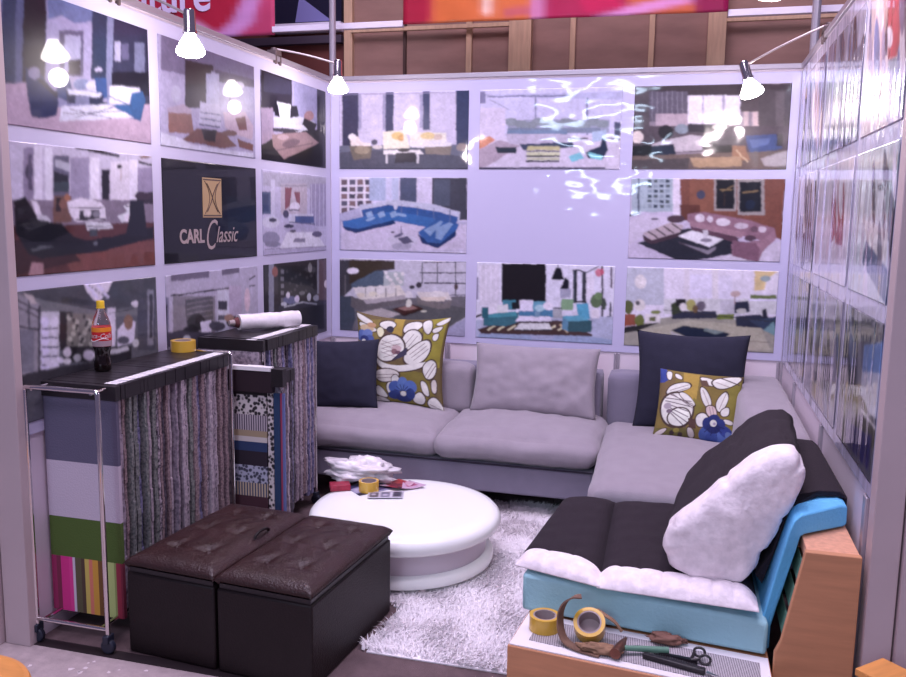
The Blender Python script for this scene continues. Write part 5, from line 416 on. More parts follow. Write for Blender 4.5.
FLORAL = {
 'big': ((101, 86, 53), ((140,131,50,747,12,979,1,978,541,816,548),(161,137,62,433,8,538,3,538,204,430,210),(134,125,54,580,120,751,112,758,279,582,287),(122,111,49,257,718,585,582,843,619,990,1028,194,1033),(126,111,57,-31,109,287,34,274,323,31,356),(68,50,44,39,13,74,22,108,32,139,44,169,57,196,72,211,85,213,97,203,108,179,117,152,120,123,116,90,105,55,88,27,71,8,55,-4,39,-8,23,-2,14,13,11),(218,217,209,44,22,74,30,103,39,131,49,158,59,183,70,197,81,199,90,189,100,168,108,144,111,118,109,90,101,59,87,36,74,19,60,8,45,5,31,9,22,23,19),(68,50,44,59,103,88,108,118,114,150,121,185,131,221,143,246,155,258,167,258,179,246,190,224,197,194,199,154,195,106,186,68,174,42,160,27,144,23,125,27,112,39,105),(218,217,209,70,112,96,115,123,120,152,126,182,134,213,143,234,152,244,161,243,172,232,183,213,189,186,190,152,186,110,178,78,168,55,156,41,143,37,128,41,118,52,112),(197,176,140,218,158,208,176,183,191,149,201,110,203,77,196,54,183,47,166,57,148,82,132,116,123,154,121,187,127,210,140),(181,144,107,241,116,235,129,220,141,198,148,174,149,154,144,140,134,135,121,141,108,157,97,178,90,202,89,222,93,236,103),(68,50,44,293,57,322,43,350,34,379,31,407,34,435,44,454,56,464,70,464,87,455,106,441,122,420,134,394,142,363,146,334,145,310,138,290,125,273,107,268,89,275,73),(218,217,209,304,64,330,51,356,43,381,40,405,43,429,52,444,63,452,75,452,88,444,104,431,116,413,126,391,133,365,137,341,136,320,131,301,121,286,106,282,92,287,78),(68,50,44,260,132,280,120,298,117,314,123,327,138,338,162,341,185,338,206,327,226,309,244,292,250,276,243,261,225,248,195,244,169,248,148),(221,219,182,264,140,280,129,295,126,308,130,319,143,329,163,333,182,331,200,323,217,309,234,295,239,282,235,269,220,257,194,252,173,254,155),(48,47,65,442,137,437,155,425,170,408,178,389,179,372,172,360,158,356,141,361,123,373,108,391,100,409,99,426,106,438,119),(86,66,57,398,190,394,204,385,215,372,222,358,223,345,217,336,207,333,193,337,180,346,168,359,162,374,161,386,167,395,177),(68,50,44,537,110,545,82,560,60,582,43,609,31,643,24,673,21,699,24,721,32,738,45,747,60,746,77,736,98,716,120,695,140,672,156,648,169,622,179,598,184,578,183,560,178,546,167,537,152,534,133),(218,217,209,550,108,558,85,571,66,589,51,613,41,641,35,667,33,690,35,709,42,725,54,733,67,732,82,723,99,705,118,686,134,666,148,645,159,624,168,605,172,587,172,572,167,558,157,550,144,547,127),(68,50,44,754,13,779,6,801,9,818,20,832,40,843,69,849,97,850,123,847,147,840,170,829,184,816,187,801,181,782,165,766,145,752,122,740,96,730,66,729,43,737,25),(218,217,209,758,24,779,18,797,20,812,29,824,46,834,70,839,94,840,117,837,138,831,159,822,172,811,175,798,169,784,154,771,136,760,117,749,94,740,70,739,50,745,34),(68,50,44,902,42,941,22,971,9,992,4,1004,7,1008,17,1005,30,994,44,977,59,952,77,929,88,908,93,888,92,870,84,866,74,877,59),(218,217,209,906,42,940,25,966,15,984,12,995,15,998,25,996,35,987,47,973,60,953,73,933,82,915,85,897,83,881,77,877,67,885,56),(68,50,44,886,101,917,94,939,93,951,99,953,112,946,132,935,148,922,160,905,168,884,171,868,170,856,164,848,152,844,136,849,122,863,110),(218,217,209,888,108,915,102,933,101,943,105,944,115,937,131,928,144,916,153,902,160,886,163,873,163,864,158,857,149,854,136,858,125,869,116),(68,50,44,885,172,905,165,920,167,929,176,933,194,932,219,928,239,920,252,908,259,894,260,881,256,872,246,865,231,861,211,863,195,871,182),(218,217,209,887,180,903,174,915,175,922,182,925,197,924,218,921,234,914,245,906,251,895,251,886,248,878,240,873,228,869,213,870,199,876,189),(88,109,168,111,263,95,288,71,305,46,311,24,304,10,285,6,260,13,232,29,208,52,191,77,186,99,193,113,210,118,236),(101,121,174,201,199,201,222,189,246,167,265,140,276,111,277,89,266,76,248,76,224,88,201,110,182,138,171,165,171,188,181),(72,90,149,222,272,216,291,200,306,177,316,153,317,132,310,117,295,113,277,120,258,136,243,158,234,182,233,203,240,218,254),(43,54,111,156,286,150,305,133,320,111,330,86,331,65,323,51,309,47,291,54,272,71,256,93,247,117,246,138,253,152,267),(208,209,203,121,309,118,319,110,328,99,333,87,333,77,329,70,321,68,311,72,301,80,292,91,287,102,287,112,291,119,299),(68,50,44,544,212,559,178,577,151,598,132,624,120,652,116,679,118,704,127,727,142,749,163,763,188,770,216,770,248,763,283,748,313,726,338,697,357,661,371,629,373,600,364,575,344,554,312,541,279,538,246),(218,217,209,558,213,572,183,588,161,606,144,627,134,652,131,674,133,696,141,717,154,736,174,749,196,756,221,756,248,749,278,736,304,717,325,693,342,662,355,634,357,609,348,587,329,567,300,556,271,553,242),(68,50,44,269,335,280,293,297,258,320,230,349,208,384,192,418,184,450,182,481,188,510,201,536,217,558,238,577,262,592,291,599,321,596,354,584,389,563,427,537,459,506,485,471,506,430,520,393,528,359,530,328,525,301,513,280,498,265,480,257,459,255,434,257,405,261,372),(218,217,209,286,335,296,299,310,269,330,244,355,225,385,210,414,202,443,201,470,206,497,218,521,233,542,252,559,275,573,301,578,329,576,358,565,388,545,420,522,447,495,470,465,488,431,501,398,508,369,509,341,505,316,494,297,481,283,464,276,445,274,422,275,397,279,367),(68,50,44,651,334,692,296,730,267,763,247,793,235,820,230,842,235,859,249,872,272,880,304,881,338,876,372,863,409,844,447,818,479,787,506,749,526,706,541,669,548,637,546,612,536,593,517,581,497,574,476,574,453,580,428,595,400,619,368),(218,217,209,659,344,694,309,727,283,756,264,783,253,808,249,828,253,844,266,856,287,863,317,864,347,859,378,847,409,829,441,806,469,778,492,746,510,709,523,677,529,650,527,627,518,610,501,598,484,592,465,592,446,598,426,611,402,631,375),(68,50,44,250,476,273,496,303,515,340,530,383,543,433,554,488,557,549,552,615,541,687,522,747,506,796,493,835,482,863,475,877,476,877,487,865,508,838,537,800,564,750,587,689,607,617,623,548,633,483,636,422,632,365,621,319,603,282,577,256,544,239,504,233,479,236,470),(218,217,209,278,486,300,505,328,521,362,534,401,544,447,551,497,553,552,549,610,539,673,525,727,512,771,502,806,493,831,486,844,487,845,495,833,512,808,537,773,559,729,579,675,596,612,611,551,620,492,622,437,618,385,609,343,593,309,570,284,542,269,508,263,487,266,480),(115,97,95,308,324,517,250,515,245,306,319),(115,97,95,323,373,534,298,532,292,321,367),(115,97,95,338,422,550,346,548,340,336,417),(115,97,95,353,473,567,395,565,389,351,467),(144,127,123,319,281,537,336,539,330,321,275),(144,127,123,317,324,537,380,539,374,319,318),(144,127,123,315,368,538,425,539,419,317,362),(144,127,123,314,412,538,470,539,464,316,406),(115,97,95,653,419,804,279,800,275,649,414),(115,97,95,676,452,828,311,824,306,672,447),(115,97,95,700,485,852,343,848,338,696,481),(115,97,95,585,311,670,179,665,176,580,307),(115,97,95,629,330,714,198,709,195,624,327),(188,164,163,549,354,544,374,529,390,506,400,481,401,459,393,444,378,438,359,444,340,460,324,482,315,506,314,528,321,544,335),(133,99,104,505,390,501,404,492,416,479,424,464,424,450,418,441,407,438,393,441,378,451,366,464,359,479,358,492,364,502,375),(105,72,85,550,399,546,409,537,417,523,422,508,422,495,419,486,411,482,402,486,392,495,384,509,379,524,378,537,382,546,389),(54,52,74,538,399,616,329,617,418,539,467,448,494),(68,50,44,283,615,328,600,372,591,418,589,464,594,511,605,543,620,561,641,563,666,550,697,527,722,493,742,449,757,394,766,347,764,307,750,275,726,251,690,245,660,255,635),(208,203,195,298,625,339,611,380,603,420,601,461,605,501,616,529,630,543,647,545,668,533,694,513,715,483,731,444,744,397,752,356,751,320,740,292,719,270,690,263,664,273,642),(115,97,95,282,683,516,661,515,654,282,676),(115,97,95,280,720,516,698,515,691,280,713),(68,50,44,467,676,489,658,509,652,526,656,541,671,554,697,561,722,561,745,554,768,541,789,526,798,508,794,488,776,466,747,455,720,455,697),(218,217,209,472,685,489,669,505,662,520,665,533,677,545,698,551,718,551,739,545,759,533,778,520,787,505,784,489,771,471,746,462,724,463,704),(68,50,44,324,797,346,810,367,827,388,849,408,876,427,907,434,930,429,944,412,950,382,948,355,941,331,930,309,914,290,893,278,872,272,852,273,831,280,809,291,797,306,793),(218,217,209,327,809,345,821,362,837,380,855,397,877,415,903,422,922,419,933,405,938,381,936,358,930,337,921,318,909,300,893,289,876,284,858,284,840,291,820,300,809,312,805),(68,50,44,271,916,313,918,352,925,386,936,417,952,443,972,452,990,444,1005,418,1017,374,1026,335,1025,300,1014,270,992,244,960,236,937,245,923),(218,217,209,278,927,314,929,347,934,378,943,405,955,429,971,438,985,432,997,410,1007,373,1015,339,1015,309,1006,282,988,258,963,250,944,256,932),(68,50,44,733,846,755,830,775,824,793,827,809,839,824,860,831,882,832,905,827,930,815,955,798,973,776,983,750,985,720,979,699,968,687,952,684,931,690,906,700,883,714,863),(218,217,209,736,857,754,843,771,837,786,840,800,851,813,870,820,889,821,909,816,929,804,950,789,964,771,972,750,973,725,967,707,957,698,944,696,928,701,907,710,889,722,872),(68,50,44,819,502,845,475,870,459,893,451,914,453,933,465,947,484,955,511,958,545,954,587,945,623,929,652,908,674,880,689,855,689,833,675,815,646,800,604,796,566,802,532),(218,217,209,825,512,847,488,868,473,887,466,906,468,924,479,937,496,944,519,946,548,943,584,935,615,922,640,904,659,881,672,860,673,842,662,826,638,812,602,808,569,812,539),(68,50,44,798,691,821,696,840,712,856,737,869,771,878,816,879,849,872,869,856,875,833,869,813,853,797,827,785,792,777,747,776,716,784,697),(218,217,209,802,704,820,709,836,723,849,744,860,774,868,812,869,840,864,856,852,862,834,856,818,842,805,820,794,789,787,751,785,725,791,709),(68,50,44,863,882,891,859,918,852,943,860,967,883,990,921,1005,955,1010,982,1007,1004,994,1019,977,1029,955,1034,929,1033,898,1027,873,1016,853,1000,840,979,832,954,833,929,843,905),(218,217,209,869,894,893,873,915,866,937,871,958,890,979,923,992,951,997,974,993,993,982,1008,967,1017,948,1021,926,1020,901,1014,880,1005,864,992,852,975,845,955,845,935,853,914),(68,50,44,913,668,931,661,945,666,954,684,959,715,959,760,955,794,947,817,934,829,918,829,905,820,896,801,890,773,888,735,891,705,899,683),(206,200,190,915,680,930,673,940,677,947,693,951,719,950,757,947,786,941,806,932,816,920,816,910,809,903,793,899,769,897,737,899,712,905,693),(115,97,95,835,645,919,498,914,495,829,642),(115,97,95,860,669,944,521,938,517,854,665),(115,97,95,859,955,986,990,987,983,861,948),(68,50,44,419,756,442,741,462,739,479,750,494,774,507,812,511,844,506,871,492,892,469,907,449,909,431,897,416,872,403,834,400,802,405,776),(218,217,209,423,767,441,754,458,751,472,760,486,780,497,812,502,839,499,862,488,880,470,894,453,896,438,887,425,866,413,834,409,807,413,785),(69,94,158,565,767,575,799,571,833,553,863,525,882,492,886,462,874,441,849,432,817,437,783,455,754,483,736,514,732,544,743),(90,119,177,647,764,641,803,625,835,601,853,574,855,550,838,533,807,527,769,533,730,549,699,573,682,599,681,623,696,640,726),(84,111,174,735,824,713,850,684,864,651,863,623,847,604,819,599,786,608,753,629,727,659,714,690,715,718,730,737,757,743,791),(40,56,115,576,896,569,919,549,939,519,950,486,952,457,943,437,925,430,902,438,879,458,860,487,849,519,847,548,856,569,874),(36,48,104,686,918,678,942,655,961,620,973,582,975,547,966,524,948,515,925,524,902,547,882,581,871,619,869,653,878,677,895),(44,62,124,721,864,717,892,705,916,685,930,663,931,644,919,630,896,624,868,629,839,642,816,661,803,682,802,702,814,716,836),(29,37,83,589,852,495,833,494,841,587,860),(29,37,83,590,853,520,794,515,800,585,859),(29,37,83,591,855,561,770,554,773,584,858),(29,37,83,591,857,608,768,601,766,584,856),(29,37,83,590,859,651,786,645,781,585,854),(29,37,83,589,860,678,822,675,815,587,853),(214,215,205,624,874,622,888,613,899,601,905,588,905,575,900,567,890,564,877,567,864,575,853,587,847,600,846,613,851,621,861),)),
 'small': ((122, 105, 53), ((168,141,66,291,25,483,32,467,515,320,504),(114,94,59,9,178,223,93,119,407,23,450),(128,119,53,821,110,984,90,1007,936,863,957),(123,115,52,435,397,563,503,501,664,399,586),(53,68,139,-25,-12,85,5,141,147,60,217,-13,226),(68,50,44,112,24,134,25,151,36,160,57,162,88,158,129,151,158,140,176,127,182,110,175,97,162,88,140,82,112,80,76,84,49,95,32),(218,217,209,114,37,132,38,145,48,152,66,153,92,149,126,143,150,135,164,124,168,112,162,102,150,95,132,91,109,89,79,92,57,101,43),(68,50,44,208,50,231,55,251,65,266,79,278,98,286,121,285,137,276,146,258,148,232,143,211,134,195,119,185,100,181,77,183,61,192,52),(218,217,209,212,61,231,66,246,74,259,86,269,100,276,118,276,130,269,137,254,138,233,133,216,124,203,113,195,98,191,80,192,68,199,61),(68,50,44,515,55,564,57,607,67,646,85,679,110,707,142,718,168,712,187,688,199,646,204,606,198,568,180,531,152,495,112,481,82,488,63),(218,217,209,525,68,566,70,604,79,638,93,668,114,693,140,704,161,699,177,679,187,643,191,609,186,575,171,542,147,510,114,496,90,501,74),(68,50,44,682,63,747,39,808,21,862,8,912,2,957,0,983,10,991,31,981,63,953,106,918,144,878,177,831,205,778,228,731,235,690,226,655,201,626,160,621,124,640,91),(218,217,209,694,73,752,52,805,35,854,24,899,18,940,16,964,24,971,42,962,69,936,105,904,137,868,166,828,191,782,211,741,218,704,211,673,191,647,157,642,126,658,98),(67,52,56,720,56,963,144,966,129,724,40),(144,123,118,680,131,850,185,851,176,681,123),(91,68,57,489,120,572,110,615,209,519,206),(68,50,44,100,311,118,276,146,245,182,218,228,196,283,177,327,168,362,170,386,182,401,205,402,228,390,252,366,276,328,301,289,325,249,346,207,366,165,383,132,394,107,397,91,393,84,381,83,364,88,340),(218,217,209,116,307,133,278,158,253,190,230,230,210,277,193,316,185,346,187,368,198,382,219,383,240,372,260,349,280,314,299,279,318,243,335,208,352,172,368,143,377,122,380,108,376,101,366,100,351,106,331),(115,97,95,140,332,364,214,362,207,138,325),(115,97,95,143,378,367,259,364,251,140,370),(68,50,44,34,513,45,470,63,432,86,400,116,373,151,352,189,338,228,331,269,331,312,338,350,353,383,376,410,406,433,445,449,487,458,534,462,584,459,639,450,689,436,735,417,777,393,815,364,843,330,863,291,874,247,875,207,870,171,858,139,839,110,813,86,781,65,743,49,700,36,651,29,604,29,558),(218,217,209,57,526,68,486,84,452,105,422,132,398,165,379,198,366,233,359,269,360,306,366,339,380,367,401,392,430,412,465,427,503,436,544,438,588,435,635,427,678,415,719,397,756,374,790,348,816,318,834,285,844,248,845,214,840,182,828,153,811,127,787,104,759,86,726,70,689,59,648,53,607,52,566),(68,50,44,260,328,286,324,316,333,348,353,384,386,423,430,450,467,467,496,473,517,467,530,453,534,431,528,401,513,364,489,330,463,300,436,274,408,253,377,243,354,245,337),(218,217,209,274,342,298,339,324,346,353,363,383,391,416,428,439,460,453,485,457,503,452,515,440,519,421,514,396,500,364,477,335,454,310,431,287,407,267,383,259,364,261,350),(68,50,44,153,651,178,614,207,586,241,567,280,557,323,555,359,564,388,583,411,612,426,652,432,691,428,730,414,767,389,805,360,832,326,850,287,857,243,855,206,844,177,825,154,797,138,761,133,725,138,688),(227,229,218,170,662,192,628,219,603,248,585,282,576,318,575,349,582,375,598,395,623,409,656,414,689,410,722,397,756,374,790,348,815,318,831,285,838,247,835,216,826,190,810,170,787,156,758,151,727,156,695),(80,68,75,71,450,415,467,415,455,72,438),(80,68,75,92,493,407,544,408,532,93,481),(80,68,75,112,537,399,622,402,610,114,525),(80,68,75,132,580,391,700,395,689,136,568),(80,68,75,152,623,383,779,388,768,157,612),(80,68,75,173,667,375,858,381,847,179,656),(105,90,94,116,381,441,508,443,499,118,373),(105,90,94,140,378,443,538,445,529,143,370),(105,90,94,164,375,444,568,448,560,168,367),(163,154,161,176,553,172,574,159,592,140,603,118,606,98,600,84,585,78,566,82,545,95,528,114,516,135,513,156,520,170,534),(115,99,113,192,628,190,642,180,654,165,662,149,664,134,660,123,651,119,638,122,624,131,612,146,604,162,602,177,606,188,615),(68,50,44,521,207,548,220,574,244,599,280,624,327,648,385,662,434,666,475,661,507,646,529,629,538,609,532,586,512,561,478,540,438,522,390,508,337,497,277,496,235,504,212),(218,217,209,528,228,550,240,571,261,593,293,615,333,636,383,649,426,653,462,648,490,635,511,619,518,602,513,584,494,564,463,546,426,531,384,519,338,509,286,508,251,514,231),(68,50,44,837,251,853,282,860,319,860,361,853,410,838,465,821,510,802,543,782,566,760,577,742,574,726,558,713,527,703,483,704,437,715,388,736,337,767,284,795,252,818,241),(218,217,209,828,272,842,301,849,333,849,371,842,413,828,461,813,499,797,527,780,547,763,557,748,555,735,541,724,516,715,479,715,439,724,396,742,351,768,302,791,273,811,263),(68,50,44,627,479,663,475,692,484,715,508,731,546,742,599,741,637,728,662,703,672,667,669,637,655,614,631,598,597,588,552,590,518,603,494),(205,186,182,632,494,662,490,687,498,706,518,721,551,730,595,729,628,719,649,698,657,668,654,643,642,623,621,609,592,600,555,601,526,612,506),(68,50,44,805,497,836,477,860,471,877,481,887,507,890,547,885,580,873,604,852,621,823,629,801,628,784,617,772,598,767,570,771,544,783,520),(218,217,209,809,509,834,490,854,485,868,492,877,513,879,547,875,574,865,595,848,608,825,615,806,615,792,607,782,592,778,570,781,549,791,528),(68,50,44,505,626,533,605,560,596,585,597,608,608,629,630,642,657,648,688,645,722,635,761,620,792,600,814,575,826,545,830,521,822,501,802,487,769,477,724,477,685,486,653),(218,217,209,512,640,535,621,557,613,578,614,599,624,619,645,631,668,636,695,633,724,623,756,610,781,593,799,572,810,548,813,527,806,511,789,498,762,490,724,489,691,497,663),(68,50,44,858,648,894,652,920,659,937,672,945,688,944,709,934,723,917,732,892,734,859,730,834,722,817,710,807,694,806,673,814,659,831,651),(216,213,205,861,658,891,662,914,669,928,678,934,691,932,706,924,717,910,723,889,724,861,720,841,713,826,704,818,691,817,676,824,665,839,660),(134,113,110,532,266,632,496,638,491,538,262),(134,113,110,819,272,754,522,761,524,825,275),(115,97,95,633,510,667,643,673,641,639,507),(115,97,95,669,505,703,638,709,636,675,502),(65,88,151,663,807,685,839,692,882,684,928,662,969,631,996,597,1003,566,989,545,957,537,914,546,867,567,827,598,801,633,794),(78,103,164,852,986,825,1013,786,1018,742,1002,702,967,674,921,663,872,672,831,699,805,738,800,782,816,822,850,850,896,861,945),(44,60,130,941,883,922,909,889,920,849,914,810,891,779,858,764,819,766,783,785,758,818,747,858,753,897,776,927,809,943,848),(93,113,159,959,968,940,981,914,979,886,962,863,933,849,899,846,865,856,839,875,826,901,829,929,846,952,874,966,909,969,942),(53,74,139,764,940,760,974,742,1004,714,1023,681,1028,651,1017,629,993,619,960,624,925,642,895,670,876,703,872,733,883,755,907),(36,48,108,690,747,686,788,672,823,649,844,622,848,597,833,578,803,569,764,572,723,587,689,610,668,636,664,662,679,681,708),(34,46,104,781,673,776,707,758,736,731,755,698,760,668,749,647,725,637,693,642,658,660,629,688,611,720,606,749,617,771,641),(38,52,115,845,726,842,760,827,789,804,807,778,811,753,799,734,775,726,742,729,708,744,679,767,662,793,658,818,669,837,694),(30,40,96,790,795,784,830,763,860,730,880,693,885,658,875,632,851,622,819,628,784,649,754,682,735,719,730,754,740,779,763),(26,33,83,702,766,843,793,844,782,703,756),(26,33,83,700,765,809,862,814,853,705,757),(26,33,83,699,763,748,906,756,902,707,759),(26,33,83,699,760,676,915,685,917,707,762),(26,33,83,700,757,600,876,606,884,706,765),(216,217,207,742,732,739,754,729,773,714,785,695,787,678,780,666,764,660,744,663,722,673,703,688,691,707,689,724,696,736,712),(163,154,170,732,742,730,751,726,759,719,764,711,765,704,762,698,756,696,746,697,737,701,729,708,724,716,723,724,726,729,732),(100,94,47,20,886,489,853,499,1009,2,1048),(68,50,44,29,953,58,923,84,900,109,884,131,875,152,872,162,878,163,893,154,916,135,949,114,973,89,989,61,997,31,997,15,990,15,975),(206,196,190,35,949,59,926,82,908,103,895,123,888,141,885,151,890,152,902,143,920,126,947,107,966,85,979,62,985,37,985,24,979,24,967),(57,43,43,252,933,250,948,242,962,231,970,217,972,205,967,196,956,192,941,195,926,202,913,214,904,227,903,239,908,248,918),(57,43,43,352,951,350,966,343,979,331,987,318,989,306,984,297,973,293,959,295,943,303,930,314,922,327,920,339,925,348,936),(144,133,63,307,894,304,908,294,920,280,928,263,931,248,927,237,917,233,904,236,890,245,878,260,870,276,867,291,871,302,881),(68,50,44,413,829,437,834,457,848,473,869,486,898,495,935,496,963,489,983,474,995,451,998,431,989,415,968,402,935,392,889,391,856,398,836),(196,188,180,418,843,437,848,453,860,466,877,477,902,485,932,487,955,481,972,470,981,451,984,435,976,422,958,411,930,402,892,401,865,406,849),(80,58,50,394,710,480,714,501,851,415,847),)),
}
# ------------------------------------------------------------------ setting: floor, walls, hall behind
WR = 2.9097
M_fl_in = mat('booth_carpet', C3(104, 86, 88), .95, bump=.4, bscale=300, var=.2, vscale=14)
def floor_mat():
    M = mat('aisle_floor', C3(180, 164, 164), .8, var=.14, vscale=22, bump=.2, bscale=150)
    return M
struct(MB().box(-1.5, 4.6, -2.835, 1.3, -.05, 0).build('floor', M_fl_in))
struct(MB().box(-1.5, 4.6, -5.6, -2.835, -.05, 0).build('floor', floor_mat()))
struct(MB().box(.0, 2.9, -2.862, -2.812, 0, .003).build('trim_1', mat('threshold_strip', C3(40, 30, 34), .6)))
# pale flecks trodden onto the aisle floor
fl = MB()
for k in range(70):
    x, y = random.uniform(-.2, .75), random.uniform(-3.25, -2.90); s = random.uniform(.004, .011)
    n = random.choice((5, 6, 7)); a0 = random.random()*6
    fl.prism([(x+s*random.uniform(.5, 1.3)*math.cos(a0+2*PI*i/n), y+s*random.uniform(.5, 1.6)*math.sin(a0+2*PI*i/n)) for i in range(n)], .0, .0012)
o = fl.build('floor_flecks', mat('pale_flecks', C3(225, 212, 214), .8)); o['kind'] = 'stuff'
tag(o, 'pale paper flecks scattered on the grey aisle floor by the chrome rack', 'flecks')

# booth walls: white infill panels, aluminium posts and rails
struct(MB().box(-.03, WR+.03, .005, .035, 0, 2.5).build('wall_back', M_wall))
struct(MB().box(-.035, -.005, -2.84, .005, 0, 2.5).build('wall_left', M_wall))
struct(MB().box(WR+.005, WR+.035, -2.64, .005, 0, 2.5).build('wall_right', M_wall))
tn = 2
def trim(b, m=None, bevel=.003):
    global tn
    o = struct(b.build('trim_%d' % tn, m or M_alu, bevel=bevel)); tn += 1; return o
for x in (.012, .83, 1.935, WR-.012):
    b = MB(); b.box(x-.018, x-.006, -.006, .008, 0, .80); b.box(x-.003, x+.003, -.0025, .008, 0, .80); b.box(x+.006, x+.018, -.006, .008, 0, .80); trim(b)
for y in (-.65, -1.62, -2.58):
    b = MB(); b.box(WR-.008, WR+.006, y-.02, y+.02, 0, .80); trim(b)
for y in (-.97, -1.95):
    b = MB(); b.box(-.006, .008, y-.02, y+.02, 0, .80); trim(b)
b = MB(); b.box(-.03, WR+.03, -.01, .045, 2.5, 2.53); trim(b)
b = MB(); b.box(-.045, .01, -2.84, -.01, 2.5, 2.53); trim(b)
b = MB(); b.box(WR-.01, WR+.045, -2.64, -.01, 2.5, 2.53); trim(b)
# front end posts
b = MB(); b.box(-.10, .012, -2.88, -2.842, 0, 2.55); b.box(-.16, -.105, -2.90, -2.86, 0, 2.55); trim(b, M_post)
b = MB(); b.box(WR-.004, WR+.075, -2.72, -2.642, 0, 2.55); trim(b, M_post)
b = MB(); b.box(WR+.08, WR+.42, -2.74, -2.66, 0, 2.55); trim(b, M_post)
# corner poles rising above the booth
b = MB(); b.tube([(-.02, .09, 0), (-.02, .09, 3.7)], .022, 12); trim(b, M_alu, 0)
b = MB(); b.tube([(WR+.06, .09, 0), (WR+.06, .09, 3.7)], .024, 12); trim(b, M_alu, 0)
# white rails of the stand behind
M_rail = mat('white_rail', C3(226, 216, 232), .4)
b = MB(); b.box(-.56, .405, .28, .32, 2.89, 2.93); trim(b, M_rail)
b = MB(); b.box(2.49, 4.2, .28, .32, 2.865, 2.905); trim(b, M_rail)
# plywood wall of the stand behind
M_bp = mat('brown_plywood', C3(148, 112, 100), .7, var=.16, vscale=3, stretch=(1, 1, 3))
M_bp2 = mat('red_brown_board', C3(92, 44, 38), .7, var=.12, vscale=3)
M_stud = mat('stud_timber', C3(196, 160, 130), .6, var=.12, vscale=5, stretch=(8, 8, 1))
struct(MB().box(-.42, 5.2, 1.25, 1.30, 0, 4.2).build('wall_far', M_bp))
struct(MB().box(-4.2, -.42, 1.25, 1.30, 0, 4.2).build('wall_far', M_bp2))
def stud(x0, x1, z0=0, z1=4.1, d=.05, mt=None): b = MB(); b.box(x0, x1, 1.25-d, 1.25, z0, z1); trim(b, mt or M_stud)
stud(-.40, -.33); stud(.60, .645, d=.03); stud(.945, 1.115, d=.08); stud(1.40, 1.44, d=.03); stud(1.975, 2.015, d=.03); stud(2.385, 2.51, d=.08); stud(3.5, 3.6)
stud(.09, .112, d=.03, mt=mat('dark_stud', C3(70, 46, 40), .7))
b = MB(); b.box(-.33, .945, 1.17, 1.2, 3.055, 3.085); trim(b, M_stud)
b = MB(); b.box(2.51, 5.0, 1.17, 1.2, 3.02, 3.045); trim(b, M_stud)
b = MB(); b.box(-4.0, -.42, 1.19, 1.25, 2.99, 3.05); trim(b, mat('dark_beam', C3(60, 48, 62), .6))
# dark window of the stand behind, top left
b = MB(); b.box(-1.0, -.42, 1.2, 1.25, 3.15, 4.0)
o = struct(b.build('window_1', mat('dark_glass', C3(34, 34, 52), .1)))
fr = MB(); fr.box(-1.04, -.42, 1.18, 1.26, 3.08, 3.15); fr.box(-1.05, -1.0, 1.18, 1.26, 3.08, 4.0); fr.build('window_frame', M_rail, o)
lt = MB(); lt.add([(-.82, 1.197, 3.16), (-.5, 1.197, 3.16), (-.78, 1.197, 3.36)], [(0, 1, 2)]); lt.build('window_blind', mat('pale_blind', C3(120, 116, 170), .6), o)

# ------------------------------------------------------------------ hall banners behind the booth
def banner(name, x0, x1, z0, z1, y, base, ops, label, nu=60, nv=40, dz=0):
    img = paint(base, ops, nu, nv, grain=.03)
    u = np.linspace(0, 1, nu); v = np.linspace(0, 1, nv); V, U = np.meshgrid(v, u, indexing='ij')
    P = np.stack([x0+(x1-x0)*U, np.full_like(U, y)+.006*np.sin(U*22)*V, z1+(z0+dz*U-z1)*V], -1).reshape(-1, 3)
    o = grid_obj(name, P, nu, nv, film_mat('banner_print', True, 'left', wave=.1, coat=.15), cols=img.reshape(-1, 3))
    s_ = o.modifiers.new('solid', 'SOLIDIFY'); s_.thickness = .004; s_.offset = -1
    return tag(o, label, 'banner')
ban = banner('hall_banner', -2.9, -.545, 2.876, 3.9, .30, 'a8243c',
  'd8a0c8:640,1000,720,860,800,960,860,1000;c88cc0:780,1000,850,900,900,700,1000,500,1000,1000;b84468:860,1000,920,900,950,700,1000,700,1000,1000;c04060:0,0,300,0,200,400,0,500',
  'red banner with white lettering hung behind the left wall')
me = text_mesh('furniture', .30, 0, .002, .006)
link_mesh('lettering', me, mat('banner_letters', C3(214, 196, 226), .5), ban, basis((1,0,0), (0,0,1), (0,-1,0), (-1.575, .288, 3.155)))
banner('hall_banner', .414, 2.49, 2.90, 3.7, .27, 'c4603e',
  '9a2038:0,0,85,0,85,1000,0,1000;a82a40:85,0,120,0,95,1000,85,1000;cc6a3c:120,0,420,0,430,1000,120,1000;e8c8b8:270,700,290,700,290,940,270,940;b85a60:330,900,420,880,420,950,330,960;c07aa0:420,0,470,0,480,1000,420,1000;a4204a:460,0,760,0,700,1000,460,1000;c01c50:560,860,660,820,700,930,580,960;d890c4:600,1000,700,930,900,840,940,880,700,1000;8c1c48:840,0,1000,0,1000,1000,900,1000',
  'orange and magenta banner hung above the back wall', dz=-.01)

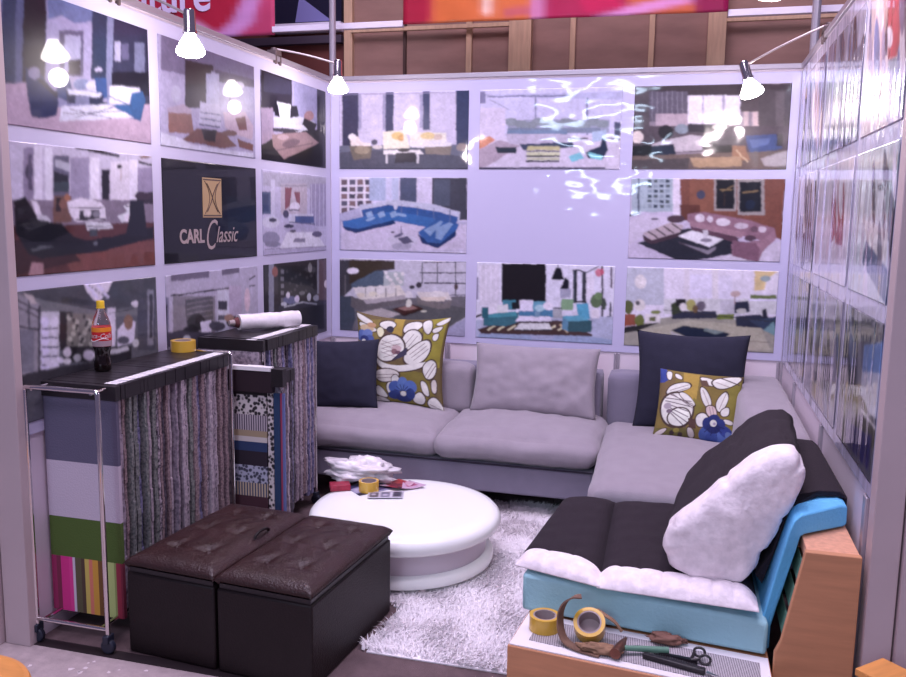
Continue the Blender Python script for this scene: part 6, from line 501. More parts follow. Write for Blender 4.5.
# ------------------------------------------------------------------ printed film sheets and posters
M_sheetB = film_mat('white_film_back', False, 'back', base=C3(196, 192, 222), wave=.8, coat=.7)
M_sheetL = film_mat('white_film_left', False, 'left', base=C3(204, 200, 224), wave=.05, coat=.35)
M_sheetR = film_mat('white_film_right', False, 'right', base=C3(200, 196, 222), wave=.9, coat=1, rough=.3)
M_prB = film_mat('poster_print_back', True, 'back', wave=.8, coat=.7)
M_prL = film_mat('poster_print_left', True, 'left', wave=.05, coat=.35)
M_prR = film_mat('poster_print_right', True, 'right', wave=.9, coat=1, rough=.3)
tag(MB().box(.006, WR-.006, -.0035, .0045, .808, 2.485).build('wall_film', M_sheetB), 'glossy white film sheet hung across the back wall under the posters', 'wall film')
tag(MB().box(-.0045, .0035, -2.838, -.006, .808, 2.485).build('wall_film', M_sheetL), 'glossy white film sheet hung along the left wall under the posters', 'wall film')
tag(MB().box(WR-.0035, WR+.0045, -2.638, -.006, .808, 2.485).build('wall_film', M_sheetR), 'glossy white film sheet hung along the right wall under the posters', 'wall film')
posters = {}
for key, (rect, label, base, ops) in POSTERS.items():
    a0, a1, zb, zt = rect
    nu = int(max(40, abs(a1-a0)*190)); nv = int(max(40, (zt-zb)*210))
    if key[0] == 'R': nu = int(nu*.7)
    img = paint(base, ops, nu, nv, seed=hash(key[1:]) % 97 if False else int(key[1:])+ord(key[0]), blur=2, grain=.045, warp=.25)
    u = np.linspace(0, 1, nu); v = np.linspace(0, 1, nv); V, U = np.meshgrid(v, u, indexing='ij')
    A_ = a0+(a1-a0)*U; Z = zt+(zb-zt)*V; D = .0065
    if key[0] == 'L': P = np.stack([np.full_like(A_, D), A_, Z], -1); mt, off = M_prL, Vector((1, 0, 0))
    elif key[0] == 'B': P = np.stack([A_, np.full_like(A_, -D), Z], -1); mt, off = M_prB, Vector((0, -1, 0))
    else: P = np.stack([np.full_like(A_, WR-D), A_, Z], -1); mt, off = M_prR, Vector((-1, 0, 0))
    o = grid_obj('wall_poster', P.reshape(-1, 3), nu, nv, mt, cols=img.reshape(-1, 3))
    s_ = o.modifiers.new('solid', 'SOLIDIFY'); s_.thickness = .002; s_.offset = -1
    n0 = o.data.polygons[0].normal
    if n0.dot(off) < 0: o.data.flip_normals()
    tag(o, label, 'poster', {'L': 'posters on the left wall', 'B': 'posters on the back wall', 'R': 'posters on the right wall'}[key[0]])
    posters[key] = o
# emblem and lettering of the black poster
M_gold = mat('gold_print', C3(196, 166, 120), .45, .3)
M_gold2 = mat('dark_gold_print', C3(92, 72, 62), .5)
M_letter = mat('lettering_print', C3(172, 154, 150), .5)
p = posters['L11']; bx = .0068
b = MB(); b.box(bx, bx+.0012, -1.593, -1.415, 1.612, 1.808); em = b.build('emblem', M_gold, p)
for z in (1.795, 1.618): MB().box(bx+.0013, bx+.0018, -1.588, -1.420, z, z+.007).build('emblem_border', M_gold2, em)
def strokeL(b, pts, w):
    vs = [(bx+.0016, y, z) for y, z in pts]
    b.tube(vs, w, 6)
b = MB()
for s in (1, -1):
    strokeL(b, [(-1.504+s*.05*math.copysign(abs(t)**1.25, t)*1.0, 1.711+.07*t) for t in np.linspace(-1, 1, 13)], .0028)
    strokeL(b, [(-1.504+s*(.026+.045*abs(t)**2), 1.711+.08*t) for t in np.linspace(-1, 1, 13)], .002)
b.build('emblem_cross', M_gold2, em)
link_mesh('lettering', text_mesh('CARL', .092, 0, .0005, .003), M_letter, p, basis((0,.95,0), (0,0,1), (1,0,0), (bx+.0008, -1.695, 1.518)))
cl = text_mesh('lassic', .118, .38, .0005)
link_mesh('lettering', cl, M_letter, p, basis((0,.88,0), (0,0,1), (1,0,0), (bx+.0008, -1.372, 1.522)))
link_mesh('lettering', text_mesh('C', .22, .38, .0005, -.002), M_letter, p, basis((0,.66,0), (0,0,1), (1,0,0), (bx+.0008, -1.535, 1.518)))
# ------------------------------------------------------------------ arm spotlights clamped on the walls
M_bulb = mat('lit_bulb', (1, .95, .93, 1), .4, emit=(1, .90, .88, 1), estr=42)
M_wire = mat('grey_arm', C3(190, 178, 176), .3, .8)
def arm_lamp(clamp, head, label, tilt, k=1):
    t = thing('arm_spotlight', label, 'spotlight', clamp, 0, 'arm spotlights clamped on top of the booth walls')
    c = Vector(clamp); h = Vector(head)-c
    b = MB(); b.box(-.03, .03, -.035, .035, .032, .06); b.box(-.03, .03, .02, .035, -.02, .032); b.box(-.03, .03, -.035, -.02, -.02, .032)
    ax0 = Vector(tilt).normalized()
    b.tube([(0, 0, .045), (0, 0, .075)], .02, 12)
    b.build('clamp', mat('clamp_metal', C3(120, 104, 104), .4, .6), t, bevel=.004)
    top = h-ax0*.115
    pts = [Vector((0, 0, .07)).lerp(top, s)+Vector((0, 0, .008*math.sin(PI*s))) for s in np.linspace(0, 1, 10)]
    MB().tube(pts, .0055, 8).build('arm', M_wire, t, smooth=True)
    ax = Vector(tilt).normalized(); q = ax.to_track_quat('-Z', 'Y').to_matrix().to_4x4()
    hd = Matrix.Translation(h) @ q
    MB().lathe([(.0, .140), (.018, .139), (.024, .128), (.025, .06), (.029, .055), (.029, .046), (.024, .042), (0, .042)], 20).build('lamp_holder', M_chrome, t, smooth=True, M=hd)
    MB().lathe([(.020, .044), (.024, .036), (.040, .012), (.056, -.018), (.058, -.030), (.048, -.042), (.024, -.049), (0, -.050)], 28).build('bulb', M_bulb, t, smooth=True, M=hd)
    l = bpy.data.lights.new('bulb_glow', 'POINT'); l.energy = LAMP_W*k; l.color = (1.0, .86, .90); l.shadow_soft_size = .04
    lo = bpy.data.objects.new('bulb_glow', l); COL.objects.link(lo); lo.parent = t; lo.location = h+ax*.11
    return t
arm_lamp((-.016, -2.22, 2.5), (.335, -2.19, 2.311), 'lit arm spotlight clamped on left wall, above the striped sofa poster', (-.05, .1, -1))
arm_lamp((-.016, -.76, 2.5), (.345, -.685, 2.371), 'lit arm spotlight at the corner of left and back walls', (-.05, .1, -1))
arm_lamp((WR+.016, -.84, 2.5), (2.595, -.69, 2.302), 'lit arm spotlight in front of the poster at top right of back wall', (.35, .05, -1))
arm_lamp((WR+.016, -2.35, 2.5), (2.555, -2.2, 2.43), 'lit arm spotlight clamped on right wall nearest the viewer, at picture top', (-.1, -.1, -1), 2.6)

# ------------------------------------------------------------------ shag rug
OT0 = Vector((.383, -2.806)); OTA = R_(-4.6)
def in_ott(x, y):
    d = Vector((x, y))-OT0; c, s = math.cos(-OTA), math.sin(-OTA); a, b_ = c*d.x-s*d.y, s*d.x+c*d.y
    return -.03 < a < .81 and -.03 < b_ < .71
rug = thing('shag_rug', 'white long-pile shag rug under the round white coffee table', 'rug', (1.25, -1.65, 0))
gx0, gx1, gy0, gy1 = .64, 1.83, -2.55, -.72
b = MB(); st = .03
xs = np.arange(gx0, gx1, st); ys = np.arange(gy0, gy1, st)
TB = Vector((1.10, -1.675))
for x in xs:
    for y in ys:
        if in_ott(x, y) or in_ott(x+st, y+st) or in_ott(x+st, y) or in_ott(x, y+st): continue
        b.add([(x-1.25, y+1.65, .006), (x+st-1.25, y+1.65, .006), (x+st-1.25, y+st+1.65, .006), (x-1.25, y+st+1.65, .006)], [(0, 1, 2, 3)])
M_rug = mat('white_shag', C3(248, 243, 246), .9, sheen=.4)
o = b.build('backing', M_rug, rug); s_ = o.modifiers.new('solid', 'SOLIDIFY'); s_.thickness = .005; s_.offset = -1
ns = 52000
px = rng.uniform(gx0+.01, gx1-.01, ns); py = rng.uniform(gy0+.005, gy1-.01, ns)
keep = np.array([not in_ott(x, y) and (Vector((x, y))-TB).length > .39 for x, y in zip(px, py)])
px, py = px[keep]-1.25, py[keep]+1.65; n = len(px)
swirl = np.array([mnoise.noise(Vector((x*5, y*5, 1)))*4 for x, y in zip(px, py)])
ang = swirl+rng.normal(0, .9, n); ln = rng.uniform(.03, .052, n); lean = rng.uniform(.35, 1.0, n); wd = rng.uniform(.0016, .0032, n)
dx, dy = np.cos(ang), np.sin(ang); sx_, sy_ = -dy*wd, dx*wd
z0 = np.full(n, .006)
def row(t, w): return np.stack([px+dx*ln*lean*t**1.6, py+dy*ln*lean*t**1.6, z0+ln*(1-.45*lean*t)*t*.8], 1), w
P0, P1, P2 = row(0, 1)[0], row(.55, 1)[0], row(1, 1)[0]
S = np.stack([sx_, sy_, np.zeros(n)], 1)
V_ = np.stack([P0-S, P0+S, P1-S*.8, P1+S*.8, P2], 1).reshape(-1, 3)
base_i = np.arange(n)*5
quads = np.stack([base_i, base_i+1, base_i+3, base_i+2], 1); tris = np.stack([base_i+2, base_i+3, base_i+4], 1)
me = bpy.data.meshes.new('pile'); me.from_pydata(V_.tolist(), [], quads.tolist()+tris.tolist()); me.materials.append(M_rug)
o = bpy.data.objects.new('pile', me); COL.objects.link(o); o.parent = rug; o['kind'] = 'stuff'

# ------------------------------------------------------------------ round coffee table
tb = thing('coffee_table', 'round white lacquered coffee table with thick disc top on shag rug', 'table', (TB.x, TB.y, 0))
MB().lathe([(0, .183), (.39, .183), (.424, .188), (.446, .202), (.455, .225), (.450, .248), (.435, .264), (.405, .273), (.36, .275), (0, .275)], 72).build('table_top', M_table, tb, smooth=True)
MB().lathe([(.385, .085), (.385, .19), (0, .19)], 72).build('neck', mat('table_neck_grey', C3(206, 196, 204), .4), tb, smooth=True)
MB().lathe([(0, .032), (.40, .032), (.417, .037), (.423, .052), (.420, .072), (.408, .084), (.38, .089), (0, .089)], 72).build('table_base', M_table, tb, smooth=True)
for k in range(10):
    a = 2*PI*k/10+.2; MB().lathe([(.016, .010), (.016, .034), (0, .034)], 12, (.392*math.cos(a), .392*math.sin(a), 0)).build('glide', M_chrome, tb)

# things on the coffee table
ZT = .276
def tape_roll(name, x, y, z, label, r=.052, w=.048, rx=0, rz=0, group=None):
    t = thing(name, label, 'tape', (x, y, z), rz, group)
    Mx = Matrix.Rotation(rx, 4, 'X')
    ri = .038
    MB().lathe([(ri+.002, 0), (r, 0), (r, w), (ri+.002, w), (ri+.002, 0)], 36, M=Mx).build('tape_winding', M_tape, t, smooth=True)
    MB().lathe([(ri-.003, .0005), (ri+.0015, .0005), (ri+.0015, w-.0005), (ri-.003, w-.0005), (ri-.003, .0005)], 36, M=Mx).build('cardboard_core', M_card, t, smooth=True)
    return t
tape_roll('tape_roll', .862, -1.535, ZT+.002, 'yellow tape roll lying on the round white table', .05, .052)
def sheet(name, pts, z, base, ops, label, cat='leaflet', curl=.0, nu=26, nv=20, group=None):
    p = [Vector((x, y, 0)) for x, y in pts]
    u = np.linspace(0, 1, nu); v = np.linspace(0, 1, nv); P = []
    for b_ in v:
        for a in u:
            q = (p[0]*(1-a)+p[1]*a)*(1-b_)+(p[3]*(1-a)+p[2]*a)*b_
            P.append((q.x, q.y, z+curl*(a-.5)**2*4*(.4+b_)))
    img = paint(base, ops, nu, nv, grain=.06)
    o = grid_obj(name, np.array(P), nu, nv, M_leaf, cols=img.reshape(-1, 3))
    if o.data.polygons[0].normal.z < 0: o.data.flip_normals()
    s_ = o.modifiers.new('solid', 'SOLIDIFY'); s_.thickness = .0012; s_.offset = -1
    return tag(o, label, cat, group)
M_leaf = film_mat('leaflet_print', True, 'left', wave=.1, coat=.3)
sheet('leaflet', [(.735, -1.52), (.80, -1.36), (.985, -1.44), (.845, -1.62)], ZT+.0022, '9c98b8', '3a3a5c:0,0,1000,0,1000,300,0,300;c8c0d8:100,380,500,380,500,700,100,700;50486a:550,420,900,420,900,900,550,900;262640:0,750,400,750,400,1000,0,1000', 'blue and grey leaflet lying under the tape roll on the round table')
sheet('leaflet', [(.885, -1.46), (.945, -1.33), (1.055, -1.40), (1.00, -1.505)], ZT+.0052, 'a03040', 'd0b8c8:0,0,300,0,250,350,0,400;701828:300,300,700,250,750,600,350,700;d04848:600,100,1000,50,1000,350,700,400;40101c:100,700,500,650,550,1000,100,1000;c8a0b0:700,600,1000,550,1000,1000,700,1000', 'red printed leaflet on the round table right of the tape roll', curl=.012)
sheet('leaflet', [(.985, -1.37), (1.01, -1.34), (1.12, -1.402), (1.02, -1.49)], ZT+.0085, 'c8a8c0', 'b46080:200,300,800,200,800,700,250,750;806080:0,0,1000,0,1000,150,0,150', 'pink pointed leaflet farthest right on the round table', curl=.006)
sheet('leaflet', [(.875, -1.575), (1.035, -1.50), (1.062, -1.60), (.90, -1.655)], ZT+.0082, 'd8d4e0', '3c3c50:60,120,300,120,300,880,60,880;5a5a70:360,120,620,120,620,880,360,880;3a3a4c:690,120,950,120,950,880,690,880;b8b4c4:120,300,240,300,240,600,120,600;c0bccc:420,400,560,400,560,700,420,700', 'white card with three grey pictures at the front of the leaflets')
# red and blue packet and crumpled bag beyond
pk = MB(); pk.box(-.05, .05, -.035, .035, 0, .03)
tag(pk.build('packet', mat('red_packet', C3(150, 34, 60), .4, var=.3, vscale=30), M=Matrix.Translation((.715, -1.555, ZT+.001)) @ Matrix.Rotation(.5, 4, 'Z'), bevel=.003), 'small dark red packet at the left edge of the round table', 'packet')
def crumple(name, cx, cy, z, sx, sy, sz, material, seed, nu=44, nv=30):
    P = []
    for j in range(nv):
        for i in range(nu):
            th = 2*PI*i/(nu-1); ph = PI*j/(nv-1)
            d = Vector((math.cos(th)*math.sin(ph), math.sin(th)*math.sin(ph), math.cos(ph)))
            k = 1+.55*mnoise.noise(d*1.7+Vector((seed, 0, 0)))+.45*abs(mnoise.noise(d*3.4+Vector((seed, 4, 0))))+.2*mnoise.noise(d*11+Vector((0, seed, 0)))
            zz = sz*(.5+.5*d.z*k)
            P.append((cx+d.x*k*sx, cy+d.y*k*sy, z+max(0, zz)))
    P = np.array(P)
    for j in range(nv): P[j*nu+nu-1] = P[j*nu]
    return grid_obj(name, P, nu, nv, material)
M_bag = mat('thin_white_plastic', C3(226, 220, 224), .25, var=.12, vscale=14, coat=.3, bump=.4, bscale=25)
tag(crumple('plastic_bag', .755, -1.40, ZT+.0105, .17, .085, .10, M_bag, 3.3), 'crumpled white plastic bag at the back of the round table', 'bag')

# ------------------------------------------------------------------ two leather storage ottomans
def ottoman(loc, label, strap):
    t = thing('storage_ottoman', label, 'ottoman', (loc.x, loc.y, 0), OTA, 'brown leather storage ottomans')
    w, d = .391, .672
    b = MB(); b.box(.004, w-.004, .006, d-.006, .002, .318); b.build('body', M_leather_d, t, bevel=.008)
    b = MB(); b.box(.012, w-.012, .014, d-.014, .318, .335); b.build('lid_gap', M_black, t)
    n1, n2 = 46, 70
    u = np.linspace(-1, 1, n1); v = np.linspace(-1, 1, n2); Vv, Uu = np.meshgrid(v, u, indexing='ij')
    X = w/2+(w/2+.002)*Uu; Y = d/2+(d/2+.002)*Vv
    ed = np.minimum((1-np.abs(Uu))*w/2, (1-np.abs(Vv))*d/2)
    Z = .352+.034*(1-np.exp(-ed/.022))+.012*(1-Uu**2)*(1-Vv**2)
    for by in (.145, .336, .527):
        for bx_ in (.125, .267):
            r2_ = (X-bx_)**2+(Y-by)**2
            Z -= .017*np.exp(-r2_/.0009)
            th = np.arctan2(Y-by, X-bx_)
            Z += .0022*np.cos(th*5+by*30)*np.exp(-((np.sqrt(r2_)-.045)/.028)**2)
    Z += .0012*np.sin(X*90+3*np.sin(Y*20))*np.exp(-((Y-.336)/.25)**2)
    P = np.stack([X, Y, Z], -1).reshape(-1, 3)
    o = grid_obj('lid', P, n1, n2, M_leather, t)
    s_ = o.modifiers.new('solid', 'SOLIDIFY'); s_.thickness = .026; s_.offset = -1
    for by in (.145, .336, .527):
        for bx_ in (.125, .267):
            MB().lathe([(.011, 0), (.009, .004), (.004, .0065), (0, .007)], 14, (bx_, by, .3755)).build('button', M_leather, o, smooth=True)
    if strap:
        pts = [(w-.03, .36+.05*math.cos(a), .386+.018*math.sin(a)) for a in np.linspace(0, PI, 12)]
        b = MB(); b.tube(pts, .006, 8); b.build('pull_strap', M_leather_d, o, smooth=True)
    return t
e1 = Vector((math.cos(OTA), math.sin(OTA)))
ottoman(OT0, 'left brown leather storage ottoman with tufted lid and pull strap beside chrome rack', True)
ottoman(OT0+e1*.394, 'right brown leather storage ottoman with tufted lid, nearest the round table', False)

# ------------------------------------------------------------------ grey corner sofa: left module
sf = thing('sofa_module', 'grey two-seat sofa module along the back wall', 'sofa', (1.0, -.5, 0), 0, 'modules of the grey corner sofa')
def loc(o): return o
def T(x, y, z): return Matrix.Translation((x-1.0, y+.5, z))
b = MB(); b.box(.10, 1.905, -.955, -.06, .135, .298); b.build('base', M_sofa_d, sf, bevel=.012, M=T(0, 0, 0))
b = MB(); b.tube([(.10, -.960, .296), (1.905, -.960, .296)], .005, 8); b.build('piping', M_pipe, sf, smooth=True, M=T(0, 0, 0))
for x in (.16, 1.70):
    for y in (-.70, -.14):
        MB().box(x-.03, x+.03, y-.03, y+.03, .0, .14).build('leg', M_black, sf, bevel=.004, M=T(0, 0, 0))
soft('back_frame', 1.77, .20, .43, .03, M_sofa_d, sf, n=10, M=T(.985, -.16, .285))
soft('back_cushion', 1.0, .16, .30, .05, M_sofa, sf, n=16, bulge=.01, wr=.004, seed=2, M=T(.60, -.345, .44))
soft('back_side', .15, .05, .32, .02, M_sofa_d, sf, n=8, M=T(1.795, -.285, .40))
def seatwarp(fr):
    def f(p, u, w, t):
        # belly over the front edge
        if w < -.3: p.y -= .03*(1-t*t)*(abs(w)-.3)/.7
        return p
    return f
soft('seat_cushion', .93, .73, .165, .07, M_sofa, sf, n=22, bulge=.04, wr=.013, wf=7, seed=5, M=T(.575, -.605, .296), warp=seatwarp(0))
soft('seat_cushion', .90, .73, .165, .07, M_sofa, sf, n=22, bulge=.045, wr=.013, wf=7, seed=9, M=T(1.475, -.61, .296), warp=seatwarp(0))

# right module with arm along the right wall
ch = thing('sofa_module', 'grey corner sofa module along the right wall, with deep seat', 'sofa', (2.4, -.9, 0), 0, 'modules of the grey corner sofa')
def T2(x, y, z): return Matrix.Translation((x-2.4, y+.9, z))
b = MB(); b.prism([(1.912, -.05), (1.94, -1.58), (2.885, -1.58), (2.885, -.05)], .135, .29); b.build('base', M_sofa_d, ch, bevel=.012, M=T2(0, 0, 0))
for x, y in ((2.1, -1.4), (2.82, -1.5), (2.1, -.12), (2.82, -.12)):
    MB().box(x-.03, x+.03, y-.03, y+.03, 0, .14).build('leg', M_black, ch, bevel=.004, M=T2(0, 0, 0))
soft('back_frame', .74, .21, .43, .03, M_sofa_d, ch, n=10, M=T2(2.275, -.155, .285))
def armwarp(p, u, w, t):
    p.x -= .05*(1-(p.z/.45))*(1 if u < 0 else 0)
    return p
soft('arm', .26, 1.52, .45, .05, M_sofa, ch, n=18, wr=.004, seed=4, M=T2(2.765, -.81, .28), warp=armwarp)
def chw(p, u, w, t):
    if u < -.3: p.x -= .02*(1-t*t)*(abs(u)-.3)/.7
    p.x += .0-.022*w
    return p
soft('seat_cushion', .70, 1.32, .155, .06, M_sofa, ch, n=24, bulge=.02, wr=.008, wf=5, seed=12, M=T2(2.295, -.96, .286), warp=chw)

# cushions on the sofa
def lean(x, y, z, h, ang, rz=0, roll=0):
    """bottom-centre of a pillow of height h placed at x,y,z, leaning back by ang, facing -y turned by rz"""
    Rm = Matrix.Rotation(rz, 4, 'Z') @ Matrix.Rotation(PI/2-ang, 4, 'X') @ Matrix.Rotation(roll, 4, 'Z')
    return Matrix.Translation((x, y, z)) @ Rm @ Matrix.Translation((0, h/2, 0))
def flo(key):
    base, ops = FLORAL[key]
    def f(U, V):
        n_ = U.shape[0]; img = paint(base, ops, n_, n_, ss=3, blur=0, grain=.03)
        return img[::-1]
    return f
tag(pillow('back_pillow', .76, .43, .17, M_sofa, n=40, pinch=.05, wr=.013, seed=31, M=lean(1.485, -.475, .478, .41, R_(21)), expo=.38), 'large grey loose back pillow on the grey two-seat module', 'pillow')
tag(pillow('throw_pillow', .615, .575, .15, M_floral, n=130, pinch=.11, seed=3, cols=flo('big'), back=hexlin('6c5a24'), M=lean(.655, -.525, .468, .575, R_(9), roll=R_(-1))), 'large olive pillow with white and blue flowers on left end of sofa', 'pillow', 'floral throw pillows')
tag(pillow('throw_pillow', .46, .42, .13, M_navy, n=40, pinch=.06, seed=8, M=lean(.365, -.69, .475, .42, R_(14), roll=R_(4))), 'navy throw pillow overlapping the large floral pillow on the left', 'pillow', 'navy throw pillows')
tag(pillow('throw_pillow', .63, .57, .18, M_navy, n=40, pinch=.08, seed=14, M=lean(2.385, -.425, .435, .57, R_(10))), 'big navy throw pillow in the right sofa corner behind small floral pillow', 'pillow', 'navy throw pillows')
tag(pillow('throw_pillow', .45, .385, .13, M_floral, n=130, pinch=.05, seed=23, cols=flo('small'), back=hexlin('6c5a24'), M=lean(2.42, -.645, .437, .385, R_(21), roll=R_(-3))), 'small olive pillow with white and blue flowers leaning on big navy pillow', 'pillow', 'floral throw pillows')

# ------------------------------------------------------------------ cut-away demonstration sofa
cu = thing('cutaway_sofa', 'unfinished cutaway sofa section showing blue foam, feather cushions and wood frame', 'sofa', (2.25, -2.2, 0))
TC = Matrix.Translation((-2.25, 2.2, 0))
b = MB(); b.prism([(1.829, -2.80), (1.93, -1.70), (2.64, -1.70), (2.655, -2.895)], .012, .25); fb = b.build('frame_box', M_ply, cu, bevel=.004, M=TC)
b = MB(); b.prism([(1.835, -2.795), (1.858, -2.556), (2.648, -2.648), (2.648, -2.888)], .2505, .2545); b.build('lining_board', M_white, fb)
# spring mesh band let into the white board
Mm = mat('grey_mesh', C3(150, 144, 150), .7); nt = Mm.node_tree
ck = nt.nodes.new('ShaderNodeTexChecker'); ck.inputs['Scale'].default_value = 190; ck.inputs[1].default_value = C3(190, 184, 188); ck.inputs[2].default_value = C3(112, 106, 112)
tcn = nt.nodes.new('ShaderNodeTexCoord'); mpn = nt.nodes.new('ShaderNodeMapping'); mpn.inputs['Rotation'].default_value = (0, 0, R_(40)); nt.links.new(tcn.outputs['Object'], mpn.inputs[0]); nt.links.new(mpn.outputs[0], ck.inputs[0]); nt.links.new(ck.outputs[0], nt.nodes['Principled BSDF'].inputs['Base Color'])
b = MB(); b.prism([(1.893, -2.755), (1.905, -2.60), (2.62, -2.69), (2.615, -2.866)], .2547, .2567); b.build('spring_mesh', Mm, fb)
b = MB()
pts = [(1.829, -2.555), (1.915, -1.70), (2.60, -1.70), (2.645, -2.645)]
b.prism(pts, .2585, [.396, .40, .385, .372]); b.build('seat_foam', M_foam, cu, bevel=.014, M=TC)
# feather seat cushions: dark cover, white cut end
def quadcushion(name, c, z0, h, nu=90, nv=44, seed=1, qn=4, puff=.024):
    """c = FL, FR, BR, BL ground corners; soft slab with rounded edges"""
    FLc, FRc, BRc, BLc = [Vector(p) for p in c]
    u = np.linspace(0, 1, nu); v = np.linspace(0, 1, nv); top = []; bot = []
    for b_ in v:
        for a in u:
            q = (FLc*(1-a)+FRc*a)*(1-b_)+(BLc*(1-a)+BRc*a)*b_
            e = min(a, 1-a)*(FRc-FLc).length; g = min(b_, 1-b_)*(BLc-FLc).length
            k = (1-math.exp(-e/.03))*(1-math.exp(-g/.03))
            quilt = puff*(abs(math.sin(PI*qn*(a+.02*math.sin(9*a+seed))))**.5-.45)*math.exp(-b_/.09)
            nz = .006*mnoise.noise(Vector((q.x*12+seed, q.y*12, 0)))
            top.append((q.x, q.y, z0+.016+h*k*.8+quilt*k+nz*k)); bot.append((q.x, q.y, z0+.012-.010*k))
    P = top+bot; m_ = nu; fs = []; N_ = nu*nv; mi = []
    for j in range(nv-1):
        for i in range(nu-1):
            a = j*m_+i; fs.append((a, a+1, a+m_+1, a+m_)); mi.append(1 if v[j] < .10 else 0); fs.append((a+N_, a+m_+N_, a+m_+1+N_, a+1+N_)); mi.append(1)
    ring = [i for i in range(nu)]+[j*m_+nu-1 for j in range(1, nv)]+[(nv-1)*m_+i for i in range(nu-2, -1, -1)]+[j*m_ for j in range(nv-2, 0, -1)]
    for k in range(len(ring)):
        a, b_ = ring[k], ring[(k+1) % len(ring)]; fs.append((a, a+N_, b_+N_, b_)); mi.append(1 if k < nu else 0)
    return P, fs, mi
def split_build(name, P, fs, mi, parent):
    for nm, k, mt in (('cover', 0, M_plum), ('feather_lining', 1, M_lining)):
        me = bpy.data.meshes.new(nm); me.from_pydata(P, [], [f for f, q in zip(fs, mi) if q == k])
        bm = bmesh.new(); bm.from_mesh(me); bmesh.ops.delete(bm, geom=[v for v in bm.verts if not v.link_faces], context='VERTS'); bmesh.ops.recalc_face_normals(bm, faces=bm.faces); bm.to_mesh(me); bm.free()
        me.materials.append(mt); me.polygons.foreach_set('use_smooth', [True]*len(me.polygons))
        o = bpy.data.objects.new(nm, me); COL.objects.link(o); o.parent = parent
def cushion_thing(label, c, z0, h, seed, qn):
    cx = sum(p[0] for p in c)/4; cy = sum(p[1] for p in c)/4
    t = thing('feather_seat_cushion', label, 'cushion', (cx, cy, z0), 0, 'feather cushions on the cutaway sofa')
    P, fs, mi = quadcushion('c', [(p[0]-cx, p[1]-cy) for p in c], 0, h, seed=seed, qn=qn)
    split_build('c', P, fs, mi, t); return t
cushion_thing('dark seat cushion with white cut edge on the left end of blue foam', [(1.797, -2.535), (2.106, -2.63), (2.084, -1.74), (1.865, -1.78)], .400, .058, 2, 3)
cushion_thing('longer dark seat cushion with white cut edge beside the leaning cushion', [(2.096, -2.628), (2.612, -2.655), (2.60, -1.74), (2.076, -1.74)], .396, .056, 5, 7)
# leaning back cushion: closed end towards the viewer is white lining
bc = thing('feather_back_cushion', 'big dark back cushion leaning at the right, white feather end exposed', 'cushion', (2.5, -2.1, .42), 0, 'feather cushions on the cutaway sofa')
prof = [(2.431, .432), (2.345, .466), (2.306, .525), (2.320, .60), (2.385, .675), (2.462, .752), (2.53, .82), (2.587, .872), (2.645, .903), (2.698, .904), (2.728, .868), (2.736, .82), (2.72, .75), (2.68, .65), (2.635, .555), (2.60, .48), (2.57, .44), (2.51, .422)]
pr = [Vector((x, z)) for x, z in prof]
def cr_(pts, m_):
    o = []; n_ = len(pts)
    for i in range(n_):
        p0, p1, p2, p3 = pts[i-1], pts[i], pts[(i+1) % n_], pts[(i+2) % n_]
        for k in range(m_):
            t = k/m_; o.append(.5*((2*p1)+(p2-p0)*t+(2*p0-5*p1+4*p2-p3)*t*t+(3*p1-p0-3*p2+p3)*t**3))
    return o
pr = cr_(pr, 6); npf = len(pr); cen = sum(pr, Vector((0, 0)))/npf
rows = []
ysl = [-2.568, -2.566, -2.563, -2.558, -2.550, -2.535, -2.510, -2.475, -2.42, -2.36, -2.3, -2.2, -2.1, -2.0, -1.9, -1.76, -1.69, -1.662, -1.65]
scl = [.15, .35, .55, .74, .87, .96, 1.0, 1.0, 1.0, 1.0, 1.0, 1.0, 1.0, 1.0, 1.0, 1.0, 1.0, .97, .86, .4]
for yy, sc in zip(ysl, scl):
    tt = (yy+2.45)/.7
    for p_ in pr:
        q = cen+(p_-cen)*sc+Vector((.050*tt, -.030*tt))
        cv = mnoise.noise(Vector((q.x*4.5+q.y*3, yy*2.2, q.y*5.5-q.x*3)))
        d = -.013*max(0, 1-abs(cv)*9)+.010*mnoise.noise(Vector((q.x*10, yy*10, q.y*10)))+.005*mnoise.noise(Vector((q.x*25, yy*25, q.y*25)))
        dirv = (p_-cen).normalized()
        rows.append((q.x+dirv.x*d-2.5, yy+2.1-.016*mnoise.noise(Vector((q.x*14, 3, q.y*14)))*(1 if sc < .99 else 0), q.y+dirv.y*d-.42))
fs = []; mi = []
for j in range(len(ysl)-1):
    for i in range(npf):
        fs.append((j*npf+i, j*npf+(i+1) % npf, (j+1)*npf+(i+1) % npf, (j+1)*npf+i)); mi.append(1 if ysl[j] < -2.47 else 0)
fs.append(tuple(range(npf-1, -1, -1))); mi.append(1); fs.append(tuple((len(ysl)-1)*npf+i for i in range(npf))); mi.append(0)
split_build('c', rows, fs, mi, bc)
# back of the cutaway: wood frame, green webbing, blue foam wrap, dark cover
b = MB()
pw = [(2.66, .012), (2.66, .30), (2.676, .34), (2.728, .642), (2.888, .642), (2.888, .012)]
b.extr(None, [(x, -2.70, z) for x, z in pw], [(x, -2.675, z) for x, z in pw])
wp = b.build('side_panel', M_ply, cu, bevel=.003, M=TC)
b = MB(); b.box(2.735, 2.886, -2.674, -1.72, .60, .640); b.box(2.84, 2.886, -2.674, -1.72, .012, .06); b.box(2.735, 2.886, -2.674, -2.655, .50, .60); b.build('frame_rail', M_plyE, cu, bevel=.003, M=TC)
b = MB(); b.box(2.84, 2.88, -1.76, -1.72, .06, .60); b.box(2.68, 2.72, -1.76, -1.72, .012, .60); b.build('rear_upright', M_plyE, cu, bevel=.003, M=TC)
M_green = mat('green_webbing', C3(86, 132, 112), .8, bump=.3, bscale=200)
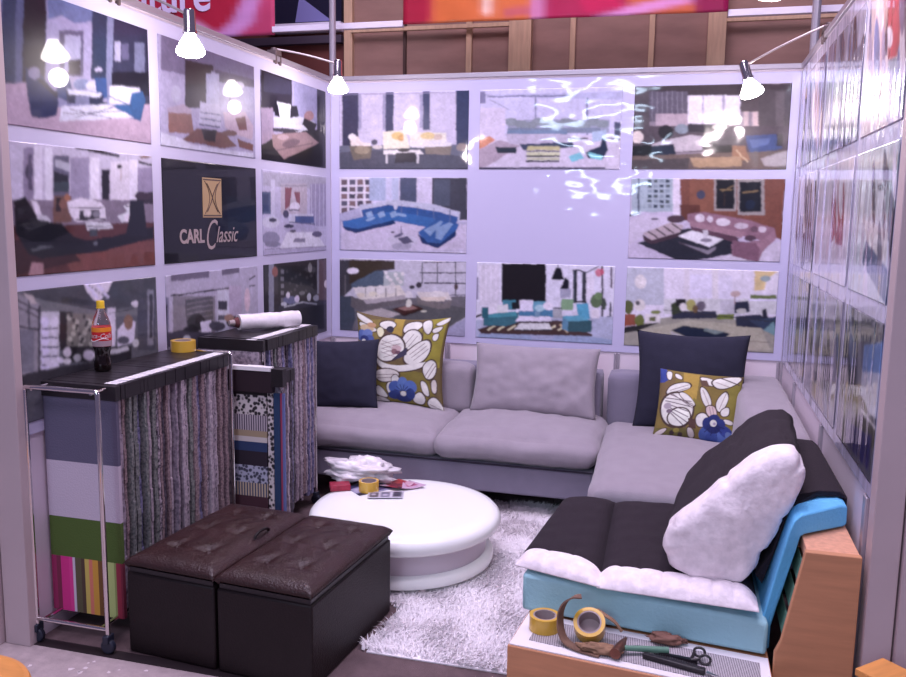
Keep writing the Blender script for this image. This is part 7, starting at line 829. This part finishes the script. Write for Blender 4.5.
for k in range(3):
    z = .34+.09*k; x = 2.684+.19*(z-.34)
    b = MB(); b.extr(None, [(x, -2.665, z), (x+.012, -2.665, z+.062), (x+.016, -2.665, z+.061), (x+.004, -2.665, z-.001)], [(x, -1.72, z), (x+.012, -1.72, z+.062), (x+.016, -1.72, z+.061), (x+.004, -1.72, z-.001)])
    b.build('webbing_strap', M_green, cu, M=TC)
def jprof(d0, d1):
    """inverted J from seat up over the frame; d0 inner, d1 outer"""
    o_ = [(2.612, .262), (2.627, .36), (2.665, .55), (2.692, .67), (2.704, .70), (2.725, .716), (2.86, .722), (2.884, .712), (2.886, .652)]
    i_ = [(2.874, .646), (2.74, .648), (2.728, .643), (2.715, .60), (2.668, .40), (2.655, .34), (2.655, .262)]
    return o_+i_
jp = jprof(0, 0)
b = MB(); b.extr(None, [(x, -2.60 if x < 2.70 else -2.60+.9*(x-2.70), z) for x, z in jp], [(x, -1.72, z) for x, z in jp]); b.build('back_foam', M_foam2, cu, bevel=.006, M=TC)
jc = [(2.606, .47), (2.652, .55), (2.681, .672), (2.694, .71), (2.722, .732), (2.80, .748), (2.868, .745), (2.893, .725), (2.895, .66), (2.889, .66), (2.887, .715), (2.864, .7245), (2.80, .725), (2.724, .7185), (2.702, .702), (2.690, .672), (2.664, .56), (2.63, .44)]
b = MB(); b.extr(None, [(x, -2.50 if x < 2.70 else -2.42+.28*(x-2.70), z) for x, z in jc], [(x, -1.68, z) for x, z in jc]); b.build('back_cover', M_plum, cu, bevel=.008, M=TC)

# tools on the box
BZ = .2572
tape_roll('tape_roll', 1.93, -2.665, BZ, 'yellow tape roll at the left end of cutaway sofa box', .052, .05, group='tape rolls on the cutaway sofa')
t = tape_roll('tape_roll', 2.085, -2.69, BZ+.034, 'tilted yellow tape roll among tan scraps on the cutaway sofa box', .052, .05, rx=R_(38), group='tape rolls on the cutaway sofa')
M_strap = mat('brown_webbing', C3(120, 92, 76), .7, var=.2, vscale=40)
M_tan = mat('tan_paper', C3(140, 108, 84), .8, var=.2, vscale=20)
def ribbon(name, pts, w, th, material, label, cat, side=(0, 1, 0)):
    P = [Vector(p) for p in pts]; b = MB(); sd = Vector(side)
    a = []; 
    for i, p in enumerate(P):
        t_ = (P[min(i+1, len(P)-1)]-P[max(i-1, 0)]).normalized(); n_ = t_.cross(sd).normalized(); s_ = n_.cross(t_).normalized()
        a.append([p-s_*w/2-n_*th/2, p+s_*w/2-n_*th/2, p+s_*w/2+n_*th/2, p-s_*w/2+n_*th/2])
    vs = [q for r in a for q in r]; fs = []
    for i in range(len(P)-1):
        for k in range(4): fs.append((i*4+k, i*4+(k+1) % 4, (i+1)*4+(k+1) % 4, (i+1)*4+k))
    fs += [(3, 2, 1, 0), tuple((len(P)-1)*4+k for k in range(4))]
    b.add(vs, fs); return tag(b.build(name, material, smooth=True), label, cat)
arc = []
for s in np.linspace(0, 1, 22):
    a = PI*.62*s
    arc.append((2.045-.055*math.sin(a*1.3)+.05*s*0, -2.74-.02*s, BZ+.012+.155*(1-s)**1.0))
arc2 = [(2.035+.02, -2.705, BZ+.150), (2.03, -2.71, BZ+.146), (2.005, -2.715, BZ+.128), (1.992, -2.72, BZ+.10), (1.99, -2.725, BZ+.07), (1.996, -2.74, BZ+.04), (2.012, -2.755, BZ+.016), (2.04, -2.77, BZ+.006), (2.08, -2.785, BZ+.004), (2.13, -2.795, BZ+.003)]
def smooth_path(pts, m_=5):
    P = [Vector(p) for p in pts]; o_ = []
    for i in range(len(P)-1):
        p0, p1, p2, p3 = P[max(i-1, 0)], P[i], P[i+1], P[min(i+2, len(P)-1)]
        for k in range(m_):
            t_ = k/m_; o_.append(.5*((2*p1)+(p2-p0)*t_+(2*p0-5*p1+4*p2-p3)*t_*t_+(3*p1-p0-3*p2+p3)*t_**3))
    return o_+[P[-1]]
ribbon('webbing_strip', smooth_path(arc2), .032, .005, M_strap, 'brown webbing strip curling upright between the two tape rolls', 'webbing strip', (.5, 1, 0))
tag(crumple('paper_scrap', 2.125, -2.775, BZ, .055, .022, .028, M_tan, 7.7, 30, 20), 'crumpled tan scrap in front of the tilted tape roll', 'scrap')
ribbon('paper_scrap', smooth_path([(2.10, -2.66, BZ+.09), (2.13, -2.68, BZ+.085), (2.165, -2.69, BZ+.07), (2.19, -2.70, BZ+.045)]), .022, .003, M_tan, 'tan strip lying over the tilted tape roll', 'scrap')
tag(crumple('paper_scrap', 2.335, -2.648, BZ+.001, .05, .022, .032, mat('brown_scrap', C3(136, 98, 84), .8, var=.2, vscale=20), 9.1, 30, 20), 'brown crumpled scrap beside the foam behind the hammer handle', 'scrap')
hm = thing('hammer', 'small hammer with worn brown head and green handle, among the tools', 'hammer', (2.19, -2.765, BZ))
b = MB(); b.tube([(-.012, -.045, .022), (-.008, -.02, .022), (0, 0, .022), (.006, .03, .024)], [.018, .016, .017, .012], 12); b.tube([(.006, .03, .024), (.014, .058, .028)], [.012, .005], 10); b.build('hammer_head', mat('worn_steel', C3(126, 84, 70), .35, .7, var=.2, vscale=40), hm, smooth=True)
MB().tube([(0, 0, .022), (.06, .018, .019), (.15, .042, .014)], [.008, .010, .012], 10).build('handle', mat('green_handle', C3(92, 132, 112), .5), hm, smooth=True)
sc_ = thing('scissors', 'black handled scissors lying at the right end of the box', 'scissors', (2.39, -2.755, BZ))
b = MB(); b.extr(None, [(-.10, .03, .004), (.04, -.012, .004), (.04, .004, .004), (-.09, .036, .004)], [(-.10, .03, .007), (.04, -.012, .007), (.04, .004, .007), (-.09, .036, .007)]); b.build('blade', mat('dark_steel', C3(60, 56, 62), .3, .9), sc_)
b = MB(); b.extr(None, [(-.09, .016, .0085), (.04, -.006, .0085), (.04, .01, .0085), (-.085, .024, .0085)], [(-.09, .016, .0115), (.04, -.006, .0115), (.04, .01, .0115), (-.085, .024, .0115)]); b.build('blade', mat('dark_steel', C3(60, 56, 62), .3, .9), sc_)
for dx, dy, dz in ((.045, .032, .024), (.062, .006, .014)):
    ring = [(dx+.017*math.cos(a), dy+.008*math.sin(a), dz+.011*math.sin(a)) for a in np.linspace(0, 2*PI, 20)]
    b = MB(); b.tube(ring, .0042, 8); b.tube([(.02, .0, .009), (dx-.015, dy, dz)], .005, 8); b.build('handle_loop', M_black, sc_, smooth=True)
kn = thing('utility_knife', 'long black utility knife lying in front of the foam', 'knife', (2.33, -2.79, BZ))
b = MB(); b.extr(None, [(-.07, .015, .001), (.12, -.035, .001), (.125, -.012, .001), (-.065, .035, .001)], [(-.07, .015, .018), (.12, -.035, .018), (.125, -.012, .018), (-.065, .035, .018)]); b.build('handle', M_black, kn, bevel=.004)
b = MB(); b.extr(None, [(.124, -.032, .008), (.175, -.048, .008), (.127, -.016, .008)], [(.124, -.032, .0095), (.175, -.048, .0095), (.127, -.016, .0095)]); b.build('blade', M_chrome, kn)
# ------------------------------------------------------------------ fabric sample racks
def rack(name, label, x0, x1, y0, y1, ztop, castors=True, group='chrome sample racks'):
    t = thing(name, label, 'rack', ((x0+x1)/2, (y0+y1)/2, 0), 0, group)
    Mt = Matrix.Translation((-(x0+x1)/2, -(y0+y1)/2, 0)); r = .0095
    for y, nm in ((y0, 'front_frame'), (y1, 'rear_frame')):
        b = MB()
        pts = [(x0, y, .07), (x0, y, ztop-.015)]+[(x0+.012*(1-math.cos(a)), y, ztop-.015+.012*math.sin(a)) for a in np.linspace(.2, PI/2, 5)]
        pts += [(x1-.012*(1-math.cos(a)), y, ztop-.015+.012*math.sin(a)) for a in np.linspace(PI/2, .2, 5)]+[(x1, y, ztop-.015), (x1, y, .07)]
        b.tube(pts, r, 10); b.tube([(x0, y, .095), (x1, y, .095)], r*.9, 10); b.build(nm, M_chrome, t, smooth=True, M=Mt)
    for x in (x0+.03, x1-.03):
        MB().tube([(x, y0, .095), (x, y1, .095)], r*.8, 8).build('lower_rail', M_chrome, t, smooth=True, M=Mt)
        MB().tube([(x, y0, ztop-.0115), (x, y1, ztop-.0115)], r*.7, 8).build('hanging_rail', M_chrome, t, smooth=True, M=Mt)
    if castors:
        for x in (x0, x1):
            for y in (y0, y1):
                MB().box(x-.012, x+.012, y-.02, y+.02, .045, .075).build('castor_fork', M_rub, t, M=Mt, bevel=.003)
                w = MB(); Mx = Matrix.Rotation(PI/2, 4, 'X')
                w.lathe([(.0, -.011), (.024, -.011), (.028, -.007), (.028, .007), (.024, .011), (0, .011)], 20, (x, y, .030), M=Mx); wh = w.build('castor_wheel', M_rub, t, smooth=True, M=Mt)
                MB().lathe([(0, -.0135), (.013, -.0135), (.015, -.0112)], 16, (x, y, .030), M=Mx).build('hub', M_castor, wh, smooth=True)
    else:
        for x in (x0, x1):
            for y in (y0, y1): MB().tube([(x, y, .001), (x, y, .08)], .011, 10).build('foot', M_rub, t, M=Mt)
    return t
# patterned upholstery cloths for the samples
def cloth(name, c1, c2, scale, kind='noise'):
    M = bpy.data.materials.new(name); M.use_nodes = True; nt = M.node_tree; N = nt.nodes; L = nt.links; b = N['Principled BSDF']; b.inputs['Roughness'].default_value = .9
    tc = N.new('ShaderNodeTexCoord'); mp = N.new('ShaderNodeMapping'); L.new(tc.outputs['Object'], mp.inputs[0])
    if kind == 'noise': n = N.new('ShaderNodeTexNoise'); n.inputs['Detail'].default_value = 6
    elif kind == 'voro': n = N.new('ShaderNodeTexVoronoi')
    else: n = N.new('ShaderNodeTexWave'); n.inputs['Distortion'].default_value = .4; n.bands_direction = 'X'
    n.inputs['Scale'].default_value = scale; L.new(mp.outputs[0], n.inputs['Vector'])
    cr = N.new('ShaderNodeValToRGB'); L.new(n.outputs[0], cr.inputs[0]); cr.color_ramp.elements[0].color = c1; cr.color_ramp.elements[1].color = c2
    cr.color_ramp.elements[0].position = .38; cr.color_ramp.elements[1].position = .6
    L.new(cr.outputs[0], b.inputs['Base Color']); return M
CL = [cloth('grey_cloth', C3(112, 100, 114), C3(164, 150, 162), 60), cloth('gap_shade_cloth', C3(40, 34, 44), C3(92, 82, 96), 70),  # darkest cloth colour stands in for shade in the gaps between samples
      cloth('pale_cloth', C3(150, 136, 148), C3(190, 176, 184), 80), cloth('blue_grey_cloth', C3(74, 72, 108), C3(140, 136, 170), 60),
      cloth('taupe_cloth', C3(110, 90, 96), C3(160, 138, 140), 100), cloth('green_grey_cloth', C3(88, 94, 92), C3(136, 136, 134), 100),
      cloth('speckled_cloth', C3(56, 48, 62), C3(186, 172, 182), 75)]
def hanger_set(x0, x1, ys, ztop, zbot, group, label, seed, hx=None, lab=(.06, .035), hh=.056, labx=None):
    """one hanging sample each: black header bar with white sticker, cloth folded over it"""
    rr = random.Random(seed); th = .0234
    w = x1-x0
    def cl_mesh(zb, mt, th_):
        b = MB(); n_ = 12; cut = rr.uniform(0, .028)
        for i in range(n_):
            za = zb+(ztop-hh-zb)*i/n_; zc = zb+(ztop-hh-zb)*(i+1)/n_
            j = .0018*math.sin(i*1.7+zb*50)
            b.box(x0+.004+j, x1-.004-cut+j*1.5, -th_/2, th_/2, za, zc)
        me = bpy.data.meshes.new('cloth'); me.from_pydata([(p[0]-(x0+x1)/2, p[1], p[2]-ztop) for p in b.v], [], b.f); me.materials.append(mt); return me
    meshes = [cl_mesh(zbot+rr.uniform(-.02, .03), CL[k % len(CL)], th*f) for k in range(14) for f in ((.96 if k < 7 else .62),)]
    t = thing('fabric_sample_hanger', label, 'fabric sample', ((x0+x1)/2, ys[0], ztop), 0, group)
    MB().box(-w/2, w/2, -th/2, th/2, -hh, 0).build('header', M_black, t)
    lx0 = (labx if labx is not None else w/2-lab[0]-.012)
    MB().box(lx0, lx0+lab[1], -th/2+.003, th/2-.003, 0, .0016).build('sticker', M_white, t)
    o = bpy.data.objects.new('cloth', meshes[0]); COL.objects.link(o); o.parent = t
    prev = 0
    for k, y in enumerate(ys[1:]):
        i = rr.randrange(14)
        while i % 7 == prev % 7: i = rr.randrange(14)
        prev = i
        d = dup(t, ((x0+x1)/2+rr.uniform(-.0015, .0015), y, ztop+rr.uniform(-.0006, .0006)), mats={'cloth': meshes[i]})
    return t
def bands(x0, x1, y, th, ztop, specs, t, M):
    z = ztop
    for k, (h, mt) in enumerate(specs):
        b = MB(); n_ = 10
        for i in range(n_):
            xa = x0+(x1-x0)*i/n_; xb = x0+(x1-x0)*(i+1)/n_
            b.box(xa, xb, y-th/2, y+th/2, z-h, z)
        b.build('fabric_band', mt, t, M=M); z -= h
def stripe_mat(name, cols, x0, x1):
    M = bpy.data.materials.new(name); M.use_nodes = True; nt = M.node_tree; N = nt.nodes; L = nt.links; b = N['Principled BSDF']; b.inputs['Roughness'].default_value = .9
    tc = N.new('ShaderNodeTexCoord'); sx = N.new('ShaderNodeSeparateXYZ'); L.new(tc.outputs['Object'], sx.inputs[0])
    mr = N.new('ShaderNodeMapRange'); mr.inputs[1].default_value = x0; mr.inputs[2].default_value = x1; L.new(sx.outputs[0], mr.inputs[0])
    cr = N.new('ShaderNodeValToRGB'); L.new(mr.outputs[0], cr.inputs[0]); e = cr.color_ramp; e.interpolation = 'CONSTANT'
    e.elements[0].position = 0; e.elements[0].color = C3(*cols[0][1]); e.elements[1].position = cols[1][0]; e.elements[1].color = C3(*cols[1][1])
    for p, c in cols[2:]:
        q = e.elements.new(p); q.color = C3(*c)
    L.new(cr.outputs[0], b.inputs['Base Color']); return M
# near rack
rack('sample_rack', 'near chrome sample rack on blue castors, with bottle and tape on top', .010, .324, -2.836, -1.905, 1.0)
ysn = [-2.70+.0235*k for k in range(33)]
hanger_set(.012, .330, ysn, 1.0, .125, 'fabric samples packed in the near rack', 'fabric sample hanging edge-on from black header in the near chrome rack', 3, labx=.085, lab=(0, .052))
c = thing('fabric_sample_card', 'long sample card in grey, white, green and stripes at front of near rack', 'fabric sample', (.165, -2.733, 1.0))
Mc = Matrix.Translation((-.165, 2.733, -1.0))
MB().box(-.0, .332, -2.747, -2.717, .944, 1.0).build('header', M_black, c, M=Mc, bevel=.002)
bands(.006, .326, -2.732, .016, .944, [(.249, mat('slate_felt', C3(98, 94, 116), .9, bump=.3, bscale=150)), (.222, mat('off_white_felt', C3(198, 186, 200), .9, bump=.3, bscale=150)), (.160, mat('olive_green_felt', C3(78, 100, 44), .9, bump=.3, bscale=150)),
  (.222, stripe_mat('striped_cloth', [(0, (150, 40, 90)), (.07, (120, 40, 70)), (.13, (206, 48, 130)), (.25, (214, 60, 140)), (.30, (200, 190, 205)), (.335, (90, 84, 60)), (.42, (80, 60, 50)), (.47, (196, 176, 90)), (.53, (206, 120, 100)), (.58, (200, 150, 60)), (.66, (110, 74, 40)), (.72, (84, 60, 44)), (.76, (176, 190, 120)), (.88, (140, 150, 90)), (.91, (150, 50, 70)), (.97, (120, 40, 60))], .006, .326))], c, Mc)
# rear rack
rack('sample_rack', 'rear chrome sample rack beside the sofa, rolled bundle on its top', .06, .365, -1.672, -1.07, .985)
ysr = [-1.695]+[-1.648+.0235*k for k in range(25)]
hanger_set(.03, .383, ysr, 1.03, .09, 'fabric samples packed in the rear rack', 'fabric sample hanging edge-on from black header in the rear chrome rack', 11, labx=.085, lab=(0, .052))
# low rack between them
rack('sample_rack', 'low sample rack between the two tall chrome racks', .335, .535, -1.815, -1.745, .84, castors=False)
ysm = [-1.822+.0235*k for k in range(4)]
hanger_set(.30, .565, ysm, .915, .12, 'fabric samples packed in the low rack', 'fabric sample hanging edge-on in the low rack behind patterned card', 23, labx=-.11, lab=(0, .09))
c = thing('fabric_sample_card', 'sample card with black and white, striped and navy patches on low rack', 'fabric sample', (.42, -1.855, .915))
Mc = Matrix.Translation((-.42, 1.855, -.915))
MB().box(.285, .510, -1.872, -1.838, .812, .915).build('header', mat('dark_header', C3(44, 30, 38), .45), c, M=Mc, bevel=.002)
MB().box(.5105, .570, -1.876, -1.836, .845, .93).build('end_block', M_black, c, M=Mc, bevel=.002)
MB().box(.288, .508, -1.874, -1.840, .9155, .934).build('label_strip', M_white, c, M=Mc)
bw = cloth('black_white_pattern', C3(40, 34, 40), C3(206, 196, 196), 55, 'voro'); st1 = cloth('striped_sample', C3(80, 66, 84), C3(190, 178, 186), 26, 'wave'); st2 = cloth('striped_sample', C3(70, 74, 100), C3(196, 176, 150), 22, 'wave')
bands(.288, .478, -1.855, .014, .812, [(.015, M_black), (.095, bw), (.075, st1), (.03, mat('beige_felt', C3(166, 146, 120), .9)), (.025, mat('cream_felt', C3(206, 196, 192), .9)), (.045, mat('navy_felt', C3(46, 62, 100), .9)), (.07, mat('dark_plum_felt', C3(44, 34, 46), .9)), (.085, cloth('grey_blue_pattern', C3(66, 66, 84), C3(176, 176, 196), 60, 'voro')), (.065, st2), (.06, mat('burgundy_felt', C3(70, 40, 50), .9)), (.03, mat('mustard_felt', C3(150, 140, 56), .9))], c, Mc)
c = thing('fabric_sample_card', 'narrow sample card in navy, pink and blue at right of low rack', 'fabric sample', (.53, -1.855, .82))
Mc = Matrix.Translation((-.53, 1.855, -.82))
for xa, xb, mt, dy in ((.484, .512, bw, .0), (.514, .545, mat('deep_blue_felt', C3(40, 62, 96), .9), .002), (.547, .566, stripe_mat('pink_blue_cloth', [(0, (150, 60, 90)), (.5, (100, 110, 160))], .547, .566), .004)):
    MB().box(xa, xb, -1.862+dy, -1.848+dy, .16, .812).build('fabric_strip', mt, c, M=Mc)

# bottle of cola
bt = thing('cola_bottle', 'plastic cola bottle with yellow cap and red label on near rack', 'bottle', (.085, -2.49, 1.0018))
M_pet = mat('clear_plastic', (.96, .96, .96, 1), .03, trans=1, ior=1.3)
M_cola = mat('cola_liquid', C3(22, 10, 10), .08, spec=.6)
MB().lathe([(0, 0), (.028, 0), (.033, .006), (.034, .03), (.029, .055), (.030, .075), (.0345, .095), (.0345, .1)], 36).build('liquid', M_cola, bt, smooth=True)
MB().lathe([(.0352, .098), (.0360, .104), (.0366, .14), (.0362, .176), (.034, .195), (.026, .218), (.017, .236), (.013, .248), (.0128, .258)], 36).build('clear_shoulder', M_pet, bt, smooth=True)
MB().lathe([(0, .282), (.0135, .282), (.0152, .279), (.0152, .257), (.0165, .256), (.0165, .252), (.0145, .252)], 28).build('cap', mat('yellow_cap', C3(226, 186, 40), .4), bt, smooth=True)
lb = MB().lathe([(.0372, .102), (.0378, .14), (.0372, .178)], 40).build('label', mat('red_label', C3(206, 36, 44), .35), bt, smooth=True)
MB().lathe([(.0380, .160), (.0375, .1775)], 40).build('label_band', mat('orange_label', C3(232, 140, 40), .35), lb, smooth=True)
MB().lathe([(.0375, .1025), (.0381, .124)], 40).build('label_band', mat('grey_label', C3(176, 150, 156), .35), lb, smooth=True)
me = text_mesh('Coca-Cola', .026, .3, .0002, .0004)
for v in me.vertices:
    a = -PI/2+R_(14)+v.co.x/.0385; zz = v.co.y
    v.co = Vector((.0386*math.cos(a), .0386*math.sin(a), .144+zz))
link_mesh('label_lettering', me, M_white, lb)
b = MB()
w1 = [(-PI/2+R_(14)+s*1.1, .128+.006*math.sin(s*3.0)) for s in np.linspace(-1, 1, 16)]
b.tube([(.0386*math.cos(a), .0386*math.sin(a), z) for a, z in w1], .0016, 6); b.build('label_swoosh', M_white, lb, smooth=True)

tape_roll('tape_roll', .105, -1.95, 1.0018, 'yellow tape roll lying on top of the near sample rack', .056, .05)
# rolled bundle on the rear rack
A0 = Vector((.115, -1.46, 1.078)); A1 = Vector((.322, -1.19, 1.078))
t = thing('rolled_bundle', 'rolled white plastic bundle lying on top of the rear rack', 'bundle', tuple((A0+A1)/2-Vector((0, 0, .046))))
cen3 = (A0+A1)/2-Vector((0, 0, .046)); pts = []; rs = []
for s in np.linspace(0, 1, 34):
    p = A0.lerp(A1, s); pts.append(p-cen3); rs.append(.040+.0012*math.sin(s*17)+.0008*math.sin(s*51)-.003*math.exp(-((s-.68)/.03)**2)+.004*s)
MB().tube(pts, rs, 26).build('wrapping', M_bag, t, smooth=True)
d = (A1-A0).normalized()
MB().tube([A0-cen3-d*.004, A0-cen3-d*.022], [.030, .020], 18).build('fabric_end', mat('maroon_roll', C3(96, 50, 54), .8, var=.3, vscale=60), t, smooth=True)
MB().tube([A0-cen3-d*.02, A0-cen3-d*.05], [.016, .013], 14).build('tube_core', M_card, t, smooth=True)

# ------------------------------------------------------------------ foreground scraps of furniture
s = thing('wooden_stool', 'round orange wooden stool at the bottom left corner', 'stool', (.60, -3.825, 0))
MB().lathe([(0, .42), (.19, .42), (.205, .425), (.208, .437), (.203, .447), (.192, .45), (.18, .444), (0, .442)], 56).build('seat', M_wood_o, s, smooth=True)
for k in range(4):
    a = PI/4+k*PI/2
    MB().tube([(.17*math.cos(a), .17*math.sin(a), .001), (.12*math.cos(a), .12*math.sin(a), .425)], [.014, .018], 12).build('leg', M_wood_o, s, smooth=True)
s = thing('wooden_stand', 'narrow pale wooden stand at the bottom right beside the end post', 'stand', (2.912, -3.02, 0), R_(45))
MB().box(-.055, .055, -.055, .055, .002, .43).build('body', M_ply, s, bevel=.003)
b = MB(); b.box(-.06, .06, -.06, .06, .43, .45); b.build('lid', M_wood_o, s, bevel=.002)
